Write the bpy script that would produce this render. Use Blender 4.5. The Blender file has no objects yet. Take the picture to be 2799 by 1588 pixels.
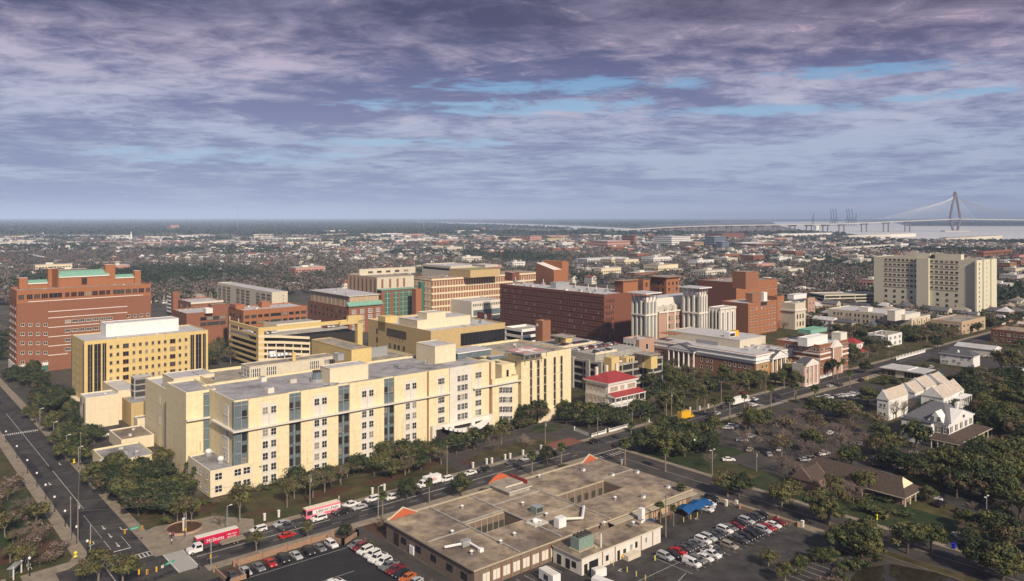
import bpy, math, random
import numpy as np
from mathutils import Vector, Matrix
R = math.radians
random.seed(7)
sc = bpy.context.scene
COL = sc.collection
# ---------------------------------------------------------------- camera (level, lens shifted down)
F, CX, HY, H = 2130.0, 1399.5, 592.0, 90.0      # focal length, centre column, horizon row of the photo, camera height in metres
cam = bpy.data.cameras.new("camera"); co = bpy.data.objects.new("camera", cam); COL.objects.link(co)
co.location = (0, 0, H); co.rotation_euler = (R(90), 0, 0)
cam.sensor_width = 36; cam.lens = 36 * F / 2799; cam.shift_y = -(794 - HY) / 2799
cam.clip_start = 1; cam.clip_end = 120000
sc.camera = co
# ---------------------------------------------------------------- light
SUN_AZ, SUN_EL = (0.45, -0.893), R(34)            # direction towards the sun
sun = bpy.data.lights.new("sun", 'SUN'); so = bpy.data.objects.new("sun", sun); COL.objects.link(so)
sun.energy = 4.8; sun.angle = R(3); sun.color = (1.0, .86, .68)
sd = Vector((SUN_AZ[0] * math.cos(SUN_EL), SUN_AZ[1] * math.cos(SUN_EL), math.sin(SUN_EL)))
so.rotation_euler = sd.to_track_quat('Z', 'Y').to_euler(); so.location = (0, 0, 300)
sc.view_settings.view_transform = 'Standard'; sc.view_settings.look = 'None'
sc.view_settings.exposure = 0.02; sc.view_settings.gamma = 1
sc.cycles.max_bounces = 5; sc.cycles.diffuse_bounces = 2; sc.cycles.glossy_bounces = 2; sc.cycles.volume_bounces = 0
sc.cycles.use_denoising = True
sc.cycles.transparent_max_bounces = 6
# ---------------------------------------------------------------- sky: Nishita with a procedural layer of cloud
w = bpy.data.worlds.new("World"); sc.world = w; w.use_nodes = True
nt = w.node_tree; N = nt.nodes; L = nt.links; N.clear()
def nd(t, **k):
    n = N.new(t)
    for a, b in k.items(): setattr(n, a, b)
    return n
def mth(op, a, b=None, c=None, clamp=False):
    n = nd('ShaderNodeMath', operation=op); n.use_clamp = clamp
    for i, v in enumerate((a, b, c)):
        if v is None: continue
        if isinstance(v, (int, float)): n.inputs[i].default_value = v
        else: L.new(v, n.inputs[i])
    return n.outputs[0]
def mixc(f, a, b, mode='MIX'):
    n = nd('ShaderNodeMix', data_type='RGBA', blend_type=mode)
    for i, v in ((0, f), (6, a), (7, b)):
        if isinstance(v, (int, float)): n.inputs[i].default_value = v
        elif isinstance(v, tuple): n.inputs[i].default_value = (*v, 1)
        else: L.new(v, n.inputs[i])
    return n.outputs[2]
def srgb(r, g, b):
    f = lambda c: (c / 255 / 12.92) if c / 255 <= .04045 else ((c / 255 + .055) / 1.055) ** 2.4
    return (f(r), f(g), f(b))
sky = nd('ShaderNodeTexSky', sky_type='NISHITA'); sky.sun_disc = False; sky.sun_elevation = SUN_EL
sky.sun_rotation = math.atan2(SUN_AZ[0], SUN_AZ[1])
tc = nd('ShaderNodeTexCoord'); sp = nd('ShaderNodeSeparateXYZ'); L.new(tc.outputs['Generated'], sp.inputs[0])
dx, dy, dz = sp.outputs
zz = mth('MAXIMUM', dz, 0.0)
den = mth('ADD', zz, 0.075)
cx_, cy_ = mth('DIVIDE', dx, den), mth('DIVIDE', dy, den)
hor = mth('SQRT', mth('ADD', mth('MULTIPLY', dx, dx), mth('MULTIPLY', dy, dy)))
te = mth('DIVIDE', zz, hor)                                     # tangent of the elevation: 0 horizon .. .278 top of the frame
ta = mth('DIVIDE', dx, mth('MAXIMUM', dy, .05))                 # tangent of the azimuth: -.66 .. .66
def vec2(a, b):
    n = nd('ShaderNodeCombineXYZ'); L.new(a, n.inputs[0]); L.new(b, n.inputs[1]); return n.outputs[0]
def cvec(sx, sy, ox=0.0, oy=0.0): return vec2(mth('MULTIPLY_ADD', cx_, sx, ox), mth('MULTIPLY_ADD', cy_, sy, oy))
def noise(vec, scale, det=7, rough=.6, dist=0.0):
    n = nd('ShaderNodeTexNoise'); n.inputs['Scale'].default_value = scale; n.inputs['Detail'].default_value = det
    n.inputs['Roughness'].default_value = rough; n.inputs['Distortion'].default_value = dist; L.new(vec, n.inputs['Vector']); return n.outputs[0]
def rng(v, a, b, c=0.0, d=1.0, smooth=True):
    n = nd('ShaderNodeMapRange'); n.interpolation_type = 'SMOOTHSTEP' if smooth else 'LINEAR'
    L.new(v, n.inputs[0])
    for i, x in enumerate((a, b, c, d)): n.inputs[i + 1].default_value = x
    return n.outputs[0]
n_big = noise(cvec(.62, .62, 3.1, 1.7), .8, 6, .58, .9)          # light and dark masses
n_mid = noise(cvec(.9, .9, 8.3, 2.2), 1.5, 9, .62, .5)        # ragged puffs
n_puf = noise(cvec(1.2, 1.5, 1.2, 9.9), 3.6, 8, .68, .5)
n_edge = noise(vec2(mth('MULTIPLY', ta, 9.0), mth('MULTIPLY', te, 55.0)), 1.6, 6, .62, .5)
def ramp(v, stops):
    n = nd('ShaderNodeValToRGB'); cr = n.color_ramp
    while len(cr.elements) < len(stops): cr.elements.new(.5)
    for e, (p, c) in zip(cr.elements, stops): e.position = p; e.color = (*c, 1)
    L.new(v, n.inputs[0]); return n.outputs[0]
te1 = mth('MULTIPLY', te, 2.5, clamp=True)
dark = ramp(te1, [(0, srgb(152, 166, 198)), (.12, srgb(138, 148, 182)), (.3, srgb(126, 132, 168)), (.46, srgb(102, 107, 145)), (.62, srgb(78, 81, 112)), (1, srgb(64, 66, 90))])
lite = ramp(te1, [(0, srgb(166, 176, 204)), (.1, srgb(174, 184, 208)), (.22, srgb(172, 184, 208)), (.36, srgb(186, 188, 210)), (.5, srgb(186, 176, 198)), (.62, srgb(134, 132, 160)), (1, srgb(112, 109, 136))])
body = mth('ADD', mth('MULTIPLY', n_big, .5), mth('MULTIPLY', n_mid, .5))
body = mth('ADD', body, mth('MULTIPLY', mth('SUBTRACT', n_puf, .5), .34))
body = mth('ADD', body, mth('MULTIPLY_ADD', ta, .05, -.012))             # darker on the left
body = mth('ADD', body, mth('MULTIPLY', mth('MULTIPLY', rng(te, .03, .08), rng(te, .2, .1)), .035))
cloud = mixc(rng(body, .405, .625), dark, lite)
pink = mth('MULTIPLY', rng(te, .14, .27), rng(ta, -.2, .6))
cloud = mixc(mth('MULTIPLY', pink, .28), cloud, srgb(118, 92, 110))
puffs = mth('MULTIPLY', mth('MULTIPLY', rng(n_puf, .54, .68), rng(n_mid, .48, .62)), rng(te, .05, .16))
cloud = mixc(mth('MULTIPLY', puffs, .7), cloud, srgb(196, 172, 186))
def blob(a0, e0, ra, re):                                      # an opening in the cloud, by direction
    a = mth('DIVIDE', mth('SUBTRACT', ta, a0), ra); e = mth('DIVIDE', mth('SUBTRACT', te, e0), re)
    d = mth('ADD', mth('MULTIPLY', a, a), mth('MULTIPLY', e, e))
    d = mth('ADD', d, mth('MULTIPLY', mth('SUBTRACT', n_edge, .5), 8.0))
    return rng(d, 1.7, -.4)
def P2T(px, py): return ((px - CX) / F, (HY - py) / F)
holes = None
for px, py, rx, ry in ((1540, 235, 330, 22), (1420, 294, 400, 22), (2080, 318, 260, 17), (2340, 228, 260, 18), (110, 20, 60, 9), (600, 436, 380, 18), (2600, 300, 190, 11), (1100, 392, 280, 12)):
    a0, e0 = P2T(px, py); b = blob(a0, e0, rx / F, ry / F)
    holes = b if holes is None else mth('MAXIMUM', holes, b)
blue = ramp(te1, [(0, srgb(150, 176, 212)), (.2, srgb(158, 186, 218)), (.36, srgb(142, 180, 216)), (.5, srgb(98, 150, 200)), (.7, srgb(70, 96, 150)), (1, srgb(60, 90, 140))])
K = 1 / .1
skyb = mixc(.85, sky.outputs[0], mixc(1.0, blue, (K, K, K), 'MULTIPLY'))
cl = mixc(1.0, cloud, (K, K, K), 'MULTIPLY')
fin = mixc(mth('MULTIPLY', holes, .9), cl, skyb)
# pale strip low over the horizon
strip = mth('MULTIPLY', rng(te, .022, .006), rng(ta, -.6, .3, .35, 1))
fin = mixc(mth('MULTIPLY', strip, .8), fin, tuple(c * K for c in srgb(184, 188, 208)))
# the rest of the vault, out of the frame: broken cloud lit by the sun
vault = rng(te, .3, 1.0)
fin = mixc(mth('MULTIPLY', vault, .75), fin, tuple(c * K for c in (.31, .33, .42)))
bg = nd('ShaderNodeBackground'); bg.inputs['Strength'].default_value = .1; L.new(fin, bg.inputs[0])
wo = nd('ShaderNodeOutputWorld'); L.new(bg.outputs[0], wo.inputs[0])

# ---------------------------------------------------------------- measuring helpers
TH = R(40.5)                                     # heading of the street grid
U = Vector((math.cos(TH), math.sin(TH))); V = Vector((-math.sin(TH), math.cos(TH)))
def W(px, py, h=0.0):
    Y = F * (H - h) / (py - HY); return Vector(((px - CX) / F * Y, Y, h))
def G(px, py, h=0.0):
    p = W(px, py, h); return (p.x * U.x + p.y * U.y, p.x * V.x + p.y * V.y)
def UV(u, v, z=0.0): return Vector((u * U.x + v * V.x, u * U.y + v * V.y, z))
ZT = {1: (0, 700, 3.236), 2: (500, 850, 3.236), 3: (1000, 850, 3.236), 4: (0, 1100, 2.984), 5: (600, 1150, 3.324), 6: (1200, 1150, 3.324),
      7: (1700, 1150, 3.324), 8: (2200, 1150, 3.324), 9: (1500, 850, 3.236), 10: (2100, 850, 3.236), 11: (1300, 650, 3.667), 12: (1900, 600, 2.855),
      13: (0, 560, 2.852), 14: (800, 560, 2.852), 15: (1600, 500, 2.141), 16: (500, 700, 3.667), 21: (0, 1300, 5.055), 22: (400, 1350, 6.1175),
      23: (800, 1300, 5.055), 24: (2150, 950, 7.28), 25: (2400, 1020, 5.2)}
def Z(k, x, y=0):
    a, b, s = ZT[k]; return (a + x / s, b + y / s)
def ZX(k, x): return Z(k, x)[0]
# ---------------------------------------------------------------- materials
MATS = {}
def mat(name, col, rough=.85, var=.12, scale=.25, spec=.3, metal=0.0, col2=None, streak=0.0, blotch=0.0, emit=0.0, line=0.0, lstep=1.2, bump=0.0):
    if name in MATS: return MATS[name]
    m = bpy.data.materials.new(name); m.use_nodes = True; MATS[name] = m
    t = m.node_tree; b = t.nodes['Principled BSDF']; b.inputs['Roughness'].default_value = rough
    b.inputs['Specular IOR Level'].default_value = spec; b.inputs['Metallic'].default_value = metal
    tx = t.nodes.new('ShaderNodeTexCoord')
    def nz(sc_, det=5, sx=1, sy=1, sz=1, ro=.6):
        mp = t.nodes.new('ShaderNodeMapping'); mp.inputs['Scale'].default_value = (sx, sy, sz); t.links.new(tx.outputs['Object'], mp.inputs[0])
        n = t.nodes.new('ShaderNodeTexNoise'); n.inputs['Scale'].default_value = sc_; n.inputs['Detail'].default_value = det; n.inputs['Roughness'].default_value = ro
        t.links.new(mp.outputs[0], n.inputs[0]); return n.outputs[0]
    def mr(v, a, c, d, e):
        n = t.nodes.new('ShaderNodeMapRange'); t.links.new(v, n.inputs[0])
        for i, x in enumerate((a, c, d, e)): n.inputs[i + 1].default_value = x
        return n.outputs[0]
    def mx(f, A, B, mode='MIX'):
        n = t.nodes.new('ShaderNodeMix'); n.data_type = 'RGBA'; n.blend_type = mode
        for i, v in ((0, f), (6, A), (7, B)):
            if isinstance(v, (int, float)): n.inputs[i].default_value = v
            elif isinstance(v, tuple): n.inputs[i].default_value = (*v, 1)
            else: t.links.new(v, n.inputs[i])
        return n.outputs[2]
    c = col
    if col2: c = mx(mr(nz(scale, 7), .38, .62, 0, 1), col, col2)
    lo = tuple(x * (1 - var * 1.6) for x in (1, 1, 1)); hi = (1 + var, 1 + var, 1 + var)
    if var: c = mx(1.0, c, mx(mr(nz(scale * 2.3, 6), .3, .7, 0, 1), lo, hi), 'MULTIPLY')
    if streak: c = mx(mr(nz(1.0, 5, .9, .9, .06), .52, .74, 0, streak), c, tuple(x * .35 for x in col))
    if blotch: c = mx(mr(nz(scale * .6, 6, ro=.7), .53, .66, 0, blotch), c, tuple(x * .3 for x in col))
    if line:
        s = t.nodes.new('ShaderNodeSeparateXYZ'); t.links.new(tx.outputs['Object'], s.inputs[0])
        q = t.nodes.new('ShaderNodeMath'); q.operation = 'PINGPONG'; q.inputs[1].default_value = lstep / 2; t.links.new(s.outputs[2], q.inputs[0])
        c = mx(mr(q.outputs[0], .04, .10, line, 0), c, tuple(x * .45 for x in col))
    if isinstance(c, tuple): b.inputs['Base Color'].default_value = (*c, 1)
    else: t.links.new(c, b.inputs['Base Color'])
    if bump:
        bp = t.nodes.new('ShaderNodeBump'); bp.inputs['Strength'].default_value = bump; bp.inputs['Distance'].default_value = .3
        t.links.new(nz(scale * 6, 6), bp.inputs['Height']); t.links.new(bp.outputs[0], b.inputs['Normal'])
    if emit:
        b.inputs['Emission Color'].default_value = (*col, 1); b.inputs['Emission Strength'].default_value = emit
    return m
cream = mat('cream_render', (.78, .67, .43), streak=.28, line=.28, lstep=4.04, var=.07)
cream2 = mat('pale_cream_render', (.74, .64, .46), streak=.16, var=.05)
yellow = mat('yellow_brick', (.66, .50, .22), streak=.15, var=.06)
ochre = mat('ochre_render', (.54, .40, .20), streak=.2, var=.07)
offwhite = mat('off_white_panel', (.70, .66, .58), streak=.12, var=.05)
white = mat('white_paint', (.78, .77, .75), var=.06, streak=.15)
pinkwhite = mat('pinkish_white_render', (.76, .70, .66), var=.06, streak=.2)
brick = mat('red_brick', (.27, .115, .066), var=.12, scale=.8, streak=.12, line=.15, lstep=.8)
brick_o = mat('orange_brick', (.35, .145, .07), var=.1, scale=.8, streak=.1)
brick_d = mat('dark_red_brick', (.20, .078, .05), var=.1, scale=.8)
brick_b = mat('brown_brick', (.30, .14, .08), var=.14, scale=.9, streak=.2)
brick_p = mat('pink_brick', (.46, .29, .22), var=.1, scale=.9, streak=.1)
tan = mat('tan_concrete', (.44, .38, .28), var=.08, streak=.2)
tan_l = mat('light_tan_concrete', (.62, .56, .45), var=.06, streak=.18)
sand = mat('sand_brick', (.50, .36, .24), var=.1, streak=.15)
conc = mat('grey_concrete', (.38, .36, .33), var=.15, streak=.25, blotch=.2)
conc_l = mat('pale_concrete', (.54, .51, .46), var=.12, streak=.25)
roof_g = mat('grey_roof_membrane', (.34, .33, .345), var=.2, scale=.10, blotch=.8)
roof_l = mat('light_roof_membrane', (.50, .49, .50), var=.12, scale=.15, blotch=.25)
roof_t = mat('gravel_roof', (.34, .30, .25), var=.25, scale=.12, blotch=.7)
roof_b = mat('brown_gravel_roof', (.40, .315, .215), col2=(.22, .175, .145), var=.35, scale=.11, blotch=.85)
copper = mat('green_copper', (.20, .40, .31), var=.12, scale=.4, streak=.25)
red_tin = mat('red_tin_roof', (.33, .045, .045), rough=.5, var=.12, scale=.5)
slate = mat('dark_slate_roof', (.10, .10, .115), var=.2, scale=.6)
shingle = mat('brown_shingle', (.085, .062, .05), var=.25, scale=.7)
tanroof = mat('tan_standing_seam', (.50, .43, .36), var=.1, scale=.3)
glass = mat('dark_window_glass', (.02, .02, .024), rough=.18, var=0, spec=.5)
glass_2 = mat('grey_window_glass', (.06, .06, .062), rough=.15, var=0, spec=.5); blind = mat('window_blind', (.26, .24, .20), var=.1)
glass_b = mat('blue_grey_glass', (.135, .175, .195), rough=.22, var=.12, scale=.4, spec=.5)
glass_g = mat('green_glass', (.07, .17, .13), rough=.2, var=.15, scale=.5, spec=.5)
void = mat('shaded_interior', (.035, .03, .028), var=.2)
frame_w = mat('white_frame', (.72, .70, .66), var=0)
frame_t = mat('tan_frame', (.45, .36, .26), var=0)
frame_d = mat('dark_frame', (.06, .055, .05), var=0)
metal_g = mat('galvanised_metal', (.45, .46, .47), rough=.45, metal=.4, var=.15, scale=2)
metal_gr = mat('green_grey_cabinet', (.22, .30, .26), rough=.5, var=.15, scale=1)
asph = mat('asphalt', (.050, .045, .044), rough=.9, var=.34, scale=.09, blotch=.45, col2=(.066, .06, .056))
asph_d = mat('dark_asphalt', (.026, .024, .025), rough=.85, var=.2, scale=.1)
asph_l = mat('worn_asphalt', (.066, .058, .054), rough=.9, var=.22, scale=.08, blotch=.35)
walk = mat('pavement', (.27, .225, .17), var=.18, scale=.2, blotch=.3)
curb = mat('kerb_stone', (.33, .29, .24), var=.15)
paint = mat('road_paint', (.62, .60, .56), var=.25, scale=1.2)
grass_m = mat('grass', (.050, .056, .014), col2=(.082, .062, .026), var=.35, scale=.07, blotch=.4)
grass_g = mat('green_grass', (.026, .047, .012), col2=(.045, .05, .02), var=.35, scale=.1, blotch=.3)
mulch = mat('mulch', (.085, .042, .022), var=.3, scale=.5)
ground_m = mat('town_ground', (.075, .072, .05), col2=(.10, .09, .075), var=.4, scale=.025, blotch=.4)
brickpave = mat('brick_paving', (.20, .085, .06), var=.2, scale=.6)
bark = mat('bark', (.11, .085, .065), var=.25, scale=3)
bark_l = mat('pale_bark', (.24, .20, .16), var=.25, scale=3)
leaf_d = mat('leaf_dark', (.027, .041, .016), rough=.7, var=.35, scale=.5)
leaf_m = mat('leaf_mid', (.066, .082, .030), rough=.7, var=.35, scale=.5)
leaf_y = mat('leaf_olive', (.13, .125, .04), rough=.7, var=.3, scale=.5)
leaf_o = mat('leaf_russet', (.12, .085, .05), rough=.8, var=.3, scale=.5)
leaf_p = mat('palm_frond', (.085, .10, .03), rough=.6, var=.3, scale=1)
twig = mat('twig', (.21, .155, .13), var=.3, scale=1)
twig_l = mat('pale_twig', (.26, .20, .16), var=.3, scale=1)
wood = mat('weathered_pole', (.24, .20, .16), var=.2, scale=2)
wire_m = mat('cable', (.20, .19, .15), var=0)
blackm = mat('black_plastic', (.02, .02, .02), rough=.6, var=0)
tyre_m = mat('tyre', (.018, .018, .018), rough=.9, var=0)
signal_y = mat('signal_yellow', (.75, .42, .02), var=.05)
sign_g = mat('sign_green', (.01, .33, .2), var=0)
orange = mat('orange_stucco', (.50, .12, .05), var=.1, scale=.5, streak=.1)
red_dk = mat('dark_red_stucco', (.30, .05, .035), var=.1, scale=.5)
globe = mat('white_globe', (.8, .8, .78), var=0)
bluetarp = mat('blue_tarp', (.012, .09, .26), rough=.5, var=.15, scale=.8)
# ---------------------------------------------------------------- mesh builder
class MB:
    def __init__(s): s.v = []; s.f = []; s.i = []; s.m = []
    def mi(s, m):
        if m not in s.m: s.m.append(m)
        return s.m.index(m)
    def poly(s, pts, m):
        n = len(s.v); s.v += [tuple(p) for p in pts]; s.f.append(tuple(range(n, n + len(pts)))); s.i.append(s.mi(m)); return s
    def box(s, x0, y0, z0, x1, y1, z1, m, top=None):
        n = len(s.v); k = s.mi(m); kt = s.mi(top) if top else k
        s.v += [(x0, y0, z0), (x1, y0, z0), (x1, y1, z0), (x0, y1, z0), (x0, y0, z1), (x1, y0, z1), (x1, y1, z1), (x0, y1, z1)]
        for f, q in (((0, 3, 2, 1), k), ((4, 5, 6, 7), kt), ((0, 1, 5, 4), k), ((1, 2, 6, 5), k), ((2, 3, 7, 6), k), ((3, 0, 4, 7), k)):
            s.f.append(tuple(n + j for j in f)); s.i.append(q)
        return s
    def prism(s, pts, z0, z1, m, top=None):
        n = len(pts); b = len(s.v); k = s.mi(m); kt = s.mi(top) if top else k
        s.v += [(p[0], p[1], z0) for p in pts] + [(p[0], p[1], z1) for p in pts]
        for j in range(n):
            q = (j + 1) % n; s.f.append((b + j, b + q, b + n + q, b + n + j)); s.i.append(k)
        s.f.append(tuple(b + n + j for j in range(n))); s.i.append(kt)
        s.f.append(tuple(b + j for j in reversed(range(n)))); s.i.append(k); return s
    def xprism(s, pts, x0, x1, m, ax=0):          # profile (a, z) extruded along x (ax=0) or y (ax=1)
        n = len(pts); b = len(s.v); k = s.mi(m)
        f = (lambda e, p: (e, p[0], p[1])) if ax == 0 else (lambda e, p: (p[0], e, p[1]))
        s.v += [f(x0, p) for p in pts] + [f(x1, p) for p in pts]
        for j in range(n):
            q = (j + 1) % n; s.f.append((b + j, b + q, b + n + q, b + n + j)); s.i.append(k)
        s.f.append(tuple(b + n + j for j in range(n))); s.i.append(k)
        s.f.append(tuple(b + j for j in reversed(range(n)))); s.i.append(k); return s
    def cone(s, x, y, z0, z1, r0, r1, m, n=8, cap=True):
        b = len(s.v); k = s.mi(m)
        for z, r in ((z0, r0), (z1, r1)):
            s.v += [(x + r * math.cos(2 * math.pi * j / n), y + r * math.sin(2 * math.pi * j / n), z) for j in range(n)]
        for j in range(n):
            q = (j + 1) % n; s.f.append((b + j, b + q, b + n + q, b + n + j)); s.i.append(k)
        if cap:
            s.f.append(tuple(b + n + j for j in range(n))); s.i.append(k)
            s.f.append(tuple(b + j for j in reversed(range(n)))); s.i.append(k)
        return s
    def tube(s, p, q, r, m, n=5, r2=None):
        p = Vector(p); q = Vector(q); d = (q - p)
        if d.length < 1e-6: return s
        d.normalize(); a = d.orthogonal().normalized(); c = d.cross(a); b = len(s.v); k = s.mi(m); r2 = r if r2 is None else r2
        for o, rr in ((p, r), (q, r2)):
            s.v += [tuple(o + a * rr * math.cos(2 * math.pi * j / n) + c * rr * math.sin(2 * math.pi * j / n)) for j in range(n)]
        for j in range(n):
            t = (j + 1) % n; s.f.append((b + j, b + t, b + n + t, b + n + j)); s.i.append(k)
        s.f.append(tuple(b + n + j for j in range(n))); s.i.append(k)
        s.f.append(tuple(b + j for j in reversed(range(n)))); s.i.append(k)
        return s
    def ball(s, x, y, z, rx, ry, rz, m, n=8, r=5):
        b = len(s.v); k = s.mi(m)
        for i in range(r + 1):
            a = math.pi * i / r
            for j in range(n):
                t = 2 * math.pi * j / n; s.v.append((x + rx * math.sin(a) * math.cos(t), y + ry * math.sin(a) * math.sin(t), z + rz * math.cos(a)))
        for i in range(r):
            for j in range(n):
                q = (j + 1) % n; s.f.append((b + i * n + j, b + (i + 1) * n + j, b + (i + 1) * n + q, b + i * n + q)); s.i.append(k)
        return s
    def add(s, o, loc=(0, 0, 0), rz=0.0, k=1.0):
        b = len(s.v); c, d = math.cos(rz), math.sin(rz)
        s.v += [(loc[0] + (x * c - y * d) * k, loc[1] + (x * d + y * c) * k, loc[2] + z * k) for x, y, z in o.v]
        s.f += [tuple(b + j for j in f) for f in o.f]; mm = [s.mi(m) for m in o.m]; s.i += [mm[j] for j in o.i]; return s
    def mesh(s, name):
        me = bpy.data.meshes.new(name); me.from_pydata(s.v, [], s.f)
        for m in s.m: me.materials.append(m)
        me.polygons.foreach_set('material_index', s.i); me.update(); return me
    def build(s, name, parent=None, loc=None, rz=None, smooth=False):
        me = s.mesh(name)
        if smooth: me.polygons.foreach_set('use_smooth', [True] * len(me.polygons))
        return link(name, me, parent, loc, rz)
def link(name, data, parent=None, loc=None, rz=None):
    o = bpy.data.objects.new(name, data); COL.objects.link(o)
    if parent: o.parent = parent
    if loc is not None: o.location = loc
    if rz is not None: o.rotation_euler = (0, 0, rz)
    return o
def tag(o, label=None, cat=None, group=None, kind=None):
    for k, v in (('label', label), ('category', cat), ('group', group), ('kind', kind)):
        if v: o[k] = v
    return o
def thing(name, label, cat, loc=(0, 0, 0), rz=0.0, group=None):
    o = link(name, None, None, loc, rz); o.empty_display_size = .5; return tag(o, label, cat, group)
def copytree(o, parent=None):
    c = o.copy(); COL.objects.link(c); c.parent = parent
    for ch in KIDS.get(o.name, ()): copytree(ch, c)
    return c
KIDS = {}
def text_mesh(s, size, m, ext=.03):
    cu = bpy.data.curves.new('lettering', 'FONT'); cu.body = s; cu.size = size; cu.extrude = ext; cu.align_x = 'CENTER'; cu.resolution_u = 2
    o = bpy.data.objects.new('lettering', cu); COL.objects.link(o)
    bpy.context.view_layer.update()
    me = bpy.data.meshes.new_from_object(o.evaluated_get(bpy.context.evaluated_depsgraph_get()))
    bpy.data.objects.remove(o); me.materials.clear(); me.materials.append(m); return me
FOOT = []                                        # footprints (origin, rot, a, b) in which no tree or house may stand
def inside_foot(x, y, pad=0.0):
    for ox, oy, c, s, a, b in FOOT:
        lx = (x - ox) * c + (y - oy) * s; ly = -(x - ox) * s + (y - oy) * c
        if -pad < lx < a + pad and -pad < ly < b + pad: return True
    return False
WCACHE = {}
def wmesh(w_, h_, fm, gm, nx=1, nz=1, fr=.12, deep=0.0):
    k = (round(w_, 2), round(h_, 2), fm.name if fm else 0, gm.name, nx, nz, fr)
    if k not in WCACHE:
        b = MB(); b.box(-w_ / 2, -.04, 0, w_ / 2, .05, h_, gm)
        if fm:
            for x in ([-w_ / 2, w_ / 2 - fr] + [-w_ / 2 + w_ * i / nx - fr / 2 for i in range(1, nx)]): b.box(x, -.10, 0, x + fr, -.035, h_, fm)
            for z in ([0, h_ - fr] + [h_ * i / nz - fr / 2 for i in range(1, nz)]): b.box(-w_ / 2, -.09, z, w_ / 2, -.037, z + fr, fm)
            b.box(-w_ / 2 - .08, -.2, -.1, w_ / 2 + .08, -.03, .02, fm)
        WCACHE[k] = (b, b.mesh('window'))
    return WCACHE[k]
class Bld:
    def __init__(s, name, label, A, h, right, left, rot=None, cat='building', group=None, z0=0.0, uv=None, foot=True):
        th = TH if rot is None else R(rot); s.th = th
        s.d = Vector((math.cos(th), math.sin(th))); s.e = Vector((-math.sin(th), math.cos(th))); s.h = h; s.wins = []
        if uv: p = UV(uv[0], uv[1]); s.P = Vector((p.x, p.y)); s.a, s.b = uv[2] - uv[0], uv[3] - uv[1]
        else:
            p = W(A[0], A[1], h); s.P = Vector((p.x, p.y)); s.a = s.sol(right, s.P, s.d); s.b = s.sol(left, s.P, s.e)
        s.root = thing(name, label, cat, (s.P.x, s.P.y, z0), th, group)
        if foot: FOOT.append((s.P.x, s.P.y, s.d.x, s.d.y, s.a, s.b))
        BL.append((s, label))
    def sol(s, px, P, d):
        k = (px - CX) / F; return (k * P.y - P.x) / (d.x - k * d.y)
    def fx(s, px, y=0.0): return s.sol(px, s.P + s.e * y, s.d)
    def sy(s, px, x=0.0): return s.sol(px, s.P + s.d * x, s.e)
    def wp(s, x, y): return s.P + s.d * x + s.e * y
    def zp(s, py, x=0.0, y=0.0): return H - (py - HY) * s.wp(x, y).y / F
    def part(s, name, mb, parent=None, **k): return mb.build(name, parent or s.root, **k)
    def box(s, name, x0, y0, z0, x1, y1, z1, m, top=None, label=None):
        o = MB().box(x0, y0, z0, x1, y1, z1, m, top).build(name, s.root)
        if label: o['label'] = label
        return o
    def shell(s, wm, rm, x0=0.0, y0=0.0, x1=None, y1=None, h=None, z0=0.0, par=.9, t=.35, cap=None, name='wall'):
        x1 = s.a if x1 is None else x1; y1 = s.b if y1 is None else y1; h = s.h if h is None else h
        m = MB(); r = h - par; c = cap or wm
        m.box(x0, y0, z0, x1, y1, r, wm)
        m.box(x0, y0, r, x1, y0 + t, h, wm, c); m.box(x0, y1 - t, r, x1, y1, h, wm, c)
        m.box(x0, y0 + t, r, x0 + t, y1 - t, h, wm, c); m.box(x1 - t, y0 + t, r, x1, y1 - t, h, wm, c)
        o = m.build(name, s.root)
        q = MB().box(x0 + t, y0 + t, r - .01, x1 - t, y1 - t, r + .06, rm).build('roof', s.root)
        return o
    def win(s, face, a, z, w_, h_, off=0.0, fm=frame_w, gm=None, nx=1, nz=1, fr=.12):
        q = WR.random(); s.wins.append((face, a, z, off, wmesh(w_, h_, fm, gm or (glass if q < .6 else glass_2 if q < .9 else blind), nx, nz, fr)))
    def grid(s, face, as_, zs, w_, h_, **k):
        for a in as_:
            for z in zs: s.win(face, a, z, w_, h_, **k)
    def finish(s, cap=100):
        L_ = []
        for face, a, z, off, wm in s.wins:
            loc, rz = ((a, off, z), 0.0) if face == 'F' else ((off, a, z), -math.pi / 2)
            p = s.wp(loc[0], loc[1]); L_.append((p.length, loc, rz, wm))
        L_.sort(key=lambda q: q[0])
        for _, loc, rz, wm in L_[:cap]: link('window', wm[1], s.root, loc, rz)
        if len(L_) > cap:
            m = MB()
            for _, loc, rz, wm in L_[cap:]: m.add(wm[0], loc, rz)
            o = m.build('window', s.root); o['kind'] = 'stuff'
    def units(s, n, x0, y0, x1, y1, z, seed=0, sm=None, big=1.0):
        rr = random.Random(seed)
        for k in range(n):
            x, y = rr.uniform(x0, x1), rr.uniform(y0, y1); c = rr.random(); q = big * rr.uniform(.8, 1.6)
            if c < .55:
                m = MB().box(-q, -q * .7, 0, q, q * .7, q * 1.1, sm or rr.choice((metal_g, offwhite, conc_l)))
                m.box(-q * .8, -q * .5, q * 1.1, q * .8, q * .5, q * 1.25, metal_g); nm = 'air_handler'
            elif c < .8: m = MB().cone(0, 0, 0, q * .9, q * .3, q * .3, metal_g, 8); m.cone(0, 0, q * .9, q * 1.1, q * .45, q * .2, metal_g, 8); nm = 'vent'
            else: m = MB().box(-q * 2, -.2, .3, q * 2, .2, .7, metal_g); m.box(-q * 2, -.15, 0, -q * 2 + .3, .15, .3, metal_g).box(q * 2 - .3, -.15, 0, q * 2, .15, .3, metal_g); nm = 'duct'
            m.build(nm, s.root, (x, y, z), rr.choice((0, math.pi / 2)))
BL = []; WR = random.Random(2)
def lin(a, b, n): return [a + (b - a) * i / (n - 1) for i in range(n)] if n > 1 else [a]
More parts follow.
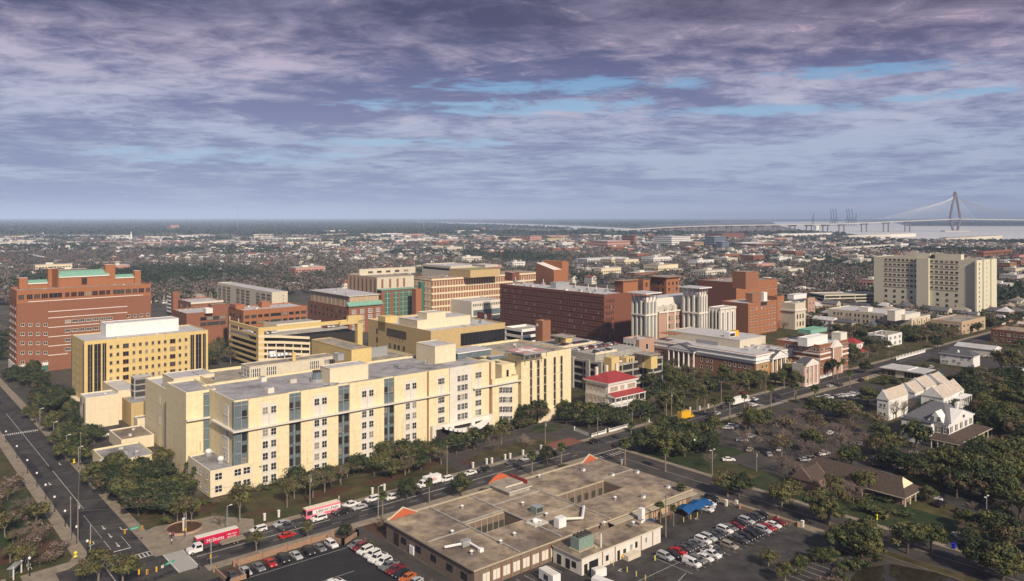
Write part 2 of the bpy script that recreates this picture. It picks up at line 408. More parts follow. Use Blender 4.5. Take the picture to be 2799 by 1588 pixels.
def mids(a, b, n): return [a + (b - a) * (i + .5) / n for i in range(n)]
def hip(b, x0, y0, x1, y1, z, rise, m, over=.5, gable=None, name='roof'):
    x0 -= over; y0 -= over; x1 += over; y1 += over; w_ = min(x1 - x0, y1 - y0) / 2
    if x1 - x0 >= y1 - y0:
        k = 0 if gable else w_; yc = (y0 + y1) / 2; r0 = (x0 + k, yc, z + rise); r1 = (x1 - k, yc, z + rise)
    else:
        k = 0 if gable else w_; xc = (x0 + x1) / 2; r0 = (xc, y0 + k, z + rise); r1 = (xc, y1 - k, z + rise)
    A, B_, C, D = (x0, y0, z), (x1, y0, z), (x1, y1, z), (x0, y1, z)
    o = MB()
    if x1 - x0 >= y1 - y0:
        o.poly((A, B_, r1, r0), m); o.poly((C, D, r0, r1), m); o.poly((B_, C, r1), gable or m); o.poly((D, A, r0), gable or m)
    else:
        o.poly((B_, C, r1, r0), m); o.poly((D, A, r0, r1), m); o.poly((A, B_, r0), gable or m); o.poly((C, D, r1), gable or m)
    lo = [(p[0], p[1], z - .3) for p in (A, B_, C, D)]
    o.poly(lo[::-1], frame_w)
    for i, (p, q) in enumerate(((A, B_), (B_, C), (C, D), (D, A))): o.poly((lo[i], lo[(i + 1) % 4], q, p), frame_w)
    return o.build(name, b.root)
# ================================================================ ground, water, roads
def st(name, mb): return tag(mb.build(name), kind='structure')
conc_asph = mat('grey_asphalt_repair', (.058, .053, .051), rough=.9, var=.3, scale=.3)
st('ground', MB().poly(((-60000, -800, 0), (60000, -800, 0), (60000, 60000, 0), (-60000, 60000, 0)), ground_m))
def area(name, pts, z, m, h=0.0):                # pts in street-grid coordinates; h > 0 makes a raised slab
    q = [UV(u, v) for u, v in pts]; b = MB()
    if h: b.prism([(p.x, p.y) for p in q], -.2, z + h, m)
    else: b.poly([(p.x, p.y, z) for p in q], m)
    return st(name, b)
def rect(name, u0, v0, u1, v1, z, m, h=0.0): return area(name, ((u0, v0), (u1, v0), (u1, v1), (u0, v1)), z, m, h)
def ell(cu, cv, a, b, n=28, ph=0.0, wob=0.0):
    rr = random.Random(int(cu * 7 + cv)); return [(cu + a * math.cos(t + ph) * (1 + wob * rr.uniform(-1, 1)), cv + b * math.sin(t + ph) * (1 + wob * rr.uniform(-1, 1))) for t in [2 * math.pi * i / n for i in range(n)]]
# base sheets
rect('city_block_ground', -260, 221, 48, 620, .012, grass_m); rect('lawn', 66, 221, 330, 255, .016, grass_m); rect('yard_ground', 66, 255, 120, 560, .016, mat('yard_dirt', (.085, .075, .055), var=.3, scale=.1))
rect('parking_ground', 66, 318, 90, 480, .03, asph_l)
rect('hospital_forecourt', 165, 221, 262, 251, .024, asph_l); area('lawn_island', ell(196, 229, 21, 5.5, wob=.04), .15, grass_m, .02); area('lawn_island', ell(226, 242, 8, 5), .15, grass_g, .02)
rect('brick_apron', 209, 218.2, 224, 226, .034, brickpave)
rect('garden_ground', 228, 222, 420, 330, .018, grass_m); rect('garden_ground', 227, 60, 480, 201, .014, grass_m)
rect('side_lawn', 227, 88, 250, 118, .022, grass_g); rect('side_lawn', 229, 118, 248, 150, .022, grass_g); rect('park_lawn', 229, 168, 262, 200, .022, grass_g)
rect('garden_ground', 446, 221.5, 800, 340, .02, grass_m); rect('garden_ground', 421, 40, 800, 203.6, .012, grass_m); rect('main_street', -420, 204, 1500, 218, .04, asph); rect('left_street', 49, 218, 62, 1100, .044, asph); rect('side_street', 213, -200, 227, 204, .044, asph_l); rect('cross_street', 334, 60, 346, 204, .044, asph_l); rect('cross_street', 430, 218, 444, 700, .044, asph)
area('street_patch', ((49.3, 262), (61.7, 262), (61.7, 266), (49.3, 266)), .052, asph_d)  # darker band across the left street
rr5 = random.Random(8)
for i in range(26):                              # repairs and wear in the asphalt
    if i % 2: u, v, a, b_ = rr5.uniform(72, 420), rr5.uniform(204.6, 214), rr5.uniform(4, 22), rr5.uniform(1.2, 3)
    else: u, v, a, b_ = rr5.uniform(49.5, 58), rr5.uniform(232, 520), rr5.uniform(1.5, 3.2), rr5.uniform(5, 26)
    rect('street_patch', u, v, u + a, v + b_, .049 + .0006 * i, (asph_l, asph_d, conc_asph)[i % 3])
for i in range(16): u, v = rr5.uniform(116, 200), rr5.uniform(100, 146); rect('asphalt_patch', u, v, u + rr5.uniform(2, 12), v + rr5.uniform(2, 5), .030 + .0008 * i, (asph_l, conc_asph)[i % 2])
rect('street_corner', 40, 218, 49.2, 224, .047, asph); rect('avenue', 480, -100, 494, 204, .044, asph_l)
# pavements with kerbs
for nm, u0, v0, u1, v1 in (('pavement', 62, 218, 209, 220.6), ('pavement', 224, 218, 430, 220.6), ('pavement', 444, 218, 900, 221), ('pavement', 62, 236, 65.2, 900), ('pavement', 45.5, 232, 49, 700),
                           ('pavement', 70, 200.6, 213, 204), ('pavement', 227, 201.4, 334, 204), ('pavement', 346, 201, 480, 204), ('pavement', 227, 60, 229.2, 201.4), ('pavement', 209.6, 60, 213, 200.6), ('pavement', -120, 218, 40, 224.5)):
    rect(nm, u0, v0, u1, v1, 0, walk, .14)
area('corner_plaza', ((62, 220.6), (62, 236), (68, 239), (84, 236), (92, 226), (90, 220.6)), 0, walk, .135)
area('pavement', ((33, 224.5), (43, 224.5), (47.5, 228), (49, 232), (45.5, 232), (44, 229), (33, 228)), 0, walk, .137)
area('building_forecourt', ((385, 221.3), (425, 221.3), (425, 233), (385, 233)), .02, walk)
for z, (u0, v0, u1, v1) in enumerate(((-110, 224.6, 30, 229), (28, 236, 44.5, 300))): rect('path' if z == 0 else 'green_verge', u0, v0, u1, v1, .02 + .004 * z, walk if z == 0 else grass_g)
rect('driveway', 14, 258, 24, 420, .03, conc_l)
# mulch beds and planting strips
for cu, cv, a, b_ in ((96, 230, 4, 2.6), (120, 232, 9, 3), (140, 231, 8, 3), (175, 228, 5, 2), (36, 244, 9, 7), (80, 246, 8, 5), (158, 236, 10, 4)): area('mulch_bed', ell(cu, cv, a, b_, wob=.1), .03, mulch)
rect('planting_strip', 113.6, 188.6, 213, 200.4, .02, mulch); rect('planting_strip', 68, 251, 240, 254, .03, mulch)
# parking lots
rect('black_parking_lot', 67, 140, 108.2, 195.5, .03, asph_d); rect('alley', 109, 130, 113.9, 200.6, .034, asph_l)
rect('parking_lot', 114, 97, 209, 147.9, .026, asph); rect('parking_lot', 199.7, 147.9, 209.6, 186, .03, walk)
rect('garden_parking_lot', 246, 118, 330, 168, .03, asph_l); rect('garden_parking_lot', 262, 168, 332, 196, .03, asph_l); rect('corner_parking_lot', 347, 168, 420, 199, .03, asph)
area('corner_parking_lot', ((346, 201), (420, 199.2), (470, 201), (480, 204), (346, 204)), .034, walk)
rect('hall_parking_lot', 228, 60, 300, 86, .03, asph_l); rect('hall_parking_lot', 262.6, 86, 300, 104, .03, asph); rect('house_parking_lot', 520, 150, 600, 200, .03, asph_l)
rect('grass_verge', 209.7, 60, 212.9, 98, .145, grass_m)
# pond
pw = mat('pond_water', (.035, .03, .018), rough=.08, var=.2, scale=.2, spec=.5); area('pond', ((178, 60), (186, 92), (196, 93.5), (206, 90), (209.4, 80), (209.5, 20), (170, 20)), .035, pw)
# painted markings
def mark(pts_list, name='road_marking', z=.062):
    b = MB()
    for pts in pts_list: b.poly([tuple(UV(u, v, z)) for u, v in pts], paint)
    return st(name, b)
def seg(u0, v0, u1, v1, w_=.15):
    du, dv = u1 - u0, v1 - v0; l = math.hypot(du, dv); nu, nv = -dv / l * w_ / 2, du / l * w_ / 2
    return ((u0 + nu, v0 + nv), (u1 + nu, v1 + nv), (u1 - nu, v1 - nv), (u0 - nu, v0 - nv))
mark([seg(70.5, 211.1, 209, 211.1, .12), seg(70.5, 210.8, 209, 210.8, .12)] + [seg(u, 214.3, u + 3, 214.3, .12) for u in range(72, 208, 9)] + [seg(u, 207.5, u + 3, 207.5, .12) for u in range(72, 208, 9)] + [seg(u, 211, u + 90, 211, .13) for u in (229, 350, 450, 560)])
mark([seg(50, 219.6, 63, 219.6, .3), seg(50, 222.6, 63, 222.6, .3)] + [seg(50.3 + .98 * i, 219.6, 50.3 + .98 * i, 222.6, .34) for i in range(14)], 'crosswalk')
mark([seg(49.4, 225.8, 54.2, 225.8, .45), seg(54.4, 228.3, 58.8, 228.3, .45)], 'stop_line')
mark([seg(54.3, 229, 54.3, 238, .12), seg(58.8, 229, 58.8, 238, .12), seg(54.3, 240, 54.3, 262, .08), seg(55.5, 268, 55.5, 420, .13)])
pat = mat('patterned_crossing', (.36, .35, .33), var=.1, scale=3); area('patterned_crosswalk', ((64, 204.2), (69, 204.2), (69, 217.8), (64, 217.8)), .058, pat)
mark([seg(64, 204.2, 64, 217.8, .3), seg(69, 204.2, 69, 217.8, .3), seg(50.5, 219.3, 50.5, 205, .3)] + [seg(64, 204.8 + .9 * i, 69, 204.8 + .9 * i, .06) for i in range(15)], 'crosswalk', .066)
def arrow(u, v, turn=0, s=1.0):                  # lane arrow pointing down the street
    a = [((u - .12, v + 2.4 * s), (u + .12, v + 2.4 * s), (u + .12, v), (u - .12, v)), ((u - .5, v), (u + .5, v), (u, v - 1.3 * s))]
    if turn: a = [((u - .12, v + 2.4 * s), (u + .12, v + 2.4 * s), (u + .12, v), (u - .12, v)), ((u, v + .15), (u + turn * 1.0, v - .35), (u + turn * 1.0, v - .7), (u, v - .2)), ((u + turn * .9, v), (u + turn * .9, v - 1.1), (u + turn * 1.6, v - .55))]
    return a
for u, v, t in ((51.8, 229, -1), (51.8, 237.5, -1), (56.5, 232, 0), (56.5, 240, 0), (56.5, 247.5, 0), (60.2, 243, 1), (52, 300, 0), (59, 322, 0)): mark(arrow(u, v, t), 'lane_arrow')
mark([seg(49.2 + .75 * i, 378, 49.2 + .75 * i, 381, .35) for i in range(17)], 'crosswalk')
mark([seg(220, 20, 220, 196, .12)] + [seg(213.2 + 1.7 * i, 198, 213.2 + 1.7 * i, 200.8, .4) for i in range(8)] + [seg(213, 203.4, 227, 203.4, .3)])
mark([seg(330.4, 205 + 1.25 * i, 333.4, 205 + 1.25 * i, .55) for i in range(10)] + [seg(334 + 1.3 * i, 201, 334 + 1.3 * i, 203.6, .55) for i in range(9)], 'crosswalk')
mark([seg(72, 190.2, 104, 190.2, .12), seg(104, 190.2, 104, 178, .12), seg(72, 176.5, 98, 176.5, .12)] , 'bay_line', .05)
mark([seg(162 + 2.75 * i, 119.6, 162 + 2.75 * i, 132.4, .1) for i in range(18)] + [seg(161, 126, 209, 126, .1)], 'bay_line', .045)
mark([seg(166 + 2.75 * i, 98, 166 + 2.75 * i, 103.4, .1) for i in range(15)] + [seg(118 + 2.8 * i, 141.5, 118 + 2.8 * i, 146.5, .1) for i in range(8)] + [seg(140, 126, 161, 126, .12), seg(147, 117, 161, 121, .12)], 'bay_line', .045)
mark([seg(250 + 2.8 * i, 120, 250 + 2.8 * i, 125, .1) for i in range(26)] + [seg(348, 184.5, 400, 181.5, .12)], 'bay_line', .05)
for u, v in ((192, 141), (149, 133)): mark([seg(u, v, u + 1.6, v + .2, .3), seg(u, v + .1, u + .5, v - .9, .25)], 'lane_arrow', .05)
# distant water, from shoreline points
def wpoly(name, px, m, z=.35): return st(name, MB().poly([tuple(W(x, y, z)) for x, y in px], m))
riv = mat('river_water', (.62, .63, .64), rough=.5, var=.06, scale=.002, spec=.5)  # pale base colour carries the sky's reflection
wpoly('river', [(1075, 609.6), (1250, 613.6), (1450, 620), (1640, 632), (1720, 640), (1850, 636.5), (1740, 625), (1600, 618.6), (1450, 613), (1300, 609.2), (1180, 608.2)], riv)
wpoly('river', [(2110, 606.2), (2128, 617), (2190, 628), (2330, 640), (2460, 651), (2560, 656.5), (3000, 660), (3000, 618.5), (2480, 618), (2440, 607.5), (2300, 604.8)], riv)
marsh = mat('marsh', (.22, .15, .09), var=.25, scale=.004, col2=(.16, .13, .08))
wpoly('marsh', [(1290, 633), (1560, 640), (1600, 632), (1450, 625.5), (1320, 626)], marsh, .3); wpoly('marsh', [(1760, 626), (1900, 637), (2330, 641), (2180, 630), (2110, 618)], marsh, .3)
def loc(b, px, py, h):
    p = W(px, py, h); q = Vector((p.x, p.y)) - b.P; return q.dot(b.d), q.dot(b.e)
Bld.loc = loc
def rbox(b, name, k, c, r, l, hb, top, m, topm=None, bot=None):
    """box standing on height hb: c = its near top corner (zoom pixels), r / l = zoom x of its right / left end, top = height of its top"""
    x, y = b.loc(*Z(k, *c), top); P = b.wp(x, y)
    a = b.sol(ZX(k, r), P, b.d); d = b.sol(ZX(k, l), P, b.e)
    m_ = MB().box(x, y, hb, x + a, y + d, top, m, topm or m)
    m_.box(x - .1, y - .1, top - .02, x + a + .1, y + .25, top + .25, m).box(x - .1, y + d - .25, top - .02, x + a + .1, y + d + .1, top + .25, m)
    m_.box(x - .1, y + .25, top - .02, x + .25, y + d - .25, top + .25, m).box(x + a - .25, y + .25, top - .02, x + a + .1, y + d - .25, top + .25, m)
    m_.build(name, b.root); return x, y, a, d
# ================================================================ the long cream hospital block along the street
b = Bld('hospital_building', 'long cream hospital block with blue-grey glass bays and a thin white ledge, facing the street', (643.7, 1097), 29.6, 1337, 588)
HB = b; fx = lambda x, k=2: b.fx(ZX(k, x))
h = b.h; y0 = .9
b.shell(cream, roof_g, 0, y0, b.a, b.b + 14, par=.7, cap=offwhite)
RW = (25.0, 17.6, 13.6, 9.7, 5.8, 2.0)
def pier(x0, x1, k, cols, pan, mt=cream, zt=h, y=0.0, rows=RW, ww=None, white_cap=True):
    X0, X1 = fx(x0, k), fx(x1, k); b.box('pier', X0, y, 0, X1, y0 + .3, zt, mt)
    if pan:
        P0, P1 = fx(pan[0], k), fx(pan[1], k)
        m = MB().box(P0, y - .09, 0, P1, y - .002, 27.2, offwhite)
        m.box(P0 - .3, y - .14, 27.2, P1 + .3, y - .002, 27.45, offwhite); m.box((P0 + P1) / 2 - .08, y - .13, 20, (P0 + P1) / 2 + .08, y - .092, 24.2, tan)
        m.build('window_panel', b.root)
    for c in cols:
        for z in rows: b.win('F', fx(c, k), z - 1.25, ww or 1.9, 2.4, off=y - .09, nx=2, nz=2, fr=.08)
def bay(x0, x1, k, cols):
    X0, X1 = fx(x0, k), fx(x1, k); m = MB().box(X0 + .02, .55, 0, X1 - .02, y0, h - .5, glass_b)
    for i in range(8): m.box(X0 + .02, .45, i * 3.95 + .2, X1 - .02, .56, i * 3.95 + .38, metal_g)
    n = 2
    for i in range(1, n): m.box(X0 + (X1 - X0) * i / n - .07, .42, 0, X0 + (X1 - X0) * i / n + .07, .56, h - .5, metal_g)
    m.build('curtain_wall', b.root)
    for c in cols:
        for z in RW: b.win('F', fx(c, k), z - 1.4, 1.7, 2.5, off=.52, fm=frame_d, nx=2, nz=2, fr=.08)
pier(580, 940, 2, (727, 801), (695, 825)); pier(1045, 1375, 2, (1183, 1250), (1150, 1272)); pier(1475, 1780, 2, (1602, 1665), (1573, 1685)); pier(1870, 2158, 2, (1988, 2046), (1960, 2065))
bay(465, 580, 2, (548,)); bay(940, 1045, 2, (958, 1022)); bay(1375, 1475, 2, (1394, 1453)); bay(1780, 1870, 2, (1797, 1852))
pier(558, 735, 3, (652, 680), (636, 692), rows=RW[:4], ww=1.6)
pier(735, 935, 3, (815, 848, 878), None, offwhite, y=-.6, rows=(25, 21.2, 17.4, 13.6, 9.7), ww=1.5)
pier(935, 1090, 3, (981, 1006), (966, 1020), rows=RW[:4], ww=1.6)
b.box('recess_shade', fx(2159), .7, 0, fx(2177), .9, h - .3, brick_b)  # brown strip paints the shadow in the gap between the piers
# ledge wraps the corner
b.box('ledge', -1.2, -1.2, 19.55, fx(735, 3), 0.0, 20.0, offwhite); b.box('ledge', -1.2, 0.0, 19.55, 0.0, b.b + 1, 20.0, offwhite)
b.box('ledge', fx(945, 3), -1.2, 19.55, fx(1375, 3), 0.0, 20.0, offwhite)
# left return wall with its narrow windows, glass corner
b.box('curtain_wall', -.25, y0 + .1, 0, -.004, b.sy(ZX(2, 465)) + 2.2, h - .5, glass_b)
yp = [b.sy(ZX(2, q)) for q in (370, 395)]
m = MB().box(-.12, b.sy(ZX(2, 404)), 0, -.003, b.sy(ZX(2, 360)), 27, offwhite); m.build('window_panel', b.root)
for q in yp:
    for z in RW: b.win('S', q, z - 1.3, 1.3, 2.5, off=-.1, nz=2)
# entrance portal
X0, X1, XE = fx(585, 3), fx(745, 3), fx(1085, 3)
m = MB()
for s_ in (X0, X1, fx(930, 3), XE): m.box(s_ - .9, -1.6, 0, s_ + .9, -.62, 6.6, offwhite)
m.box(X0 - .9, -1.7, 6.6, XE + .9, -.62, 8.2, offwhite); m.build('portal', b.root)
for p, q in ((X0, X1), (X1, fx(930, 3)), (fx(930, 3), XE)):
    b.box('entrance', p + .95, -.66, 0, q - .95, -.605, 6.5, void)
m = MB()
for j in range(14):
    t0, t1 = j / 14, (j + 1) / 14; f = lambda t: 3.2 + 5.2 * (2 * t - 1) ** 2 * .45
    a0, a1 = fx(650, 3) + (fx(1062, 3) - fx(650, 3)) * t0, fx(650, 3) + (fx(1062, 3) - fx(650, 3)) * t1
    w0 = 1.6 + 3.4 * math.sin(math.pi * (t0 + t1) / 2)
    m.poly(((a0, -1.7, f(t0) + 2), (a1, -1.7, f(t1) + 2), (a1, -1.7 - w0, f(t1) + 2), (a0, -1.7 - w0, f(t0) + 2)), white)
    m.poly(((a0, -1.7 - w0, f(t0) + 1.3), (a1, -1.7 - w0, f(t1) + 1.3), (a1, -1.7 - w0, f(t1) + 2), (a0, -1.7 - w0, f(t0) + 2)), white)
m.build('entrance_canopy', b.root)
# lower right-hand extension
hx = b.zp(1035, fx(1160, 3)); XA, XB = fx(1120, 3), fx(1347, 3)
b.shell(cream, roof_t, XA, 0, XB, 16, h=hx, par=1.0, cap=cream2)
b.box('wall', fx(1096, 3), .9, 0, XA, 14, h - 1, brick_b); b.box('pier', XA, 1.0, hx - 1, fx(1158, 3), 9, h - .4, cream)  # gap wall coloured brown, the recess shadow painted in
for q in (1192, 1222, 1250, 1280):
    for py in (700, 785, 870, 955, 1035): b.win('F', fx(q, 3), b.zp(Z(3, 0, py)[1], fx(q, 3)) - 1.2, 1.7, 2.5, off=-.09, nx=2, nz=2, fr=.08)
b.box('window_panel', fx(1178, 3), -.08, 1, fx(1296, 3), -.003, hx - 2.5, offwhite)
# roof plant
rbox(b, 'penthouse', 2, (1300, 515), 1640, 1212, 28.9, 34.6, cream2, roof_l); rbox(b, 'penthouse', 3, (612, 318), 795, 445, 28.9, 36, cream2, roof_l)
for q in (1530, 1612): x = b.loc(*Z(2, q, 600), 28.9); b.box('door', x[0] - .5, b.loc(*Z(2, 1300, 635), 28.9)[1] - .12, 28.95, x[0] + .5, b.loc(*Z(2, 1300, 635), 28.9)[1] + .02, 31.6, tan)
x, y = b.loc(*Z(2, 1190, 625), 28.9)
m = MB().cone(0, 0, 0, 1.2, 2.6, 2.6, metal_g, 14); m.cone(0, 0, 1.2, 3.8, 2.3, 1.6, glass_b, 14); m.cone(0, 0, 3.8, 4.1, 1.9, 1.9, frame_d, 14); m.build('cooling_tower', b.root, (x, y, 28.9))
x, y = b.loc(*Z(2, 1310, 655), 28.9); m = MB().tube((-3, 0, .5), (3, 0, .5), .25, metal_g); m.tube((3, 0, .5), (3, 2, .5), .25, metal_g).box(-1, -1, 0, 1, 1, .9, metal_g).build('duct', b.root, (x, y, 28.9))
b.units(9, 6, 5, b.a - 8, b.b + 10, 28.95, 3); b.finish(100)
# ---- rear wing of the same hospital: taller back wall, corner piers, glazed penthouse
b = Bld('hospital_wing', 'narrow cream hospital wing with blue glass corner, behind the left end of the long block', Z(2, 28, 722), 29.4, 590, ZX(1, 1600)); fx = lambda x, k=2: b.fx(ZX(k, x))
b.b = 5; b.shell(cream, roof_g, 0, 0, b.a, 22, par=.7, cap=offwhite)
m = MB().box(fx(180), -.5, 0, b.a - .05, -.004, 28.5, glass_b)
for i in range(8): m.box(fx(180), -.6, i * 3.95 + .2, b.a - .05, -.505, i * 3.95 + .38, metal_g)
m.build('curtain_wall', b.root)
for z in RW: b.win('F', fx(255), z - 1.3, 1.8, 2.4, off=-.52, fm=frame_d, nx=2, nz=2)
b.box('ledge', -.1, -1.3, 19.55, b.a, 0, 20, offwhite); b.box('service_door', fx(148), -.06, 8.8, fx(158), 0, 11.6, tan)
b.finish()
b = Bld('rear_hospital_building', 'long cream building with a brown parapet and glazed rooftop rooms behind the long hospital block', Z(16, 320, 1268), 28.5, ZX(16, 2330), ZX(1, 1600)); fx = lambda x, k=16: b.fx(ZX(k, x))
b.b = 26; b.shell(cream, roof_t, par=1.1, cap=ochre)
x, y, a, d = rbox(b, 'rooftop_room', 16, (668, 1115), 1525, 583, 27.4, 32.0, tan_l, roof_t)
for p0, p1, n in ((675, 780, 5), (835, 938, 5), (1272, 1365, 5), (1415, 1510, 5)):
    q0, q1 = b.loc(*Z(16, p0, 1150), 30)[0], b.loc(*Z(16, p1, 1150), 30)[0]
    x0_, x1_ = b.sol(ZX(16, p0), b.wp(0, y), b.d), b.sol(ZX(16, p1), b.wp(0, y), b.d)
    for c in mids(x0_, x1_, n): b.win('F', c, 27.9, (x1_ - x0_) / n - .15, 3.4, off=y, nz=2)
for c in mids(y, y + d, 3): b.win('S', c, 27.9, d / 3 - .3, 3.2, off=x, nz=2, nx=2)
rbox(b, 'stair_tower', 16, (1690, 945), 1890, 1290, 24, 34.5, yellow, roof_t)
rbox(b, 'air_handler', 16, (1885, 925), 2050, 1875, 27.4, 31.5, metal_g)
rbox(b, 'chimney', 16, (1100, 975), 1130, 1092, 32, 35.4, yellow)
rbox(b, 'air_handler', 16, (1555, 990), 1615, 1502, 32, 34.4, metal_g)
x, y = b.loc(*Z(16, 960, 1010), 32.2); m = MB()
for k in range(5): m.ball(-3 + 1.6 * k, .6 * (k % 2), .8, 1.1, .9, .8, metal_g, 8, 4)
m.tube((-4, -.8, .5), (4, -.8, .5), .3, metal_g).box(-3.5, 1, 0, -1, 2, 2.4, white); m.build('duct', b.root, (x, y, 32.2))
b.units(10, 2, 4, b.a - 5, 22, 27.5, 5, big=.8); b.finish()
# ---- left end of the same complex
b = Bld('corner_hospital_building', 'cream corner hospital building with one column of tall dark windows and a plain rooftop box', (455.8, 1064.6), 23.8, 503, ZX(1, 1362)); fx = lambda x, k=1: b.fx(ZX(k, x))
b.shell(cream, roof_l, 0, 0, b.a + 3, b.b + 12, cap=offwhite); rbox(b, 'penthouse', 1, (1535, 1090), 1895, 1437, 22.9, 28.5, cream2, roof_l)
for z in (20.4, 15.2, 11.4, 7.6, 3.6): b.win('F', fx(1530), z - 1.4, 1.7, 2.9, nx=2, nz=2)
for z in (17, 9): b.win('S', b.b * .5, z, .9, 3.2)
b.box('string_course', -.1, -.1, 19.4, b.a, 0, 19.7, cream2); b.finish()
b = Bld('hospital_podium', 'two-storey cream podium with rooftop fans at the street corner of the long hospital block', (574.7, 1287.7), 8.6, 692, 514); fx = lambda x, k=5: b.fx(ZX(k, x))
b.shell(cream2, roof_g, par=.6, cap=offwhite)
for q in (Z(5, 165)[0], Z(5, 247)[0], Z(4, 1782)[0]):
    for z in (5.2, 1.2): b.win('F', b.fx(q), z, 2.4, 2.3, nx=2, nz=2)
for q in (Z(4, 1690)[0], Z(4, 1632)[0], Z(4, 1610)[0]):
    for z in (5.2, 1.2): b.win('S', b.sy(q), z, 1.6, 2.1, nz=2)
for q in ((1700, 425), (1800, 485)):
    x, y = b.loc(*Z(4, *q), 8.4); m = MB().cone(0, 0, 0, 1, 1.1, 1.1, metal_g, 10); m.ball(0, 0, 1.5, 1.1, 1.1, .9, white, 10, 5); m.tube((0, 0, .6), (2.5, 1, .6), .35, metal_g); m.build('exhaust_fan', b.root, (x, y, 8.05))
b.finish()
b = Bld('annex_building', 'low brown-roofed annex with a white parapet rim, left of the hospital corner', Z(4, 990, 305), 4.6, ZX(4, 1256), ZX(4, 890))
b.shell(cream2, roof_b, par=.5, cap=white); b.units(3, 3, 3, b.a - 3, b.b - 3, 4.2, 2, big=.5)
b = Bld('service_annex', 'low cream annex with dark stained roof and rooftop pipework, behind dark trees at the street', Z(4, 870, 490), 5.0, ZX(4, 1262), ZX(4, 755))
b.shell(cream, roof_g, par=.7, cap=cream2); b.units(7, 4, 3, b.a - 3, b.b - 3, 4.4, 9, big=.6)
m = MB().box(-3.2, 1, 0, 0, 4.5, 5.2, cream, white); m.build('porch', b.root)
b = Bld('utility_building', 'small plain cream building with one tall black window slit and a grey roof', Z(1, 757, 1255), 13.4, ZX(1, 1050), ZX(1, 706))
b.shell(cream2, roof_l, par=.6, cap=offwhite); b.win('S', b.b * .3, 2.6, 1.5, 8, off=0, nx=2, nz=6, fm=frame_d)
m = MB().poly(((-.3, b.b * .75, 9), (-.3, b.b * .62, 9), (-.3, b.b * .62, 12.4), (-.3, b.b * .75, 12.4)), glass); m.build('louvre', b.root)
m = MB().box(2, -.05, 0, 3, 0, 2.2, blackm); m.build('door', b.root); b.units(3, 2, 2, b.a - 2, b.b - 1, 12.9, 1, big=.5); b.finish()
b = Bld('boiler_house', 'low ochre boiler house carrying a tall grey cooling tower', Z(1, 1160, 1302), 10.0, ZX(1, 1362), ZX(1, 1104))
b.shell(ochre, roof_g, 0, 0, b.a + 2, b.b + 5, par=.5)
x, y = b.loc(*Z(1, 1195, 1262), 10)
m = MB().box(0, 0, 0, 7, 5, 9.4, metal_g)
for z in (1, 3.8, 6.4): m.box(.5, -.12, z, 6.5, -.01, z + 2, frame_d); m.box(-.12, .6, z, -.01, 4.4, z + 2, frame_d)
for z in (3.3, 6.2, 9.4): m.box(-.3, -.3, z, 7.3, 5.3, z + .25, conc_l)
m.tube((8, 1, 0), (8, 1, 11), .15, metal_g).tube((9, 2, 0), (9, 2, 10.4), .12, metal_g); m.build('cooling_tower', b.root, (x, y + 1.5, 9.5))
b = Bld('connecting_building', 'low grey-roofed link between the yellow tower and the cream hospital', Z(1, 1055, 1200), 13.0, ZX(1, 1170), ZX(1, 1000), foot=False)
b.shell(cream2, roof_l, 0, 2, b.a + 3, b.b + 18, par=.5)
b = Bld('loading_building', 'small low flat building with a white rim beside the hospital corner', Z(1, 1215, 1440), 6.5, ZX(1, 1362), ZX(1, 1183), foot=False)
b.shell(cream2, roof_t, par=.4, cap=white)
# ================================================================ block with black vertical slots and helipad
b = Bld('slotted_building', 'cream hospital block with five tall black window slots, a pink helipad on its roof', Z(3, 1375, 400), 29.8, ZX(3, 1815), ZX(3, 915)); fx = lambda x, k=3: b.fx(ZX(k, x))
b.shell(cream, roof_t, par=1.0, cap=cream2)
zt = b.zp(Z(3, 0, 445)[1], fx(1458))
for q, w_ in ((1458, 12), (1522, 14), (1582, 14), (1667, 12), (1727, 12)):
    c = fx(q); ww = (fx(q + w_ / 2) - fx(q - w_ / 2)) * 1.35
    m = MB().box(c - ww / 2, -.05, 5.5, c + ww / 2, .04, zt, glass)
    for k in range(6): m.box(c - ww / 2, -.08, 8 + k * 3.8, c + ww / 2, -.052, 8.4 + k * 3.8, frame_t)
    m.box(c - ww / 2 - .3, -.2, 5.5, c - ww / 2, -.001, zt + .4, cream2).box(c + ww / 2, -.5, 5.5, c + ww / 2 + .3, -.001, zt + .4, cream2); m.build('window_slot', b.root)
b.box('ground_floor', fx(1500), -2.2, 0, b.a - .3, -.01, 4.6, cream2); b.box('link_wall', -8, 3.5, 0, -.01, b.b, 26.5, cream); b.box('window_slot', -5.4, 3.42, 17, -4.2, 3.5, 24, glass)
# helipad
x, y = b.loc(*Z(3, 1400, 378), 31.8); P = b.wp(x, y); a = b.sol(ZX(3, 1605), P, b.d); d = b.sol(ZX(3, 1235), P, b.e)
pinkm = mat('pink_helipad_paint', (.56, .30, .28), var=.2, scale=.2)
m = MB().box(x, y, 31.2, x + a, y + d, 31.8, metal_g, pinkm)
for i in range(5):
    for j in (0, 1): m.tube((x + a * i / 4 * .96 + .3, y + .3 + j * (d - .6), 29), (x + a * i / 4 * .96 + .3, y + .3 + j * (d - .6), 31.2), .2, metal_g)
cx2, cy2 = x + a / 2, y + d / 2
m.box(cx2 - 6, cy2 - 1, 31.802, cx2 + 6, cy2 + 1, 31.83, white).box(cx2 - 1.2, cy2 - 5, 31.831, cx2 + 1.2, cy2 + 5, 31.85, white)
m.box(x - .6, y - .6, 31.0, x + a + .6, y - .02, 31.1, metal_g); m.build('helipad', b.root)
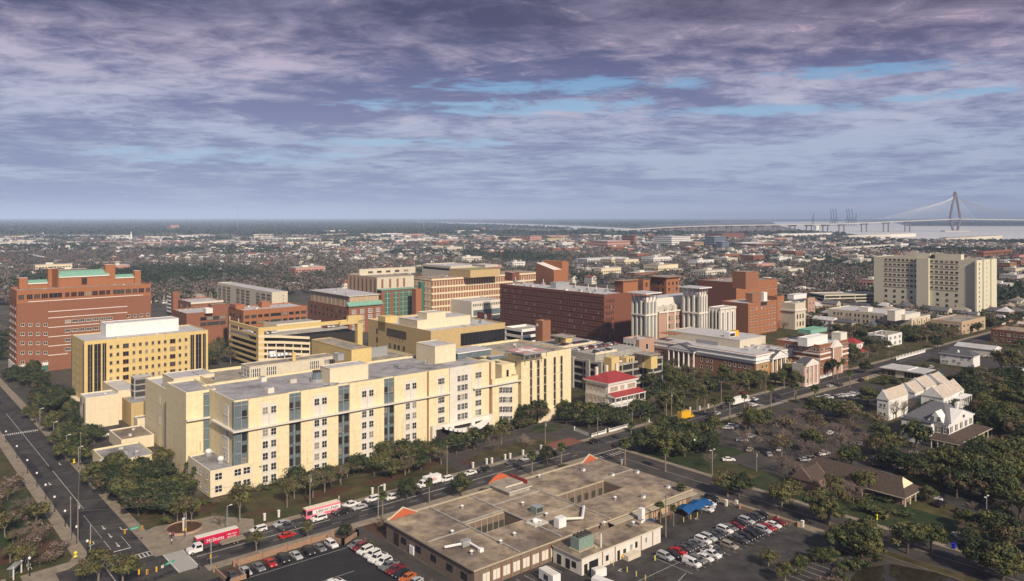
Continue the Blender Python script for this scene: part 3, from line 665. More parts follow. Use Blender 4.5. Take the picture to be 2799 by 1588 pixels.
x, y = b.loc(*Z(3, 1190, 410), 30.5); m = MB().box(x - 2, y + 4, 29, x + 6, y + 7, 30.2, glass_b, roof_l).box(x - 12, y + 14, 29, x + 6, y + 24, 31.4, glass_b, roof_l).box(x - 12.3, y + 13.7, 31.4, x + 6.3, y + 24.3, 31.8, white, roof_l); m.build('lift_lobby', b.root)
b.units(12, 3, 3, b.a - 4, b.b - 4, 29.0, 12, big=.6); b.finish()
# ================================================================ ochre building with black bands
b = Bld('banded_ochre_building', 'ochre hospital building with black ribbon windows and big white rooftop boxes', Z(3, 575, 178), 29.5, ZX(3, 1232), ZX(3, 22)); fx = lambda x, k=3: b.fx(ZX(k, x)); sy = lambda x, k=3: b.sy(ZX(k, x))
b.shell(ochre, roof_l, par=.9, cap=yellow)
x0_, x1_ = fx(838), fx(1229)
m = MB().box(x0_, -.1, 19.5, x1_, .03, 26.2, glass)
for i in range(1, 12): m.box(x0_ + (x1_ - x0_) * i / 12 - .07, -.16, 19.5, x0_ + (x1_ - x0_) * i / 12 + .07, -.101, 26.2, frame_d)
m.build('ribbon_window', b.root)
s0, s1 = sy(358), sy(186)
m = MB().box(-.1, s0, b.zp(Z(3, 0, 255)[1], 0, s0), .03, s1, b.zp(Z(3, 0, 185)[1], 0, s0), glass)
for i in range(1, 6): m.box(-.16, s0 + (s1 - s0) * i / 6 - .07, 20, -.101, s0 + (s1 - s0) * i / 6 + .07, 24.5, frame_d)
m.build('ribbon_window', b.root)
for q in (215, 258, 292, 337):
    for z in (15.8, 11): b.win('S', sy(q), z, 2.0, 2.3, fm=frame_d, nx=2)
for q in (508, 552): b.win('S', sy(q), 19.5, 2.6, 2.8, fm=frame_d, nx=3)
for z in (12, 17, 22): b.win('S', sy(100), z, 1.6, 3, fm=frame_d, nz=2)
b.box('stair_tower', 0, sy(108) - 8, 24, 8, sy(108), 32.5, yellow)
rbox(b, 'penthouse', 3, (540, 22), 705, 458, 28.6, 37, cream2, roof_l); rbox(b, 'penthouse', 3, (455, 88), 925, 295, 28.6, 33.5, cream2, roof_l)
rbox(b, 'stair_tower', 3, (700, 240), 850, 575, 15, 24, yellow, conc_l)
b.units(12, 5, 5, b.a - 5, b.b - 5, 28.7, 22, big=.9); b.finish()
# ================================================================ yellow parking garage
def garage(b, n, wm, lv=3.1, z0=0.0, band=1.1, a=None, c=None, post=9.0, deck=conc, slope=0.0, inner=void):
    a = a or b.a; c = c or b.b
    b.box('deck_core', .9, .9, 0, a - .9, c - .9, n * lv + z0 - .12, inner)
    for k in range(n):
        z = z0 + (k + 1) * lv
        m = MB().box(.1, .1, z - .35, a - .1, c - .1, z - .05, deck)
        m.box(0, 0, z - .4, a, .12, z + band - .4, wm).box(0, .12, z - .4, .12, c, z + band - .4, wm)
        m.box(a - .12, .12, z - .4, a, c, z + band - .4, wm).box(.12, c - .12, z - .4, a - .12, c, z + band - .4, wm); m.build('parapet', b.root)
    np_ = max(1, int(a / post))
    for i in range(np_ + 1):
        x = min(a - .6, a * i / np_); b.box('column', x, .125, 0, x + .6, .6, z0 + n * lv - .41, wm)
    nq = max(1, int(c / post))
    for i in range(1, nq + 1):
        y = min(c - .6, c * i / nq); b.box('column', .125, y, 0, .6, y + .6, z0 + n * lv - .41, wm)
b = Bld('parking_garage', 'yellow and cream parking garage with sloping ramps and a big yellow frame on top', Z(16, 757, 722), 25.0, ZX(16, 1785), ZX(16, 672), cat='parking garage'); GY = b
fx = lambda x, k=16: b.fx(ZX(k, x))
b.b = 46
m = MB().box(0, 0, 0, 3.5, 3.5, 25, yellow).box(0, 3.5, 22.6, 1.2, b.b, 25, yellow).box(3.5, 0, 22.8, fx(1640), 1.0, 25, yellow).box(fx(1560), -2, 22.2, b.a, -.01, 24.4, yellow)
m.box(fx(1735), -2, 0, b.a, 1.5, 27.2, yellow).box(fx(1640), -2, 24.4, fx(1740), 0, 27.5, yellow); m.build('frame', b.root)
xe = fx(1270)
for k in range(6):                               # ramped decks along the front
    z = 21.0 - 3.4 * k; dz = -4.2; m = MB(); t = .3
    for f0, f1 in ((0, .45), (.45, 1)):
        xa, xb = xe * f0, xe * f1; za, zb = z + dz * max(0, (f0 - .1) / .9), z + dz * (f1 - .1) / .9
        m.poly(((xa, -.05, za - 1.5), (xb, -.05, zb - 1.5), (xb, -.05, zb), (xa, -.05, za)), cream2); m.poly(((xa, t, za), (xb, t, zb), (xb, t, zb - 1.5), (xa, t, za - 1.5)), cream2)
        m.poly(((xa, -.05, za), (xb, -.05, zb), (xb, t, zb), (xa, t, za)), cream2); m.poly(((xa, t, za - 1.45), (xb, t, zb - 1.45), (xb, 15, zb - 1.45), (xa, 15, za - 1.45)), conc)
    m.build('ramp', b.root)
m = MB()
for k in range(7): m.box(xe * k / 6 + (.01 if k == 0 else 0), .35, 0, xe * k / 6 + .5, .8, 17.5 - 3.9 * k / 6, cream2)
m.build('column', b.root)
for k in range(6): b.box('parapet', -.1, 0, 20.8 - 3.4 * k - 1.3, .2, b.b, 20.8 - 3.4 * k, yellow)
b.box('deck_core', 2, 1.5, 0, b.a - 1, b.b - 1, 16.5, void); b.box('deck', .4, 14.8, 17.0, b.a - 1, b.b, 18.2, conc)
x, y = b.loc(*Z(16, 1290, 800), 21); m = MB().box(fx(1110), 24, 18.2, fx(1560), b.b - 2, 21.8, cream2, conc); m.box(fx(1110) - .2, 23.8, 21.8, fx(1560), 24.1, 22.8, cream2).box(fx(1110) - .2, 24.1, 18.2, fx(1110), b.b - 2, 22.8, cream2); m.build('deck', b.root)
# ================================================================ yellow tower
b = Bld('yellow_office_tower', 'yellow brick tower with black glass strips at both ends and a long white rooftop box', (230.2, 933.3), 32.4, ZX(1, 1840), ZX(1, 630)); fx = lambda x, k=1: b.fx(ZX(k, x)); sy = lambda x: b.sy(ZX(1, x))
b.shell(yellow, roof_l, par=.5, t=.5, cap=tan)
for s0, s1 in ((775, 818), (832, 892), (905, 940), (1683, 1717), (1730, 1780), (1792, 1820)):
    m = MB().box(fx(s0), -.06, 2.5, fx(s1), .05, 30.6, glass)
    for k in range(9): m.box(fx(s0), -.1, 2.4 + k * 3.5, fx(s1), -.062, 2.7 + k * 3.5, frame_d)
    m.box((fx(s0) + fx(s1)) / 2 - .06, -.12, 2.5, (fx(s0) + fx(s1)) / 2 + .06, -.063, 30.6, frame_t); m.box(fx(s0) - .35, -.35, 2.5, fx(s0) - .02, -.001, 31.2, yellow); m.build('glass_strip', b.root)
zr = [28.9 - 3.75 * k for k in range(8)]
for q in (982, 1042, 1184, 1241, 1297, 1352, 1407, 1461, 1591, 1645):
    for z in zr: b.win('F', fx(q), z - 1.15, 1.25, 1.7, fm=frame_t, nx=2, fr=.07)
for q in (1113, 1527):
    for z in zr: b.win('F', fx(q), z - 1.4, 2.6, 2.1, fm=brick_b, nx=2, fr=.1)
for q in (655, 688, 712):
    for z in zr: b.win('S', sy(q), z - 1.2, 1.2 if q != 688 else .9, 1.9, fm=frame_t)
b.box('glass_strip', -.05, .8, 2.5, .001, 2.2, 31, glass); b.box('glass_strip', -.05, b.b - 1.4, 2.5, .001, b.b - .5, 31, glass)
rbox(b, 'penthouse', 1, (938, 605), 1580, 890, 31.8, 38.0, white, roof_l)
m = MB().box(-2.2, 0, 0, -.01, b.b + 2, 4.4, cream2)
for k in range(4): m.box(-2.26, 1 + k * 4, .2, -2.2, 3.4 + k * 4, 3.4, void)
m.build('arcade', b.root); b.units(7, 3, 2, b.a - 3, 5, 31.9, 8, big=.4); b.finish()
# ================================================================ big red brick hospital tower
b = Bld('brick_hospital_tower', 'tall orange-red brick hospital tower with green barrel roofs and brick chimneys on top', (45.7, 794.3), 47.8, 412.5, 13.9); fx = lambda x, k=1: b.fx(ZX(k, x)); sy = lambda x: b.sy(ZX(1, x))
b.b = 26; b.shell(brick_o, roof_t, par=1.0, h=47.8); zf = 40.4
m = MB().box(-.05, -.12, 0, b.a + .05, -.002, zf, brick).box(-.12, 0, 0, -.002, b.b, zf + 3, brick); m.build('brick_skin', b.root)
for x0_, x1_ in ((160, 215), (235, 290), (300, 355), (365, 425), (432, 550), (575, 615), (628, 680), (692, 745), (755, 805), (815, 865), (875, 930), (938, 975), (998, 1100), (1110, 1160), (1170, 1215), (1225, 1275), (1290, 1328)):
    b.win('F', (fx(x0_) + fx(x1_)) / 2, 42.4, fx(x1_) - fx(x0_), 2.9, fm=brick_o, nx=3)
for i, (p, q, y_) in enumerate(((250, 1265, 405), (425, 1125, 492), (425, 1125, 548), (425, 880, 632), (425, 640, 715), (425, 640, 797), (425, 600, 878))):
    z = b.zp(Z(1, 0, y_)[1], fx(p)); b.box('string_course', fx(p), -.35, z - .2, fx(q), -.121, z + .2, pinkwhite)
b.box('brick_skin', fx(425), -.3, 2, fx(1125), -.121, b.zp(Z(1, 0, 492)[1], fx(425)) - .3, brick)
for q in (200, 268, 336, 402):
    for y_ in (607, 688, 770, 853, 940): b.win('F', fx(q), b.zp(Z(1, 0, y_)[1], fx(q)) - .9, 1.9, 1.8, off=-.12, nx=2)
for q in (600, 662, 722, 785, 845, 908, 968):
    for y_ in (577, 658, 740, 822): b.win('F', fx(q), b.zp(Z(1, 0, y_)[1], fx(600)) - .9, 3.0, 1.8, off=-.3, nx=3)
for q in (1137, 1195, 1250, 1307):
    for y_ in (530, 610): b.win('F', fx(q), b.zp(Z(1, 0, y_)[1], fx(1137)) - .9, 1.8, 1.9, off=-.12, nx=2)
for q in (60, 90, 120):
    for k in range(9): b.win('S', min(b.b - 2, 3 + (120 - q) * .28), 4 + 4.1 * k, 2.6, 1.2, off=-.12)
for z in (8, 12, 16, 20, 24, 28, 32): b.box('string_course', -.25, 0, z, -.121, b.b, z + .25, pinkwhite)
m = MB().box(-.6, -.6, 0, fx(425), -.31, 5.2, pinkwhite); m.box(-.6, -.3, 0, -.13, b.b, 5.2, pinkwhite)
for q in (205, 268, 335, 400): m.box(fx(q) - 1.5, -.66, .2, fx(q) + 1.5, -.605, 3.6, glass_g)
m.build('arcade', b.root)
def barrel(x0_, x1_, yn, dep, zb, ze, rise):
    m = MB().box(x0_, yn, zb, x1_, yn + dep, ze, brick_o); o = m.build('penthouse', b.root)
    pr = [(yn - .4 + (dep + .8) * t, ze + rise * math.sin(math.pi * (.08 + .84 * t)) - rise * math.sin(math.pi * .08)) for t in lin(0, 1, 12)]
    MB().xprism(pr, x0_ - .3, x1_ + .3, copper).build('barrel_roof', b.root); MB().box(x0_ - .3, yn - .6, ze - .5, x1_ + .3, yn - .42, ze + .1, pinkwhite).build('eaves', b.root)
P = b.loc(*Z(1, 528, 275), 47); yn = P[1]; fy = lambda q: b.sol(ZX(1, q), b.wp(0, yn), b.d)
barrel(fy(525), fy(962), yn, 13, 46.5, 53.2, 4.6); barrel(fy(190), fy(452), yn + 2.5, 9, 46.5, 50.0, 2.4); barrel(fy(995), fy(1222), yn + 2.5, 9, 46.5, 51.0, 2.4)
for q, w_, z_ in ((430, 3, 58.5), (462, 2.2, 58.2), (935, 3.4, 59.6), (172, 2.6, 53.5), (1195, 2.2, 55)):
    b.box('chimney', fy(q), yn + 1, 46.5, fy(q) + w_ * 1.7, yn + 6, z_, brick_o, pinkwhite)
b.box('window', fy(722), yn - .5, 48.2, fy(768), yn - .02, 52, void)
b.units(6, 3, 1.5, b.a - 4, yn - 1, 46.9, 6, big=.5); b.finish(100)
def simple(name, label, k, c, r, l, h, wm, rm, rows=(), cf=0, cs=0, ws=(1.6, 1.8), fm=frame_w, cap=None, cat='building', units=4, gm=None, rot=None, par=.8, y0=None, **kw):
    b = Bld(name, label, Z(k, *c), h, ZX(k, r), ZX(k, l), cat=cat, rot=rot); b.shell(wm, rm, par=par, cap=cap)
    for z in rows:
        if cf:
            for x in mids(1, b.a - 1, cf): b.win('F', x, z, ws[0], ws[1], fm=fm, gm=gm, **kw)
        if cs:
            for x in mids(1, b.b - 1, cs): b.win('S', x, z, ws[0], ws[1], fm=fm, gm=gm, **kw)
    if units: b.units(units, 2, 2, max(3, b.a - 3), max(3, b.b - 3), h - par + .05, len(label), big=.7)
    return b
# ---- brick and other blocks left of centre
b = simple('brick_lab_building', 'flat red brick building with two rows of dark windows, right behind the yellow tower', 16, (35, 575), 450, -120, 22.5, brick, roof_l, cs=0, units=9)
fx = lambda x, k=16: b.fx(ZX(k, x))
for q in (205, 272, 333, 397):
    for y_ in (628, 682): b.win('F', fx(q), b.zp(Z(16, 0, y_)[1], fx(205)) - 1.2, 4.2, 2.4, nx=3, fm=frame_d)
for q in (205, 272): b.win('F', fx(q), 14, 1, 1)
rbox(b, 'penthouse', 16, (285, 490), 455, 255, 21.8, 27, brick, copper); rbox(b, 'air_handler', 16, (230, 530), 300, 200, 21.8, 25, white); b.wins.pop(); b.wins.pop(); b.finish()
b = Bld('brick_office_building', 'orange brick building with five rows of ribbon windows and an orange rooftop box', Z(16, 605, 545), 28.0, ZX(16, 1245), ZX(16, 452)); fx = lambda x, k=16: b.fx(ZX(k, x))
b.shell(brick_o, roof_l, par=.9)
xs = [612, 675, 745, 805, 870, 992, 1055, 1118, 1175, 1240]
for j in range(5):
    z = 24.0 - 4.2 * j
    for p, q in zip(xs[:-1], xs[1:]): b.win('F', (fx(p) + fx(q)) / 2, z - 1.3, fx(q) - fx(p) - 1.3, 1.9, fm=frame_d, nx=3)
    for y_ in mids(2, b.b - 2, 4): b.win('S', y_, z - 1.3, 3.2, 1.9, fm=frame_d, nx=3)
for p in xs: b.box('pier', fx(p) - .35, -.4, 0, fx(p) + .35, -.002, 27.6, brick_o)
b.box('stair_tower', 0, b.b * .5, 27, 6, b.b * .9, 30.5, brick_o); rbox(b, 'penthouse', 16, (790, 462), 875, 750, 27, 31, brick_o, roof_t); b.units(8, 8, 3, b.a - 5, b.b - 2, 27.2, 3, big=.6)
for q in (473, 560): b.box('downpipe', -.5, b.sy(ZX(16, q)) - .3, 6, -.002, b.sy(ZX(16, q)) + .3, 22, tan_l)
b.finish()
b = simple('white_roofed_clinic', 'small brick clinic with a white roof band, left of the balcony flats', 1, (1690, 408), 1975, 1575, 20, brick, roof_l, rows=(14, 8), cf=5, cs=2, ws=(2.2, 2.2), cap=offwhite, units=3)
b.box('cornice', -.3, -.3, 18.4, b.a, -.01, 19.9, offwhite); b.finish()
b = Bld('brick_garage', 'brick parking garage with white deck bands beside the tall brick hospital tower', Z(1, 1530, 340), 19, ZX(1, 1590), ZX(1, 1385), cat='parking garage'); b.b = 18
b.shell(brick, conc_l, 0, 0, b.a, 6, h=21)
for k in range(5): b.box('parapet', -.2, 6, 3.3 * k + 2, .4, b.b, 3.3 * k + 3.6, white)
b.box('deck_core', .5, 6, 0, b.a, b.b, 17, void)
b = Bld('balcony_apartments', 'cream apartment slab with stacked dark balconies along its long side', Z(16, 893, 362), 21.5, ZX(16, 1050), ZX(16, 345)); b.shell(tan_l, roof_l, cap=cream2, par=.6)
n = 11
for i, y_ in enumerate(mids(1, b.b - 1, n)):
    if i in (3, 7): continue
    for z in lin(2, 17, 6):
        w_ = b.b / n * .7; b.win('S', y_, z, w_, 2.0, nx=3, fm=frame_t)
for z in lin(2, 17, 6): b.win('F', b.a * .72, z, 1.2, 1.2)
b.finish()
b = Bld('green_roofed_lab', 'red brick laboratory with a green metal roof band and a grey panelled top storey', Z(16, 1665, 515), 20.5, ZX(16, 2012), ZX(16, 1255)); fx = lambda x, k=16: b.fx(ZX(k, x))
b.shell(brick, roof_t, par=.6)
for q in (1715, 1797, 1878, 1955):
    for z in (15.2, 10.6, 6, 1.5): b.win('F', fx(q), z, 3.6, 3.2, nx=3, nz=2, fm=pinkwhite, fr=.3)
for q in mids(3, b.b - 3, 9):
    for z in (15.2, 10.6): b.win('S', q, z, 2.2, 2.2, fm=frame_d)
m = MB().box(2, 2.5, 20, b.a - 3, b.b - 1, 28.5, sand)
for i in range(9): m.box(1.7, 3 + (b.b - 4) * i / 9, 20, 1.98, 3.5 + (b.b - 4) * i / 9, 28, tan)
for i in range(6): m.box(2 + (b.a - 6) * i / 6, 2.2, 22.5, 2.6 + (b.a - 6) * i / 6, 2.48, 28, tan)
m.box(.8, 1.5, 28.5, b.a - 2, b.b, 29.0, offwhite, roof_l); m.build('upper_storey', b.root)
MB().xprism(((-1.2, 21.0), (2.2, 23.4), (2.2, 24.2), (-1.2, 21.8)), -1, b.a - 1, copper).build('green_canopy', b.root); b.box('ribbon_window', 2, 2.05, 20.2, b.a - 3, 2.19, 22.0, glass_g)
b.units(8, 4, 4, b.a - 5, b.b - 4, 29.0, 31, big=.8); b.finish()
b = Bld('ribbed_library', 'tan ribbed concrete block with a flat white roof rim, left of the striped brick building', Z(16, 1945, 212), 36, ZX(16, 2312), ZX(16, 1652)); fx = lambda x, k=16: b.fx(ZX(k, x))
b.shell(tan, roof_t, par=.7, cap=offwhite)
for i, y_ in enumerate(lin(1, b.b - 1, 8)): b.box('rib', -.8, y_ - .35, 0, -.002, y_ + .35, 35, brick_b)
b.box('front_panel', .0, -.3, 20, b.a, -.002, 35.2, tan_l)
for q in (1997, 2075, 2150, 2215): b.box('window_slot', fx(q) - 1.1, -.36, 26, fx(q) + 1.1, -.301, 34, brick_b)
rbox(b, 'penthouse', 16, (1770, 135), 2330, 1760, 35.3, 41, tan_l, roof_l)
x, y = b.loc(*Z(16, 1770, 135), 41)
for q in lin(1880, 2235, 5): xx = b.sol(ZX(16, q), b.wp(0, y), b.d); b.win('F', xx, 37, 5, 2, off=y, nx=3, fm=frame_t)
b.finish()
b = Bld('green_glass_lab', 'brick piers with tall green glass bays below the tan ribbed block', Z(16, 1990, 345), 28.5, ZX(16, 2322), ZX(16, 1945)); fx = lambda x, k=16: b.fx(ZX(k, x)); b.b = 7
b.shell(brick, roof_t, par=.4, cap=copper)
for q in (2050, 2135, 2205, 2265):
    m = MB().box(fx(q) - 2.6, -.1, 1, fx(q) + 2.6, .03, 27, glass_g)
    for k in range(7): m.box(fx(q) - 2.6, -.2, 2 + 3.9 * k, fx(q) + 2.6, -.105, 2.5 + 3.9 * k, copper)
    m.box(fx(q) - .1, -.18, 1, fx(q) + .1, -.104, 27, offwhite); m.build('glass_bay', b.root)
b.box('cornice', -.8, -.8, 28.4, b.a + .5, b.b, 29.1, copper)
b = Bld('glass_stair_building', 'slim brick and green glass stair tower against the striped building', Z(16, 2335, 330), 29.5, ZX(16, 2392), ZX(16, 2310)); b.b = 6
b.shell(brick_o, roof_t, par=.5); b.box('glass_bay', b.a, 1, 0, b.a + 3.5, 5, 35, glass_g, copper)
b = Bld('striped_brick_building', 'wide building striped with brick-brown windows and cream bands, behind the ochre buildings', Z(14, 1085, 572), 34, ZX(14, 1935), ZX(14, 938)); fx = lambda x, k=14: b.fx(ZX(k, x))
b.shell(brick, roof_t, par=.6, cap=cream2)
for z in (1, 7, 13, 19, 25, 31.8):
    b.box('cream_band', -.35, -.35, z, b.a, -.002, z + 1.6, cream2); b.box('cream_band', -.35, -.002, z, -.002, b.b, z + 1.6, cream2)
for z in (2.7, 8.7, 14.7, 20.7, 26.7):
    m = MB()
    for x in mids(.5, b.a - .5, 44): m.box(x - .25, -.28, z, x + .25, -.003, z + 4.3, cream2)
    for y_ in mids(.5, b.b - .5, 14): m.box(-.28, y_ - .25, z, -.003, y_ + .25, z + 4.3, cream2)
    m.build('window_frame', b.root); b.box('ribbon_window', -.05, -.06, z + .2, b.a, -.001, z + 4, frame_d if False else brick_b)
rbox(b, 'plant_room', 14, (1385, 512), 1617, 1225, 33.4, 40, ochre, mat('olive_roof', (.30, .28, .14), streak=.1)); rbox(b, 'air_handler', 14, (1500, 470), 1600, 1400, 40, 42, conc_l)
b.units(9, 3, 3, b.a * .5, b.b - 3, 33.5, 4, big=.9)
b = simple('pale_laboratory', 'low pale concrete block beyond the striped building roofline', 14, (1230, 478), 1480, 1010, 36, tan_l, roof_l, units=2)
b.box('ribbon_window', -.05, 2, 31, -.001, b.b - 2, 33.5, void)
b = simple('white_banded_building', 'low white building with a strip of small windows, left of the dark brick block', 11, (-40, 640), 260, -320, 14, offwhite, roof_l, rows=(9.5,), cf=16, ws=(1.2, 2.2), fm=frame_t, units=5)
b.box('ribbon_window', 2, -.06, 1, b.a - 2, -.001, 6, glass_b); b.finish()
# ---- dark red brick block
b = Bld('dark_brick_hospital', 'huge dark red brick block with eight rows of narrow slit windows', Z(11, 1290, 568), 36.5, ZX(11, 1397), ZX(11, 245)); DB = b
b.a0 = b.a; b.shell(brick_d, roof_l, x1=42, par=.8)
for j in range(8):
    z = 32.2 - 4.15 * j
    for y_ in mids(2, b.b - 2, 46): b.win('S', y_, z - 1.7, .75, 2.3, fm=None)
    for x in mids(1, b.a - 1, 5): b.win('F', x, z - 1.7, .75, 2.3, fm=None)
m = MB()
for j in range(9): m.box(-.3, 0, 34.6 - 4.15 * j - .1, -.002, b.b, 34.6 - 4.15 * j + .45, brick_d)
m.build('brick_band', b.root)
rbox(b, 'stair_tower', 11, (370, 352), 440, 295, 35.7, 42.5, brick_d, roof_l); rbox(b, 'plant_room', 11, (805, 452), 940, 748, 35.7, 40, metal_g)
x, y = b.loc(*Z(11, 690, 440), 38); b.box('parapet_screen', x - 1, y - 12, 35.7, x - .6, y + 12, 38.4, brick_d)
for q, r_ in ((1210, 525), (1320, 520), (1000, 485), (1130, 510), (400, 430), (480, 450), (680, 455)):
    x, y = b.loc(*Z(11, q, r_), 37); m = MB().tube((0, 0, 0), (0, 0, 4.5), .25, white, 6).box(-1.6, -1, 0, 1.6, 1, 1.8, metal_g); m.build('exhaust_stack', b.root, (x, y, 35.75))
b.units(16, 2, 4, b.a - 2, b.b - 6, 35.75, 41, big=1.0); b.finish(100)
b = Bld('brick_shaft_building', 'tall blank brick shaft with orange sunny side ending the dark brick block', Z(11, 1480, 437), 44, ZX(11, 1628), ZX(11, 1397)); b.shell(brick_o, roof_t, par=.6)
b.box('shaded_brick_side', -.15, -.001, 0, -.002, b.b, 43.9, brick_d); b.box('roof_slab', -1.5, -1, 43.98, b.a, b.b + 1, 44.4, brick_b, roof_b)  # unlit left side: shade painted in as a darker brick skin
b = Bld('slanted_roof_tower', 'brick tower block with one slanted pale roof plane', Z(11, 785, 322), 46, ZX(11, 930), ZX(11, 650)); b.b = 22
m = MB().box(0, 0, 0, b.a, b.b, 46, brick_o).box(-.12, 0, 0, -.002, b.b, 45.9, brick_b)  # browner skin paints the shade of the left side
m.poly(((0, 0, 46.02), (b.a * .55, 0, 46.02), (b.a * .55, b.b, 51), (0, b.b, 51)), pinkwhite).box(b.a * .55, 0, 46, b.a, b.b, 52.5, brick_o); m.poly(((0, 0, 46), (0, b.b, 51), (0, b.b, 46)), brick_b); m.build('wall', b.root)
b = simple('brown_brick_wing', 'brown brick wing with a few small windows right of the blank brick shaft', 11, (1680, 425), 1745, 1570, 41, brick_o, roof_b, rows=(36, 30), cf=1, cs=2, ws=(2.2, 3), fm=frame_d, units=0)
b.box('shaded_brick_side', -.1, 0, 0, -.002, b.b, 40.8, brick_b); b.finish()  # left side skinned browner, its shade put into the colour
b = simple('flat_topped_brick_building', 'brown brick building with an overhanging flat roof behind the twin white pavilion towers', 11, (1912, 400), 2042, 1755, 42, brick_o, roof_b, rows=(36, 31.5, 27), cf=3, cs=3, ws=(1.8, 2.4), fm=frame_d, units=0)
b.box('shaded_brick_side', -.1, b.b * .55, 0, -.002, b.b, 40.8, brick_d); b.box('roof_slab', -2, -2, 41.98, b.a + 3, b.b + 2, 42.5, brick_b, roof_t); b.finish()  # shade on the back half of the left side painted as darker brick
b = simple('long_brick_hospital', 'long dark brick hospital range with an orange sunlit end and a rooftop tower', 12, (320, 492), 640, 20, 31, brick_d, roof_t, units=10)
b.box('sunlit_brick_end', 0, -.15, 0, b.a, -.002, 30.8, brick_o); rbox(b, 'roof_tower', 12, (395, 412), 495, 290, 30, 44, brick_b, roof_t)  # sunlight on the end painted in as a brighter orange skin
for x in mids(b.a * .6, b.a, 4): b.win('F', x, 22, 1.6, 2.2, off=-.15)
b.box('pale_panel', 1, -.3, 25, b.a * .5, -.151, 30.3, sand); b.finish()
b = simple('ochre_end_building', 'slim orange-ochre brick end block beside the neoclassical building', 12, (640, 600), 695, 560, 26, brick_o, roof_t, rows=(20, 15, 10, 5), cf=2, ws=(1.5, 2.2), units=0); b.finish()
b = Bld('orange_apartment_block', 'orange brick apartment block with five rows of small pale-silled windows', Z(12, 415, 655), 24.5, ZX(12, 637), ZX(12, 207)); fx = lambda x, k=12: b.fx(ZX(k, x))
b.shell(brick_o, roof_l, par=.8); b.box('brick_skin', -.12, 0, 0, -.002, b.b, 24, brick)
for j in range(5):
    for q in (435, 455, 480, 520, 548, 575, 600, 620): b.win('F', fx(q), 20 - 4.4 * j - 1, 1.5, 1.9, fm=pinkwhite)
b.box('stair_tower', b.a * .3, 4, 24, b.a * .6, 10, 31, brick_b, roof_b); b.box('vent_hood', b.a * .66, 3, 24, b.a * .78, 6, 31, white); b.units(5, 3, 3, b.a - 3, b.b - 3, 23.8, 5, big=.6)
b.box('recess_shade', fx(512), -.05, 21.4, fx(560), .01, 24.2, void); b.finish()  # flat near-black sheet, recess shade given by its colour
b = Bld('neoclassical_courthouse', 'pale neoclassical building with arched windows, right of the orange apartment block', Z(12, 780, 655), 21, ZX(12, 862), ZX(12, 665)); b.shell(tan_l, roof_l, cap=offwhite); fx = lambda x, k=12: b.fx(ZX(k, x))
b.box('cornice', -.8, -.8, 14.5, b.a + .4, -.01, 15.6, offwhite); b.box('cornice', -.8, -.01, 14.5, -.01, b.b, 15.6, offwhite)
for q in (798, 820, 842):
    for z in (8.5, 2.5): b.win('F', fx(q), z, 2.2, 3.6, fm=tan)
rbox(b, 'penthouse', 12, (770, 590), 870, 720, 20.2, 24, white, roof_l); b.units(5, 2, 4, b.a, b.b - 4, 20.3, 6, big=.7); b.finish()
b = simple('brick_side_building', 'brown and white building tucked behind the neoclassical one', 12, (880, 615), 937, 860, 18, brick_p, roof_l, rows=(12, 7, 2), cf=2, ws=(1.8, 2.2), units=0); b.finish()
b = Bld('long_garage', 'long pale parking garage with dark open decks, left of the tall cream tower', Z(12, 1010, 590), 13, ZX(12, 1480), ZX(12, 885), rot=12, cat='parking garage'); garage(b, 4, tan_l, lv=3.1, post=14)
# ---- twin pavilion building
b = Bld('twin_pavilion_hospital', 'pinkish brick hospital with white pilasters and a white stepped top storey', Z(11, 1835, 745), 29.0, ZX(11, 2290), ZX(11, 1700)); fx = lambda x, k=11: b.fx(ZX(k, x))
b.shell(brick_p, roof_l, par=.8, cap=offwhite)
ps = [1918, 1992, 2065, 2138, 2210, 2282]
for q in ps: b.box('pilaster', fx(q) - .5, -.7, 0, fx(q) + .5, -.002, 31.5, offwhite)
for p, q in zip(ps[:-1], ps[1:]):
    for z in (22.5, 17.5, 12): 
        for f in (.3, .7): b.win('F', fx(p) + (fx(q) - fx(p)) * f, z, 2.0, 3.0, fm=sand, nx=2, nz=2)
for z in (22, 17, 12):
    for y_ in mids(1.5, b.b - 1, 2): b.win('S', y_, z, 1.6, 2.6, fm=sand)
b.box('cornice', -.6, -.9, 28.2, b.a, -.71, 29.3, offwhite)
m = MB().box(1, 3, 28.3, b.a - 1, b.b + 6, 31.8, conc_l, roof_l).box(4, 5, 31.8, b.a - 1, b.b + 8, 37, offwhite, roof_l); m.build('top_storey', b.root)
for q in (1955, 2030, 2100, 2172, 2245): MB().xprism(((2.4, 28.6), (2.4, 31.5), (4.5, 32.6), (4.5, 28.6)), fx(q) - 2.4, fx(q) + 2.4, conc_l).build('dormer', b.root)
b.finish()
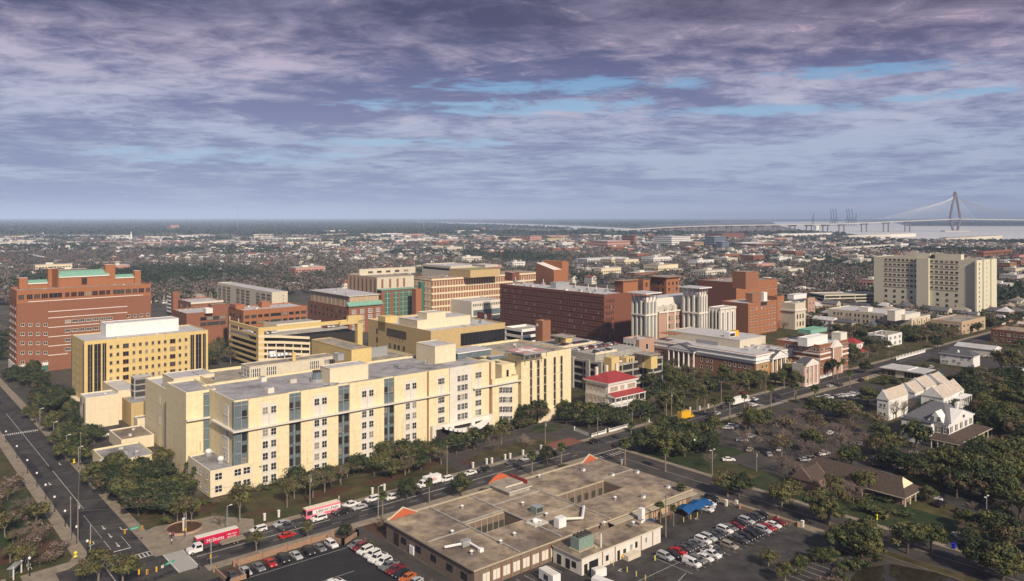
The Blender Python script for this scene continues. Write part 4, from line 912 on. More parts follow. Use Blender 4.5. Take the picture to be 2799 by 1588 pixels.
def pavilion(label, k, sl, body, ztop, yb, slab=2.0):
    (c0, cy), r0, l0 = body
    b = Bld('pavilion_tower', label, Z(k, c0, cy), ztop, ZX(k, r0), ZX(k, l0), cat='tower'); t = ztop
    b.box('wall', .8, .8, 0, b.a - .8, b.b - .8, t - 3, pinkwhite)
    for i in range(4):
        f = i / 3
        for x0_, y0_ in ((0 + (b.a - 1.2) * f, 0), (0, (b.b - 1.2) * f)):
            b.box('pilaster', x0_, y0_, 0, x0_ + 1.2, y0_ + 1.2, t - 5, offwhite)
            m = MB(); cx3, cy3 = x0_ + .6, y0_ + .6; m.tube((cx3, cy3, t - 5), (cx3 + (-1.2 if x0_ == 0 else 0), cy3 + (-1.2 if y0_ == 0 else 0), t - .6), .35, metal_g, 4); m.build('strut', b.root)
    for i in range(3):
        x = .6 + (b.a - 1.2) * (i + .5) / 3; b.box('window_slot', x - .9, .74, 2, x + .9, .81, t - 6, glass_b)
        y = .6 + (b.b - 1.2) * (i + .5) / 3; b.box('window_slot', .74, y - .9, 2, .81, y + .9, t - 6, glass_b)
    b.box('cornice', -.3, -.3, 27.5, b.a + .2, b.b + .2, 28.5, offwhite)
    b.box('flat_roof', -slab, -slab, t - .6, b.a + slab, b.b + slab, t, white, roof_l); return b
pavilion('white pavilion tower with flat overhanging roof at the near end of the pinkish hospital', 11, 0, ((1705, 555), 1822, 1562), 42.0, 0)
pavilion('white pavilion tower with flat overhanging roof at the far end of the pinkish hospital', 11, 0, ((2240, 500), 2325, 2075), 44.5, 0)
b = simple('stone_base_building', 'stone and brick lower wing at the foot of the near white pavilion tower', 9, (800, 255), 935, 662, 16, brick_p, roof_l, rows=(9.5, 3), cs=3, cf=1, ws=(2.2, 3.6), units=2); b.box('stone_face', -.2, b.b * .25, 0, -.002, b.b, 15.8, pinkwhite)
for y_ in mids(b.b * .3, b.b, 3): b.win('S', y_, 9.5, 2, 3.6, off=-.2)
b.finish()
b = Bld('column_tower', 'narrow white tower with tall slots between the pinkish hospital and the orange block', Z(12, 195, 690), 27.5, ZX(12, 313), ZX(12, 105)); b.shell(pinkwhite, roof_l, par=.6, cap=offwhite)
for i in range(4): b.box('pilaster', (b.a - 1) * i / 3, -.5, 0, (b.a - 1) * i / 3 + 1, -.002, 26, offwhite); b.box('pilaster', -.5, (b.b - 1) * i / 3, 0, -.002, (b.b - 1) * i / 3 + 1, 26, offwhite)
for i in range(3):
    b.box('window_slot', (b.a - 1) * (i + .5) / 3 - .2, -.1, 3, (b.a - 1) * (i + .5) / 3 + 1.2, -.001, 24, glass_b); b.box('window_slot', -.1, (b.b - 1) * (i + .5) / 3 - .2, 3, -.001, (b.b - 1) * (i + .5) / 3 + 1.2, 24, glass_b)
b.box('cornice', -.8, -.8, 26.2, b.a + .3, -.51, 27.4, offwhite)
# ---- classical buildings with porticoes
def portico(b, face, a0, a1, h0, h1, rise, n, wm, dep=2.6):
    m = MB(); z = h1
    if face == 'F':
        b.box('stylobate', a0, -dep, 0, a1, -.01, h0, pinkwhite)
        for i in range(n): x = a0 + .6 + (a1 - a0 - 1.2) * i / (n - 1); MB().cone(x, -dep + .6, h0, z, .5, .42, wm, 10).build('column', b.root)
        m.box(a0, -dep, z, a1, -.01, z + 1.2, wm); MB().xprism(((a0 - .3, z + 1.21), ((a0 + a1) / 2, z + rise), (a1 + .3, z + 1.21)), -dep - .2, 1.2, wm, ax=1).build('pediment', b.root)
        r = MB(); c = (a0 + a1) / 2
        r.poly(((a0 - .8, -dep - .5, z + 1.3), (c, -dep - .5, z + rise + .3), (c, 4, z + rise + .3), (a0 - .8, 4, z + 1.3)), slate).poly(((c, -dep - .5, z + rise + .3), (a1 + .8, -dep - .5, z + 1.3), (a1 + .8, 4, z + 1.3), (c, 4, z + rise + .3)), slate); r.build('portico_roof', b.root)
    else:
        b.box('stylobate', -dep, a0, 0, -.01, a1, h0, pinkwhite)
        for i in range(n): y = a0 + .6 + (a1 - a0 - 1.2) * i / (n - 1); MB().cone(-dep + .6, y, h0, z, .5, .42, wm, 10).build('column', b.root)
        m.box(-dep, a0, z, -.01, a1, z + 1.2, wm); MB().xprism(((a0 - .3, z + 1.21), ((a0 + a1) / 2, z + rise), (a1 + .3, z + 1.21)), -dep - .2, 1.2, wm).build('pediment', b.root)
        r = MB(); c = (a0 + a1) / 2
        r.poly(((-dep - .5, a0 - .8, z + 1.3), (4, a0 - .8, z + 1.3), (4, c, z + rise + .3), (-dep - .5, c, z + rise + .3)), slate).poly(((-dep - .5, c, z + rise + .3), (4, c, z + rise + .3), (4, a1 + .8, z + 1.3), (-dep - .5, a1 + .8, z + 1.3)), slate); r.build('portico_roof', b.root)
    m.build('entablature', b.root)
b = Bld('classical_college', 'long brick college with a white cornice and two white column porticoes', Z(9, 1830, 388), 14.6, ZX(9, 2147), ZX(9, 937)); fx = lambda x, k=9: b.fx(ZX(k, x)); sy = lambda x: b.sy(ZX(9, x)); CC = b
b.shell(brick_b, roof_l, par=.5, cap=white)
b.box('entablature', -.5, -.5, 9.6, b.a, -.003, 14.2, white); b.box('entablature', -.5, -.003, 9.6, -.003, b.b, 14.2, white)
for z in (11.2, 13.6): b.box('cornice', -1.1, -1.1, z, b.a + .2, -.502, z + .5, white); b.box('cornice', -1.1, -.502, z, -.502, b.b, z + .5, white)
b.box('sunlit_brick', 0, -.04, 0, b.a, -.001, 9.59, mat('sunlit_ochre_brick', (.42, .25, .11), var=.12))  # sunlight on the front put into a lighter brick colour
for z in (6.2, 2.2):
    for q in lin(1850, 1925, 3) + [2080, 2105, 2130]: b.win('F', fx(q), z, 1.5, 2.2, fm=frame_w, off=-.04)
    for q in (1770, 1735, 1690, 1645, 1600, 1560, 1440, 1400, 1350, 1050, 1015, 985, 955): b.win('S', sy(q), z, 1.4, 2.1, fm=frame_w)
    for q in (1100, 1145, 1190, 1235, 1280): b.win('S', sy(q), z, 1.3, 2.1, fm=frame_w)
portico(b, 'S', sy(1308), sy(1073), 1.0, 10.6, 4.4, 6, white); portico(b, 'F', fx(1948), fx(2068), .6, 10.6, 4.2, 4, white)
rbox(b, 'attic_storey', 9, (1690, 262), 1918, 1052, 14, 18.6, tan_l, roof_l)
x, y = b.loc(*Z(9, 1600, 225), 18.8); m = MB().box(-3, -2, 0, 3, 2, 3, white).box(3.2, -2, 0, 6.4, 1.6, 3.4, signal_y).box(-2.6, -2.06, .4, 2.4, -2.002, 2.2, void); m.build('plant_box', b.root, (x, y, 18.7))
b.box('louvre', b.loc(*Z(9, 1225, 250), 16)[0] - .2, sy(1420), 14.8, b.loc(*Z(9, 1225, 250), 16)[0], sy(1225), 17, metal_g); b.box('terracotta_roof', 2, b.b - 14, 18.65, 9, b.b - 2, 18.9, brick_o)
b.units(8, 3, 3, b.a - 3, b.b * .3, 14.1, 77, big=.8); b.finish()
b = Bld('brick_pediment_college', 'red brick college with white boxes on its roof and a tall white-edged gable bay', Z(10, 455, 300), 18.2, ZX(10, 705), ZX(10, 75)); fx = lambda x, k=10: b.fx(ZX(k, x)); sy = lambda x: b.sy(ZX(10, x))
b.shell(brick, roof_l, par=.7, cap=pinkwhite)
for z in (12.4, 9.6): b.box('cornice', -.5, -.5, z, b.a, -.002, z + .9, pinkwhite); b.box('cornice', -.5, -.002, z, -.002, b.b, z + .9, pinkwhite)
for q in lin(470, 540, 4) + lin(640, 700, 4):
    for z in (14.2, 5.4, 1): b.win('F', fx(q), z, 1.3, 2.1, fm=pinkwhite)
for q in lin(160, 440, 10):
    for z in (14.2, 5.4): b.win('S', sy(q), z, 1.4, 2.1, fm=pinkwhite)
x0_, x1_ = fx(548), fx(628); m = MB().box(x0_, -1.6, 0, x1_, -.01, 15.4, brick_p).box(x0_ - .2, -1.8, 0, x0_ + .8, -1.61, 15.4, pinkwhite).box(x1_ - .8, -1.8, 0, x1_ + .2, -1.61, 15.4, pinkwhite)
m.xprism(((x0_ - .6, 15.41), ((x0_ + x1_) / 2, 19.4), (x1_ + .6, 15.41)), -2, -.02, pinkwhite, ax=1); m.build('gable_bay', b.root); b.box('arched_window', (x0_ + x1_) / 2 - 1.2, -1.68, 2, (x0_ + x1_) / 2 + 1.2, -1.602, 6.4, glass)
rbox(b, 'plant_room', 10, (345, 245), 525, 262, 17.5, 22, white); rbox(b, 'chiller', 10, (375, 175), 520, 262, 22, 24, copper); rbox(b, 'penthouse', 10, (640, 200), 697, 560, 17.5, 22, offwhite); b.units(14, 3, 3, b.a - 3, b.b - 4, 17.6, 14, big=.8); b.finish()
b = Bld('pink_chapel_building', 'small pinkish temple-fronted brick building with a white pediment', Z(10, 305, 470), 12.0, ZX(10, 448), ZX(10, 212)); fx = lambda x, k=10: b.fx(ZX(k, x))
b.shell(conc_l, roof_t, par=.5); b.box('brick_front', 0, -.5, 0, b.a, -.002, 11.4, brick_p); portico(b, 'F', fx(312), fx(425), .4, 10.4, 4, 4, pinkwhite, dep=1.4)
for q in (335, 365, 395):
    for z in (6.4, 1.4): b.win('F', fx(q), z, 1.5, 2.8, fm=pinkwhite, off=-.5)
MB().ball(b.a * .6, 5, 12, 2.6, 2.6, 2.4, tan_l, 12, 6).build('dome', b.root); b.units(5, 2, 3, b.a - 2, b.b - 2, 11.6, 15, big=.6); b.finish()
# ---- parking decks behind the slotted block
b = Bld('brown_parking_garage', 'brown concrete parking garage with open decks behind the red-roofed mansion', Z(9, 555, 475), 15.8, ZX(9, 1010), ZX(9, 190), cat='parking garage'); garage(b, 4, conc, lv=3.7, z0=0, post=8); GB = b
b.b = max(b.b, 20); fx = lambda x, k=9: b.fx(ZX(k, x))
m = MB().box(-.3, -.3, 0, 5.5, 5, 19.2, yellow); m.build('stair_tower', b.root)
for y_ in (6, b.b * .5, b.b - 3): b.box('pier', -1.0, y_, 0, -.002, y_ + 2.4, 16.2, conc)
b.box('upper_deck', 4, 15, 14.9, b.a, 34, 18.2, conc, conc); b.box('upper_deck', -4, 36, 0, b.a - 8, 62, 19.4, conc, conc)
b.box('parapet', 4, 14.7, 18.2, b.a - 20, 14.98, 19.3, cream2); b.box('parapet', -4, 35.7, 19.4, b.a - 14, 35.98, 20.5, cream2)
x, y = b.loc(*Z(9, 905, 385), 19.5); m = MB().box(x, y, 12, x + 5, y + 5, 19, yellow).box(x - .5, y + 5, 12, x + 4, y + 9, 18.5, tan).box(x - 2.5, y - 1, 19.02, x + 6.5, y + 10, 19.4, conc, roof_t); m.build('stair_tower', b.root)
x, y = b.loc(*Z(9, 150, 225), 24.5); m = MB().box(x, y, 18, x + 5, y + 4.5, 24, yellow).box(x - 1, y + 4.6, 18, x + 4, y + 8, 23.6, tan).box(x - 3, y - 1, 24.02, x + 7, y + 10, 24.4, conc, roof_t); m.build('stair_tower', b.root)
m = MB().box(fx(700), 1, 14, fx(772), 5, 17.6, yellow)
for i in range(2): m.box(fx(722) + 1.8 * i, .94, 14.4, fx(722) + 1.8 * i + .9, .998, 17, frame_d)
m.build('stair_head', b.root)
b = Bld('white_striped_garage', 'small white parking garage with black open stripes in front of the dark brick block', Z(3, 1380, 170), 23, ZX(3, 1567), ZX(3, 1230), cat='parking garage'); garage(b, 6, white, lv=3.7, post=9, band=1.7)
b = simple('brick_stair_tower', 'narrow brown brick stair tower at the corner of the white striped garage', 3, (1563, 88), 1635, 1500, 31, brick_b, conc_l, units=0, cat='tower'); b.box('round_sign', -.06, b.b * .6, 27.5, 0, b.b * .85, 29, white)
b = simple('brick_pump_house', 'small dark red block with a white round emblem behind the ochre building', 3, (1110, 25), 1105 + 10, 985, 26, brick_d, roof_t, units=0)
MB().ball(-.1, b.b * .4, 23.5, .1, 1.6, 1.8, white, 12, 6).build('emblem', b.root)
# ---- right side: cream tower and long cream building
b = Bld('cream_apartment_tower', 'tall cream apartment tower with dark window grid, the highest building on the right', Z(12, 2205, 318), 51, ZX(12, 2341), ZX(12, 1395), cat='tower'); sy = lambda x: b.sy(ZX(12, x)); fx = lambda x: b.fx(ZX(12, x))
tw = mat('tower_cream', (.67, .63, .49), streak=.15, var=.04); b.shell(tw, roof_t, par=.6, cap=tan_l)
top = [b.zp(Z(12, 0, y_)[1], 0, sy(2000)) for y_ in (332, 372, 414, 455, 497, 539)]; low = [b.zp(Z(12, 0, y_)[1], 0, sy(1900)) for y_ in (580, 625, 666, 708, 745)]
for q in lin(1490, 1722, 8) + lin(1845, 2043, 6) :
    for z in top: b.win('S', sy(q), z - 1.1, 2.6, 2.1, fm=frame_t, nx=2)
for q in (1490, 1556, 1622, 1688, 1893, 1966, 2040):
    for z in low: b.win('S', sy(q), z - 1.1, 2.2, 2.1, fm=frame_d, nx=2)
m = MB()
for z in top: m.box(-.35, sy(2055), z - 1.7, -.002, sy(1835), z - 1.25, tan_l).box(-.35, sy(1732), z - 1.7, -.002, sy(1480), z - 1.25, tan_l)
m.build('sill_band', b.root)
b.box('fin', -2.4, sy(1830), 0, -.003, sy(1735), 51.2, tw); b.box('fin', -2.2, 0, 0, -.003, sy(2190), 50.8, tw)
m = MB().box(3, sy(2065), 50.4, 10, sy(1835), 55.5, tw, roof_t).box(1, sy(1830), 50.4, 10, sy(1640), 55.5, tw, roof_t); m.build('penthouse', b.root)
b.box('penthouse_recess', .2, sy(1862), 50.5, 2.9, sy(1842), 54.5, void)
for q in (2218, 2275):
    for j in range(11): b.win('F', fx(q), 46.5 - 4.2 * j, 1.7, 2.0, fm=frame_t)
b.box('fin', fx(2240), -1.4, 0, fx(2262), -.002, 51.1, tw); b.box('fin', fx(2300), -1.4, 0, b.a, -.002, 51.1, tw); b.units(6, 2, 3, b.a - 2, sy(2070) - 2, 50.5, 91, big=.8)
b.finish()
b = Bld('long_cream_building', 'long cream three-storey building with rows of paired dark windows below the cream tower', Z(12, 1485, 735), 14.5, ZX(12, 1640), ZX(12, 1037)); sy = lambda x: b.sy(ZX(12, x)); b.shell(tan_l, roof_l, par=.7, cap=offwhite)
for q in (1088, 1117, 1143, 1185, 1212, 1250, 1278, 1317, 1345, 1387, 1415, 1450):
    for z in (10, 5.8, 1.6): b.win('S', sy(q), z, 1.6, 2.3, fm=frame_t)
for z in (4.8, 9.2): b.box('string_course', -.15, 0, z, -.001, b.b, z + .25, offwhite)
rbox(b, 'penthouse', 12, (1350, 690), 1385, 1280, 13.9, 17, offwhite); b.finish()
b = Bld('stepped_cream_building', 'stepped cream building with ochre pilasters right of the long cream building', Z(12, 1690, 770), 12.5, ZX(12, 1835), ZX(12, 1520)); b.shell(tan_l, roof_t, par=.6, cap=offwhite); fx = lambda x: b.fx(ZX(12, x))
for q in (1700, 1730, 1762, 1800): b.box('pilaster', fx(q), -.7, 0, fx(q) + 1.6, -.002, 11, sand)
rbox(b, 'upper_block', 12, (1640, 745), 1757, 1515, 11.5, 15.5, offwhite, roof_l); rbox(b, 'upper_block', 12, (1560, 715), 1637, 1500, 11.5, 19, offwhite, roof_l)
for q in lin(1710, 1820, 4):
    for z in (7, 2): b.win('F', fx(q) + 1, z, 1.5, 2.4, fm=frame_t)
b.finish()
b = simple('tan_two_storey_building', 'tan two-storey building with a flat roof at the foot of the cream tower', 12, (2080, 800), 2265, 1840, 10, sand, roof_t, rows=(5.6, 1.4), cf=6, cs=5, ws=(3.0, 1.8), fm=offwhite, units=5, cap=offwhite)
b.box('balcony', -1.6, 1, 4.4, -.01, b.b - 1, 4.7, offwhite); b.finish()
b = simple('dark_brick_house_block', 'low dark red brick building with a flat roof at the right edge', 10, (2290, 190), 2420, 1968, 9, brick_d, roof_b, rows=(5, 1.2), cs=5, ws=(2.2, 1.8), units=3); b.finish()
# ---- houses around the gardens on the right
def windows_sh(b, face, as_, zs, w_, h_, shutter=slate, off=0.0):
    for a in as_:
        for z in zs:
            b.win(face, a, z, w_, h_, off=off, nx=2, nz=2)
            for s in (-1, 1):
                c = a + s * (w_ / 2 + .42)
                if face == 'F': b.box('shutter', c - .33, off - .12, z, c + .33, off - .01, z + h_, shutter)
                else: b.box('shutter', off - .12, c - .33, z, off - .01, c + .33, z + h_, shutter)
b = Bld('red_roofed_mansion', 'white three-storey mansion with a red hipped roof and a two-level columned porch', Z(9, 525, 645), 15.8, ZX(9, 775), ZX(9, 325)); fx = lambda x: b.fx(ZX(9, x)); sy = lambda x: b.sy(ZX(9, x))
b.box('wall', 0, 0, 0, b.a, b.b, 15.8, pinkwhite); hip(b, 0, 0, b.a, b.b, 16.1, 3.2, red_tin, over=1.0)
b.box('cornice', -.7, -.7, 15.2, b.a + .7, -.01, 15.79, white); b.box('cornice', -.7, -.01, 15.2, -.01, b.b + .5, 15.79, white)
windows_sh(b, 'S', [sy(q) for q in (355, 397, 435, 480)], (12, 7.4, 3), 1.2, 2.3, frame_t)
windows_sh(b, 'F', [fx(q) for q in (560, 593, 650, 713, 748)], (12,), 1.1, 2.1, frame_t)
for q in (570, 610, 655, 705, 745):
    for z in (7.1, 2.7): b.win('F', fx(q), z, 1.4, 2.4, nx=2, nz=2)
for q in (.15, .5, .85): b.box('chimney', b.a * q, b.b * .7, 17, b.a * q + 1.2, b.b * .7 + 1, 21.4, offwhite)
pr = MB().poly(((-.4, -4.6, 10.4), (b.a + 1.4, -4.6, 10.4), (b.a + 1.4, -.01, 11.6), (-.4, -.01, 11.6)), red_tin).box(-.4, -4.6, 10, b.a + 1.4, -4.3, 10.39, white)
pr.poly(((-.4, -4.6, 10.1), (-.4, -.01, 10.1), (-.4, -.01, 11.59), (-.4, -4.6, 10.39)), white); pr.build('porch_roof', b.root)
b.box('porch_deck', -.2, -4.4, 5.9, b.a + 1.2, -.01, 6.2, white); b.box('porch_deck', -.2, -4.4, 0, b.a + 1.2, -.01, 1.8, offwhite)
for x in lin(0, b.a + .8, 6):
    for z0_, z1_ in ((1.8, 5.9), (6.2, 10)): MB().cone(x + .2, -4.15, z0_, z1_, .2, .17, white, 8).build('column', b.root)
m = MB()
for z in (1.8, 6.2): m.box(-.1, -4.3, z + .85, b.a + 1.1, -4.22, z + .97, white); [m.box(x, -4.29, z, x + .08, -4.23, z + .85, white) for x in lin(0, b.a + 1, 40)]
m.build('railing', b.root); b.finish()
b = Bld('red_roofed_cottage', 'small white house with red roof and red porch right of the brick college', Z(10, 780, 290), 9, ZX(10, 800), ZX(10, 700)); b.b = 10; b.a = 9; b.box('wall', 0, 0, 0, b.a, b.b, 9, pinkwhite); hip(b, 0, 0, b.a, b.b, 9, 3, red_tin)
m = MB().poly(((-.2, -3.5, 4.2), (b.a, -3.5, 4.2), (b.a, -.01, 5.4), (-.2, -.01, 5.4)), red_tin)
for x in lin(0, b.a - .3, 4): m.box(x, -3.3, 0, x + .25, -3.05, 4.2, white)
m.build('porch', b.root)
for x in (2, 5):
    for z in (6, 1.5): b.win('F', x, z, 1.2, 1.9)
b.finish()
b = Bld('white_garden_house', 'white flat-roofed two-storey house with dark shutters beyond the street bend', Z(10, 1060, 215), 8.2, ZX(10, 1182), ZX(10, 880)); sy = lambda x: b.sy(ZX(10, x)); b.shell(white, roof_t, par=.5)
windows_sh(b, 'S', [sy(q) for q in (905, 990, 1040)], (4.8, 1.1), 1.2, 1.9); windows_sh(b, 'F', mids(0, b.a, 3), (4.8, 1.1), 1.1, 1.9)
for q in (960, 1010): MB().cone(-1.4, sy(q), 0, 7.6, .35, .3, white, 8).build('column', b.root)
b.box('porch_roof', -2, sy(1025), 7.2, -.01, sy(945), 7.7, white); b.units(5, 2, 2, b.a - 1, b.b - 2, 7.8, 3, big=.6); b.finish()
b = Bld('glass_pavilion', 'low flat-roofed dark glass pavilion with a pale raised centre by the street corner', Z(10, 1362, 552), 4.4, ZX(10, 1428), ZX(10, 982)); b.b = max(b.b, 22); b.box('wall', .6, .6, 0, b.a + 6, b.b - .6, 4.0, frame_d)
for y_ in mids(1, b.b - 1, 12): b.win('S', y_, .4, 1.5, 3.2, fm=frame_t, off=.6)
b.box('centre_wall', .3, b.b * .42, 0, .6, b.b * .62, 4.0, tan_l); b.box('flat_roof', -.6, -.4, 4.02, b.a + 7, b.b, 4.5, roof_l, roof_l); b.box('raised_roof', 1, b.b * .35, 4.5, b.a + 5, b.b * .68, 5.0, white, roof_l); b.finish()
b = Bld('dark_roofed_white_house', 'white two-storey house with a dark hipped roof and a small white dormer', Z(10, 1812, 405), 6.6, ZX(10, 1838), ZX(10, 1522)); sy = lambda x: b.sy(ZX(10, x)); b.a = 11; b.box('wall', 0, 0, 0, b.a, b.b, 6.6, white); hip(b, 0, 0, b.a, b.b, 6.7, 3.4, slate, over=.6)
for q, z in ((1550, 1), (1580, 1), (1645, 2), (1690, 1), (1560, 4.2), (1720, 4.2), (1780, 4.2)): b.win('S', sy(q), z, 1.7, 1.5, nx=3, fm=frame_w)
MB().xprism(((sy(1690), 7.2), (sy(1668), 9.2), (sy(1650), 7.2)), 1.2, 3, white).build('dormer', b.root); b.finish()
b = Bld('metal_roofed_shed', 'long low white metal-roofed building behind the dark-roofed white house', Z(10, 1990, 345), 4.5, ZX(10, 2060), ZX(10, 1650)); b.a = 14; b.box('wall', 0, 0, 0, b.a, b.b, 4.4, offwhite); hip(b, 0, 0, b.a, b.b, 4.5, 1.8, roof_l, gable=white)
def gabled(b, x0, y0, x1, y1, z, rise, m, ax, wm=white, chim=True):
    b.box('wall', x0, y0, 0, x1, y1, z, wm); o = MB()
    if ax == 0:
        o.xprism(((y0 - .3, z), ((y0 + y1) / 2, z + rise), (y1 + .3, z)), x0 - .15, x1 + .15, m); g = MB()
        for e in (x0 - .3, x1 - .1): g.xprism(((y0 - .3, z - .2), ((y0 + y1) / 2, z + rise + .45), (y1 + .3, z - .2)), e, e + .4, wm)
    else:
        o.xprism(((x0 - .3, z), ((x0 + x1) / 2, z + rise), (x1 + .3, z)), y0 - .15, y1 + .15, m, ax=1); g = MB()
        for e in (y0 - .3, y1 - .1): g.xprism(((x0 - .3, z - .2), ((x0 + x1) / 2, z + rise + .45), (x1 + .3, z - .2)), e, e + .4, wm, ax=1)
    o.build('roof', b.root); g.build('gable', b.root)
b = Bld('white_townhouses', 'cluster of white townhouses with tan metal gable roofs and white raised gable ends', Z(10, 1065, 790), 9.0, ZX(10, 1235), ZX(10, 962)); TW = b
L0 = lambda x, y, h=9.0: b.loc(*Z(10, x, y), h)
gabled(b, 0, 0, b.a, b.b, 9, 4, tanroof, 0)
for (x, y), la, lb in (((1300, 722), 9.5, 9), ((1395, 678), 12, 10), ((1530, 640), 9, 10)):
    p = L0(x, y); gabled(b, p[0], p[1], p[0] + la, p[1] + lb, 9, 3.6, tanroof, 0)
p = L0(1550, 770, 9.5); gabled(b, p[0], p[1], p[0] + 12.5, p[1] + 9.5, 9.5, 4, tanroof, 0); gabled(b, p[0] + 12.6, p[1] + .5, p[0] + 25, p[1] + 10, 9.5, 4, tanroof, 0)
for z in (5.5, 1.5):
    for x in mids(p[0] + 1, p[0] + 24, 7): b.win('F', x, z, 1.4, 2.2, off=p[1])
m = MB().box(p[0] + 11, p[1] - 3, 3.8, p[0] + 25, p[1] - .01, 4.1, white).box(p[0] + 11, p[1] - 3, 7.6, p[0] + 25, p[1] - .01, 7.9, white)
for x in lin(p[0] + 11.2, p[0] + 24.6, 6): m.box(x, p[1] - 2.9, 0, x + .3, p[1] - 2.6, 7.6, white)
m.build('porch', b.root)
for y_ in mids(1, b.b - 1, 2):
    for z in (5.5, 1.6): b.win('S', y_, z, 1.0, 1.6)
b.finish()
b = Bld('shuttered_white_house', 'large white house with grey hipped roof, black shutters and a brown porch roof', Z(10, 1592, 1000), 9.2, ZX(10, 1812), ZX(10, 1400)); fx = lambda x: b.fx(ZX(10, x)); sy = lambda x: b.sy(ZX(10, x)); yE = sy(1222)
gs = mat('grey_shingle', (.14, .14, .15), var=.15, scale=1)
b.box('wall', 0, 0, 0, b.a, b.b, 9.2, white); b.box('wall', -2.2, b.b, 0, b.a - 2, b.b + 9, 9.0, white)
m = MB(); yR = b.b + 9; xm = b.a / 2
m.poly(((-.6, -.6, 9.2), (b.a + .6, -.6, 9.2), (xm + 1, 6, 14.2), (xm - 1, 6, 14.2)), gs).poly(((-.6, -.6, 9.2), (xm - 1, 6, 14.2), (xm - 1, yR - 6, 14.2), (-.6, b.b + .3, 9.2)), gs)
m.poly(((b.a + .6, -.6, 9.2), (b.a + .6, yR, 9.2), (xm + 1, yR - 6, 14.2), (xm + 1, 6, 14.2)), gs).poly(((b.a + .6, yR, 9.2), (-.6, yR, 9.2), (xm - 1, yR - 6, 14.2), (xm + 1, yR - 6, 14.2)), gs)
m.poly(((-.6, b.b + .3, 9.2), (xm - 1, yR - 6, 14.2), (-.6, yR, 9.2)), gs).poly(((xm - 1, 6, 14.2), (xm + 1, 6, 14.2), (xm + 1, yR - 6, 14.2), (xm - 1, yR - 6, 14.2)), gs)
m.build('roof', b.root)
MB().xprism(((1.5, 9.3), (b.b * .55, 13.4), (b.b - .5, 9.3)), -.75, 5, white).build('gable', b.root)
for y_ in (b.b * .38, b.b * .68): b.win('S', y_, 9.9, 1.0, 1.5, off=-.76, fm=frame_d)
MB().xprism(((1.6, 9.3), (b.a / 2, 12.8), (b.a - 1.6, 9.3)), -.8, 5, white, ax=1).build('gable', b.root); MB().cone(b.a / 2, -.9, 10, 10.9, .5, .5, slate, 12).build('lunette', b.root)
for y_ in (3.6,): MB().xprism(((y_ - 1.4, 10), (y_, 12.2), (y_ + 1.4, 10)), .8, 4, white).build('dormer', b.root)
b.box('chimney', b.a * .62, 2.4, 11, b.a * .62 + 1, 3.4, 14.6, white); b.box('cornice', -.5, -.5, 8.7, b.a + .4, -.01, 9.19, white); b.box('cornice', -.5, -.01, 8.7, -.01, b.b, 9.19, white)
b.box('flat_porch_roof', -3.2, b.b * .62, 8.6, -.02, b.b + 8.5, 9.05, slate); b.box('wall', -3, b.b * .62 + .2, 0, -.02, b.b + 8.3, 8.59, white)
windows_sh(b, 'S', [b.b * f for f in (.14, .42)], (5.2,), 1.4, 2.4); windows_sh(b, 'S', [b.b * f for f in (.75, 1.15)], (5.2, 1.2), 1.4, 2.4, off=-3)
windows_sh(b, 'F', mids(.4, b.a - .4, 5), (5.4,), .9, 2.3)
m = MB()
m.poly(((-5, -5.5, 3.4), (b.a + 6, -5.5, 3.4), (b.a + .2, -.02, 4.9), (-.1, -.02, 4.9)), shingle).poly(((-5, -5.5, 3.4), (-.1, -.02, 4.9), (-.1, b.b * .6, 4.9), (-5, b.b * .6, 3.4)), shingle).poly(((b.a + 6, -5.5, 3.4), (b.a + 6, 8, 3.4), (b.a + .2, 8, 4.9), (b.a + .2, -.02, 4.9)), shingle)
m.box(-5, -5.5, 3.05, b.a + 6, -5.3, 3.38, tan_l).box(-5, -5.3, 3.05, -4.8, b.b * .6, 3.38, tan_l); m.build('porch_roof', b.root)
for x in lin(-4.6, b.a + 5.4, 9): MB().cone(x, -5.1, 0, 3.1, .22, .18, tan_l, 8).build('column', b.root)
for y_ in lin(-2.5, b.b * .55, 4): MB().cone(-4.7, y_, 0, 3.1, .22, .18, tan_l, 8).build('column', b.root)
for x in mids(0, b.a, 4): b.win('F', x, .7, 1.2, 2.2)
b.finish()
# long dark brown roof
b = Bld('brown_roofed_hall', 'long single-storey hall with a dark brown shingle roof and cream gable ends', None, 3.0, 0, 0, uv=(249, 105, 262.5, 140)); b.box('wall', .8, .8, 0, b.a - .8, b.b - .8, 3.0, mat('hall_brick', (.22, .15, .12), var=.15, scale=1))
m = MB(); A_ = b.a; hz = 7.0
m.poly(((-.4, -1, 3), (A_ / 2, 3.2, hz), (A_ / 2, b.b - 3, hz), (-.4, b.b, 3)), shingle).poly(((A_ + .4, -1, 3), (A_ + .4, b.b, 3), (A_ / 2, b.b - 3, hz), (A_ / 2, 3.2, hz)), shingle)
m.poly(((-.4, -1, 3), (A_ + .4, -1, 3), (A_ * .8, 1.5, 4.6), (A_ * .2, 1.5, 4.6)), shingle).poly(((-.4, b.b, 3), (A_ / 2, b.b - 3, hz), (A_ + .4, b.b, 3)), shingle).poly(((-.4, -1, 3), (A_ * .2, 1.5, 4.6), (A_ / 2, 3.2, hz)), shingle).poly(((A_ + .4, -1, 3), (A_ / 2, 3.2, hz), (A_ * .8, 1.5, 4.6)), shingle)
m.box(-.4, -1.02, 2.7, A_ + .4, -.8, 2.99, tan_l).box(-.42, -.8, 2.7, -.2, b.b, 2.99, tan_l); m.build('roof', b.root)
MB().poly(((A_ * .2, 1.3, 4.62), (A_ * .8, 1.3, 4.62), (A_ / 2, 2.9, 7.1)), cream2).build('gable', b.root)
gabled(b, -8, b.b - 10, 1, b.b - 2, 2.9, 3.4, shingle, 0, wm=MATS['hall_brick'])
for x in (.5, 4, 8, 12): b.box('column', x, -.6, 0, x + .4, -.2, 2.7, tan_l)
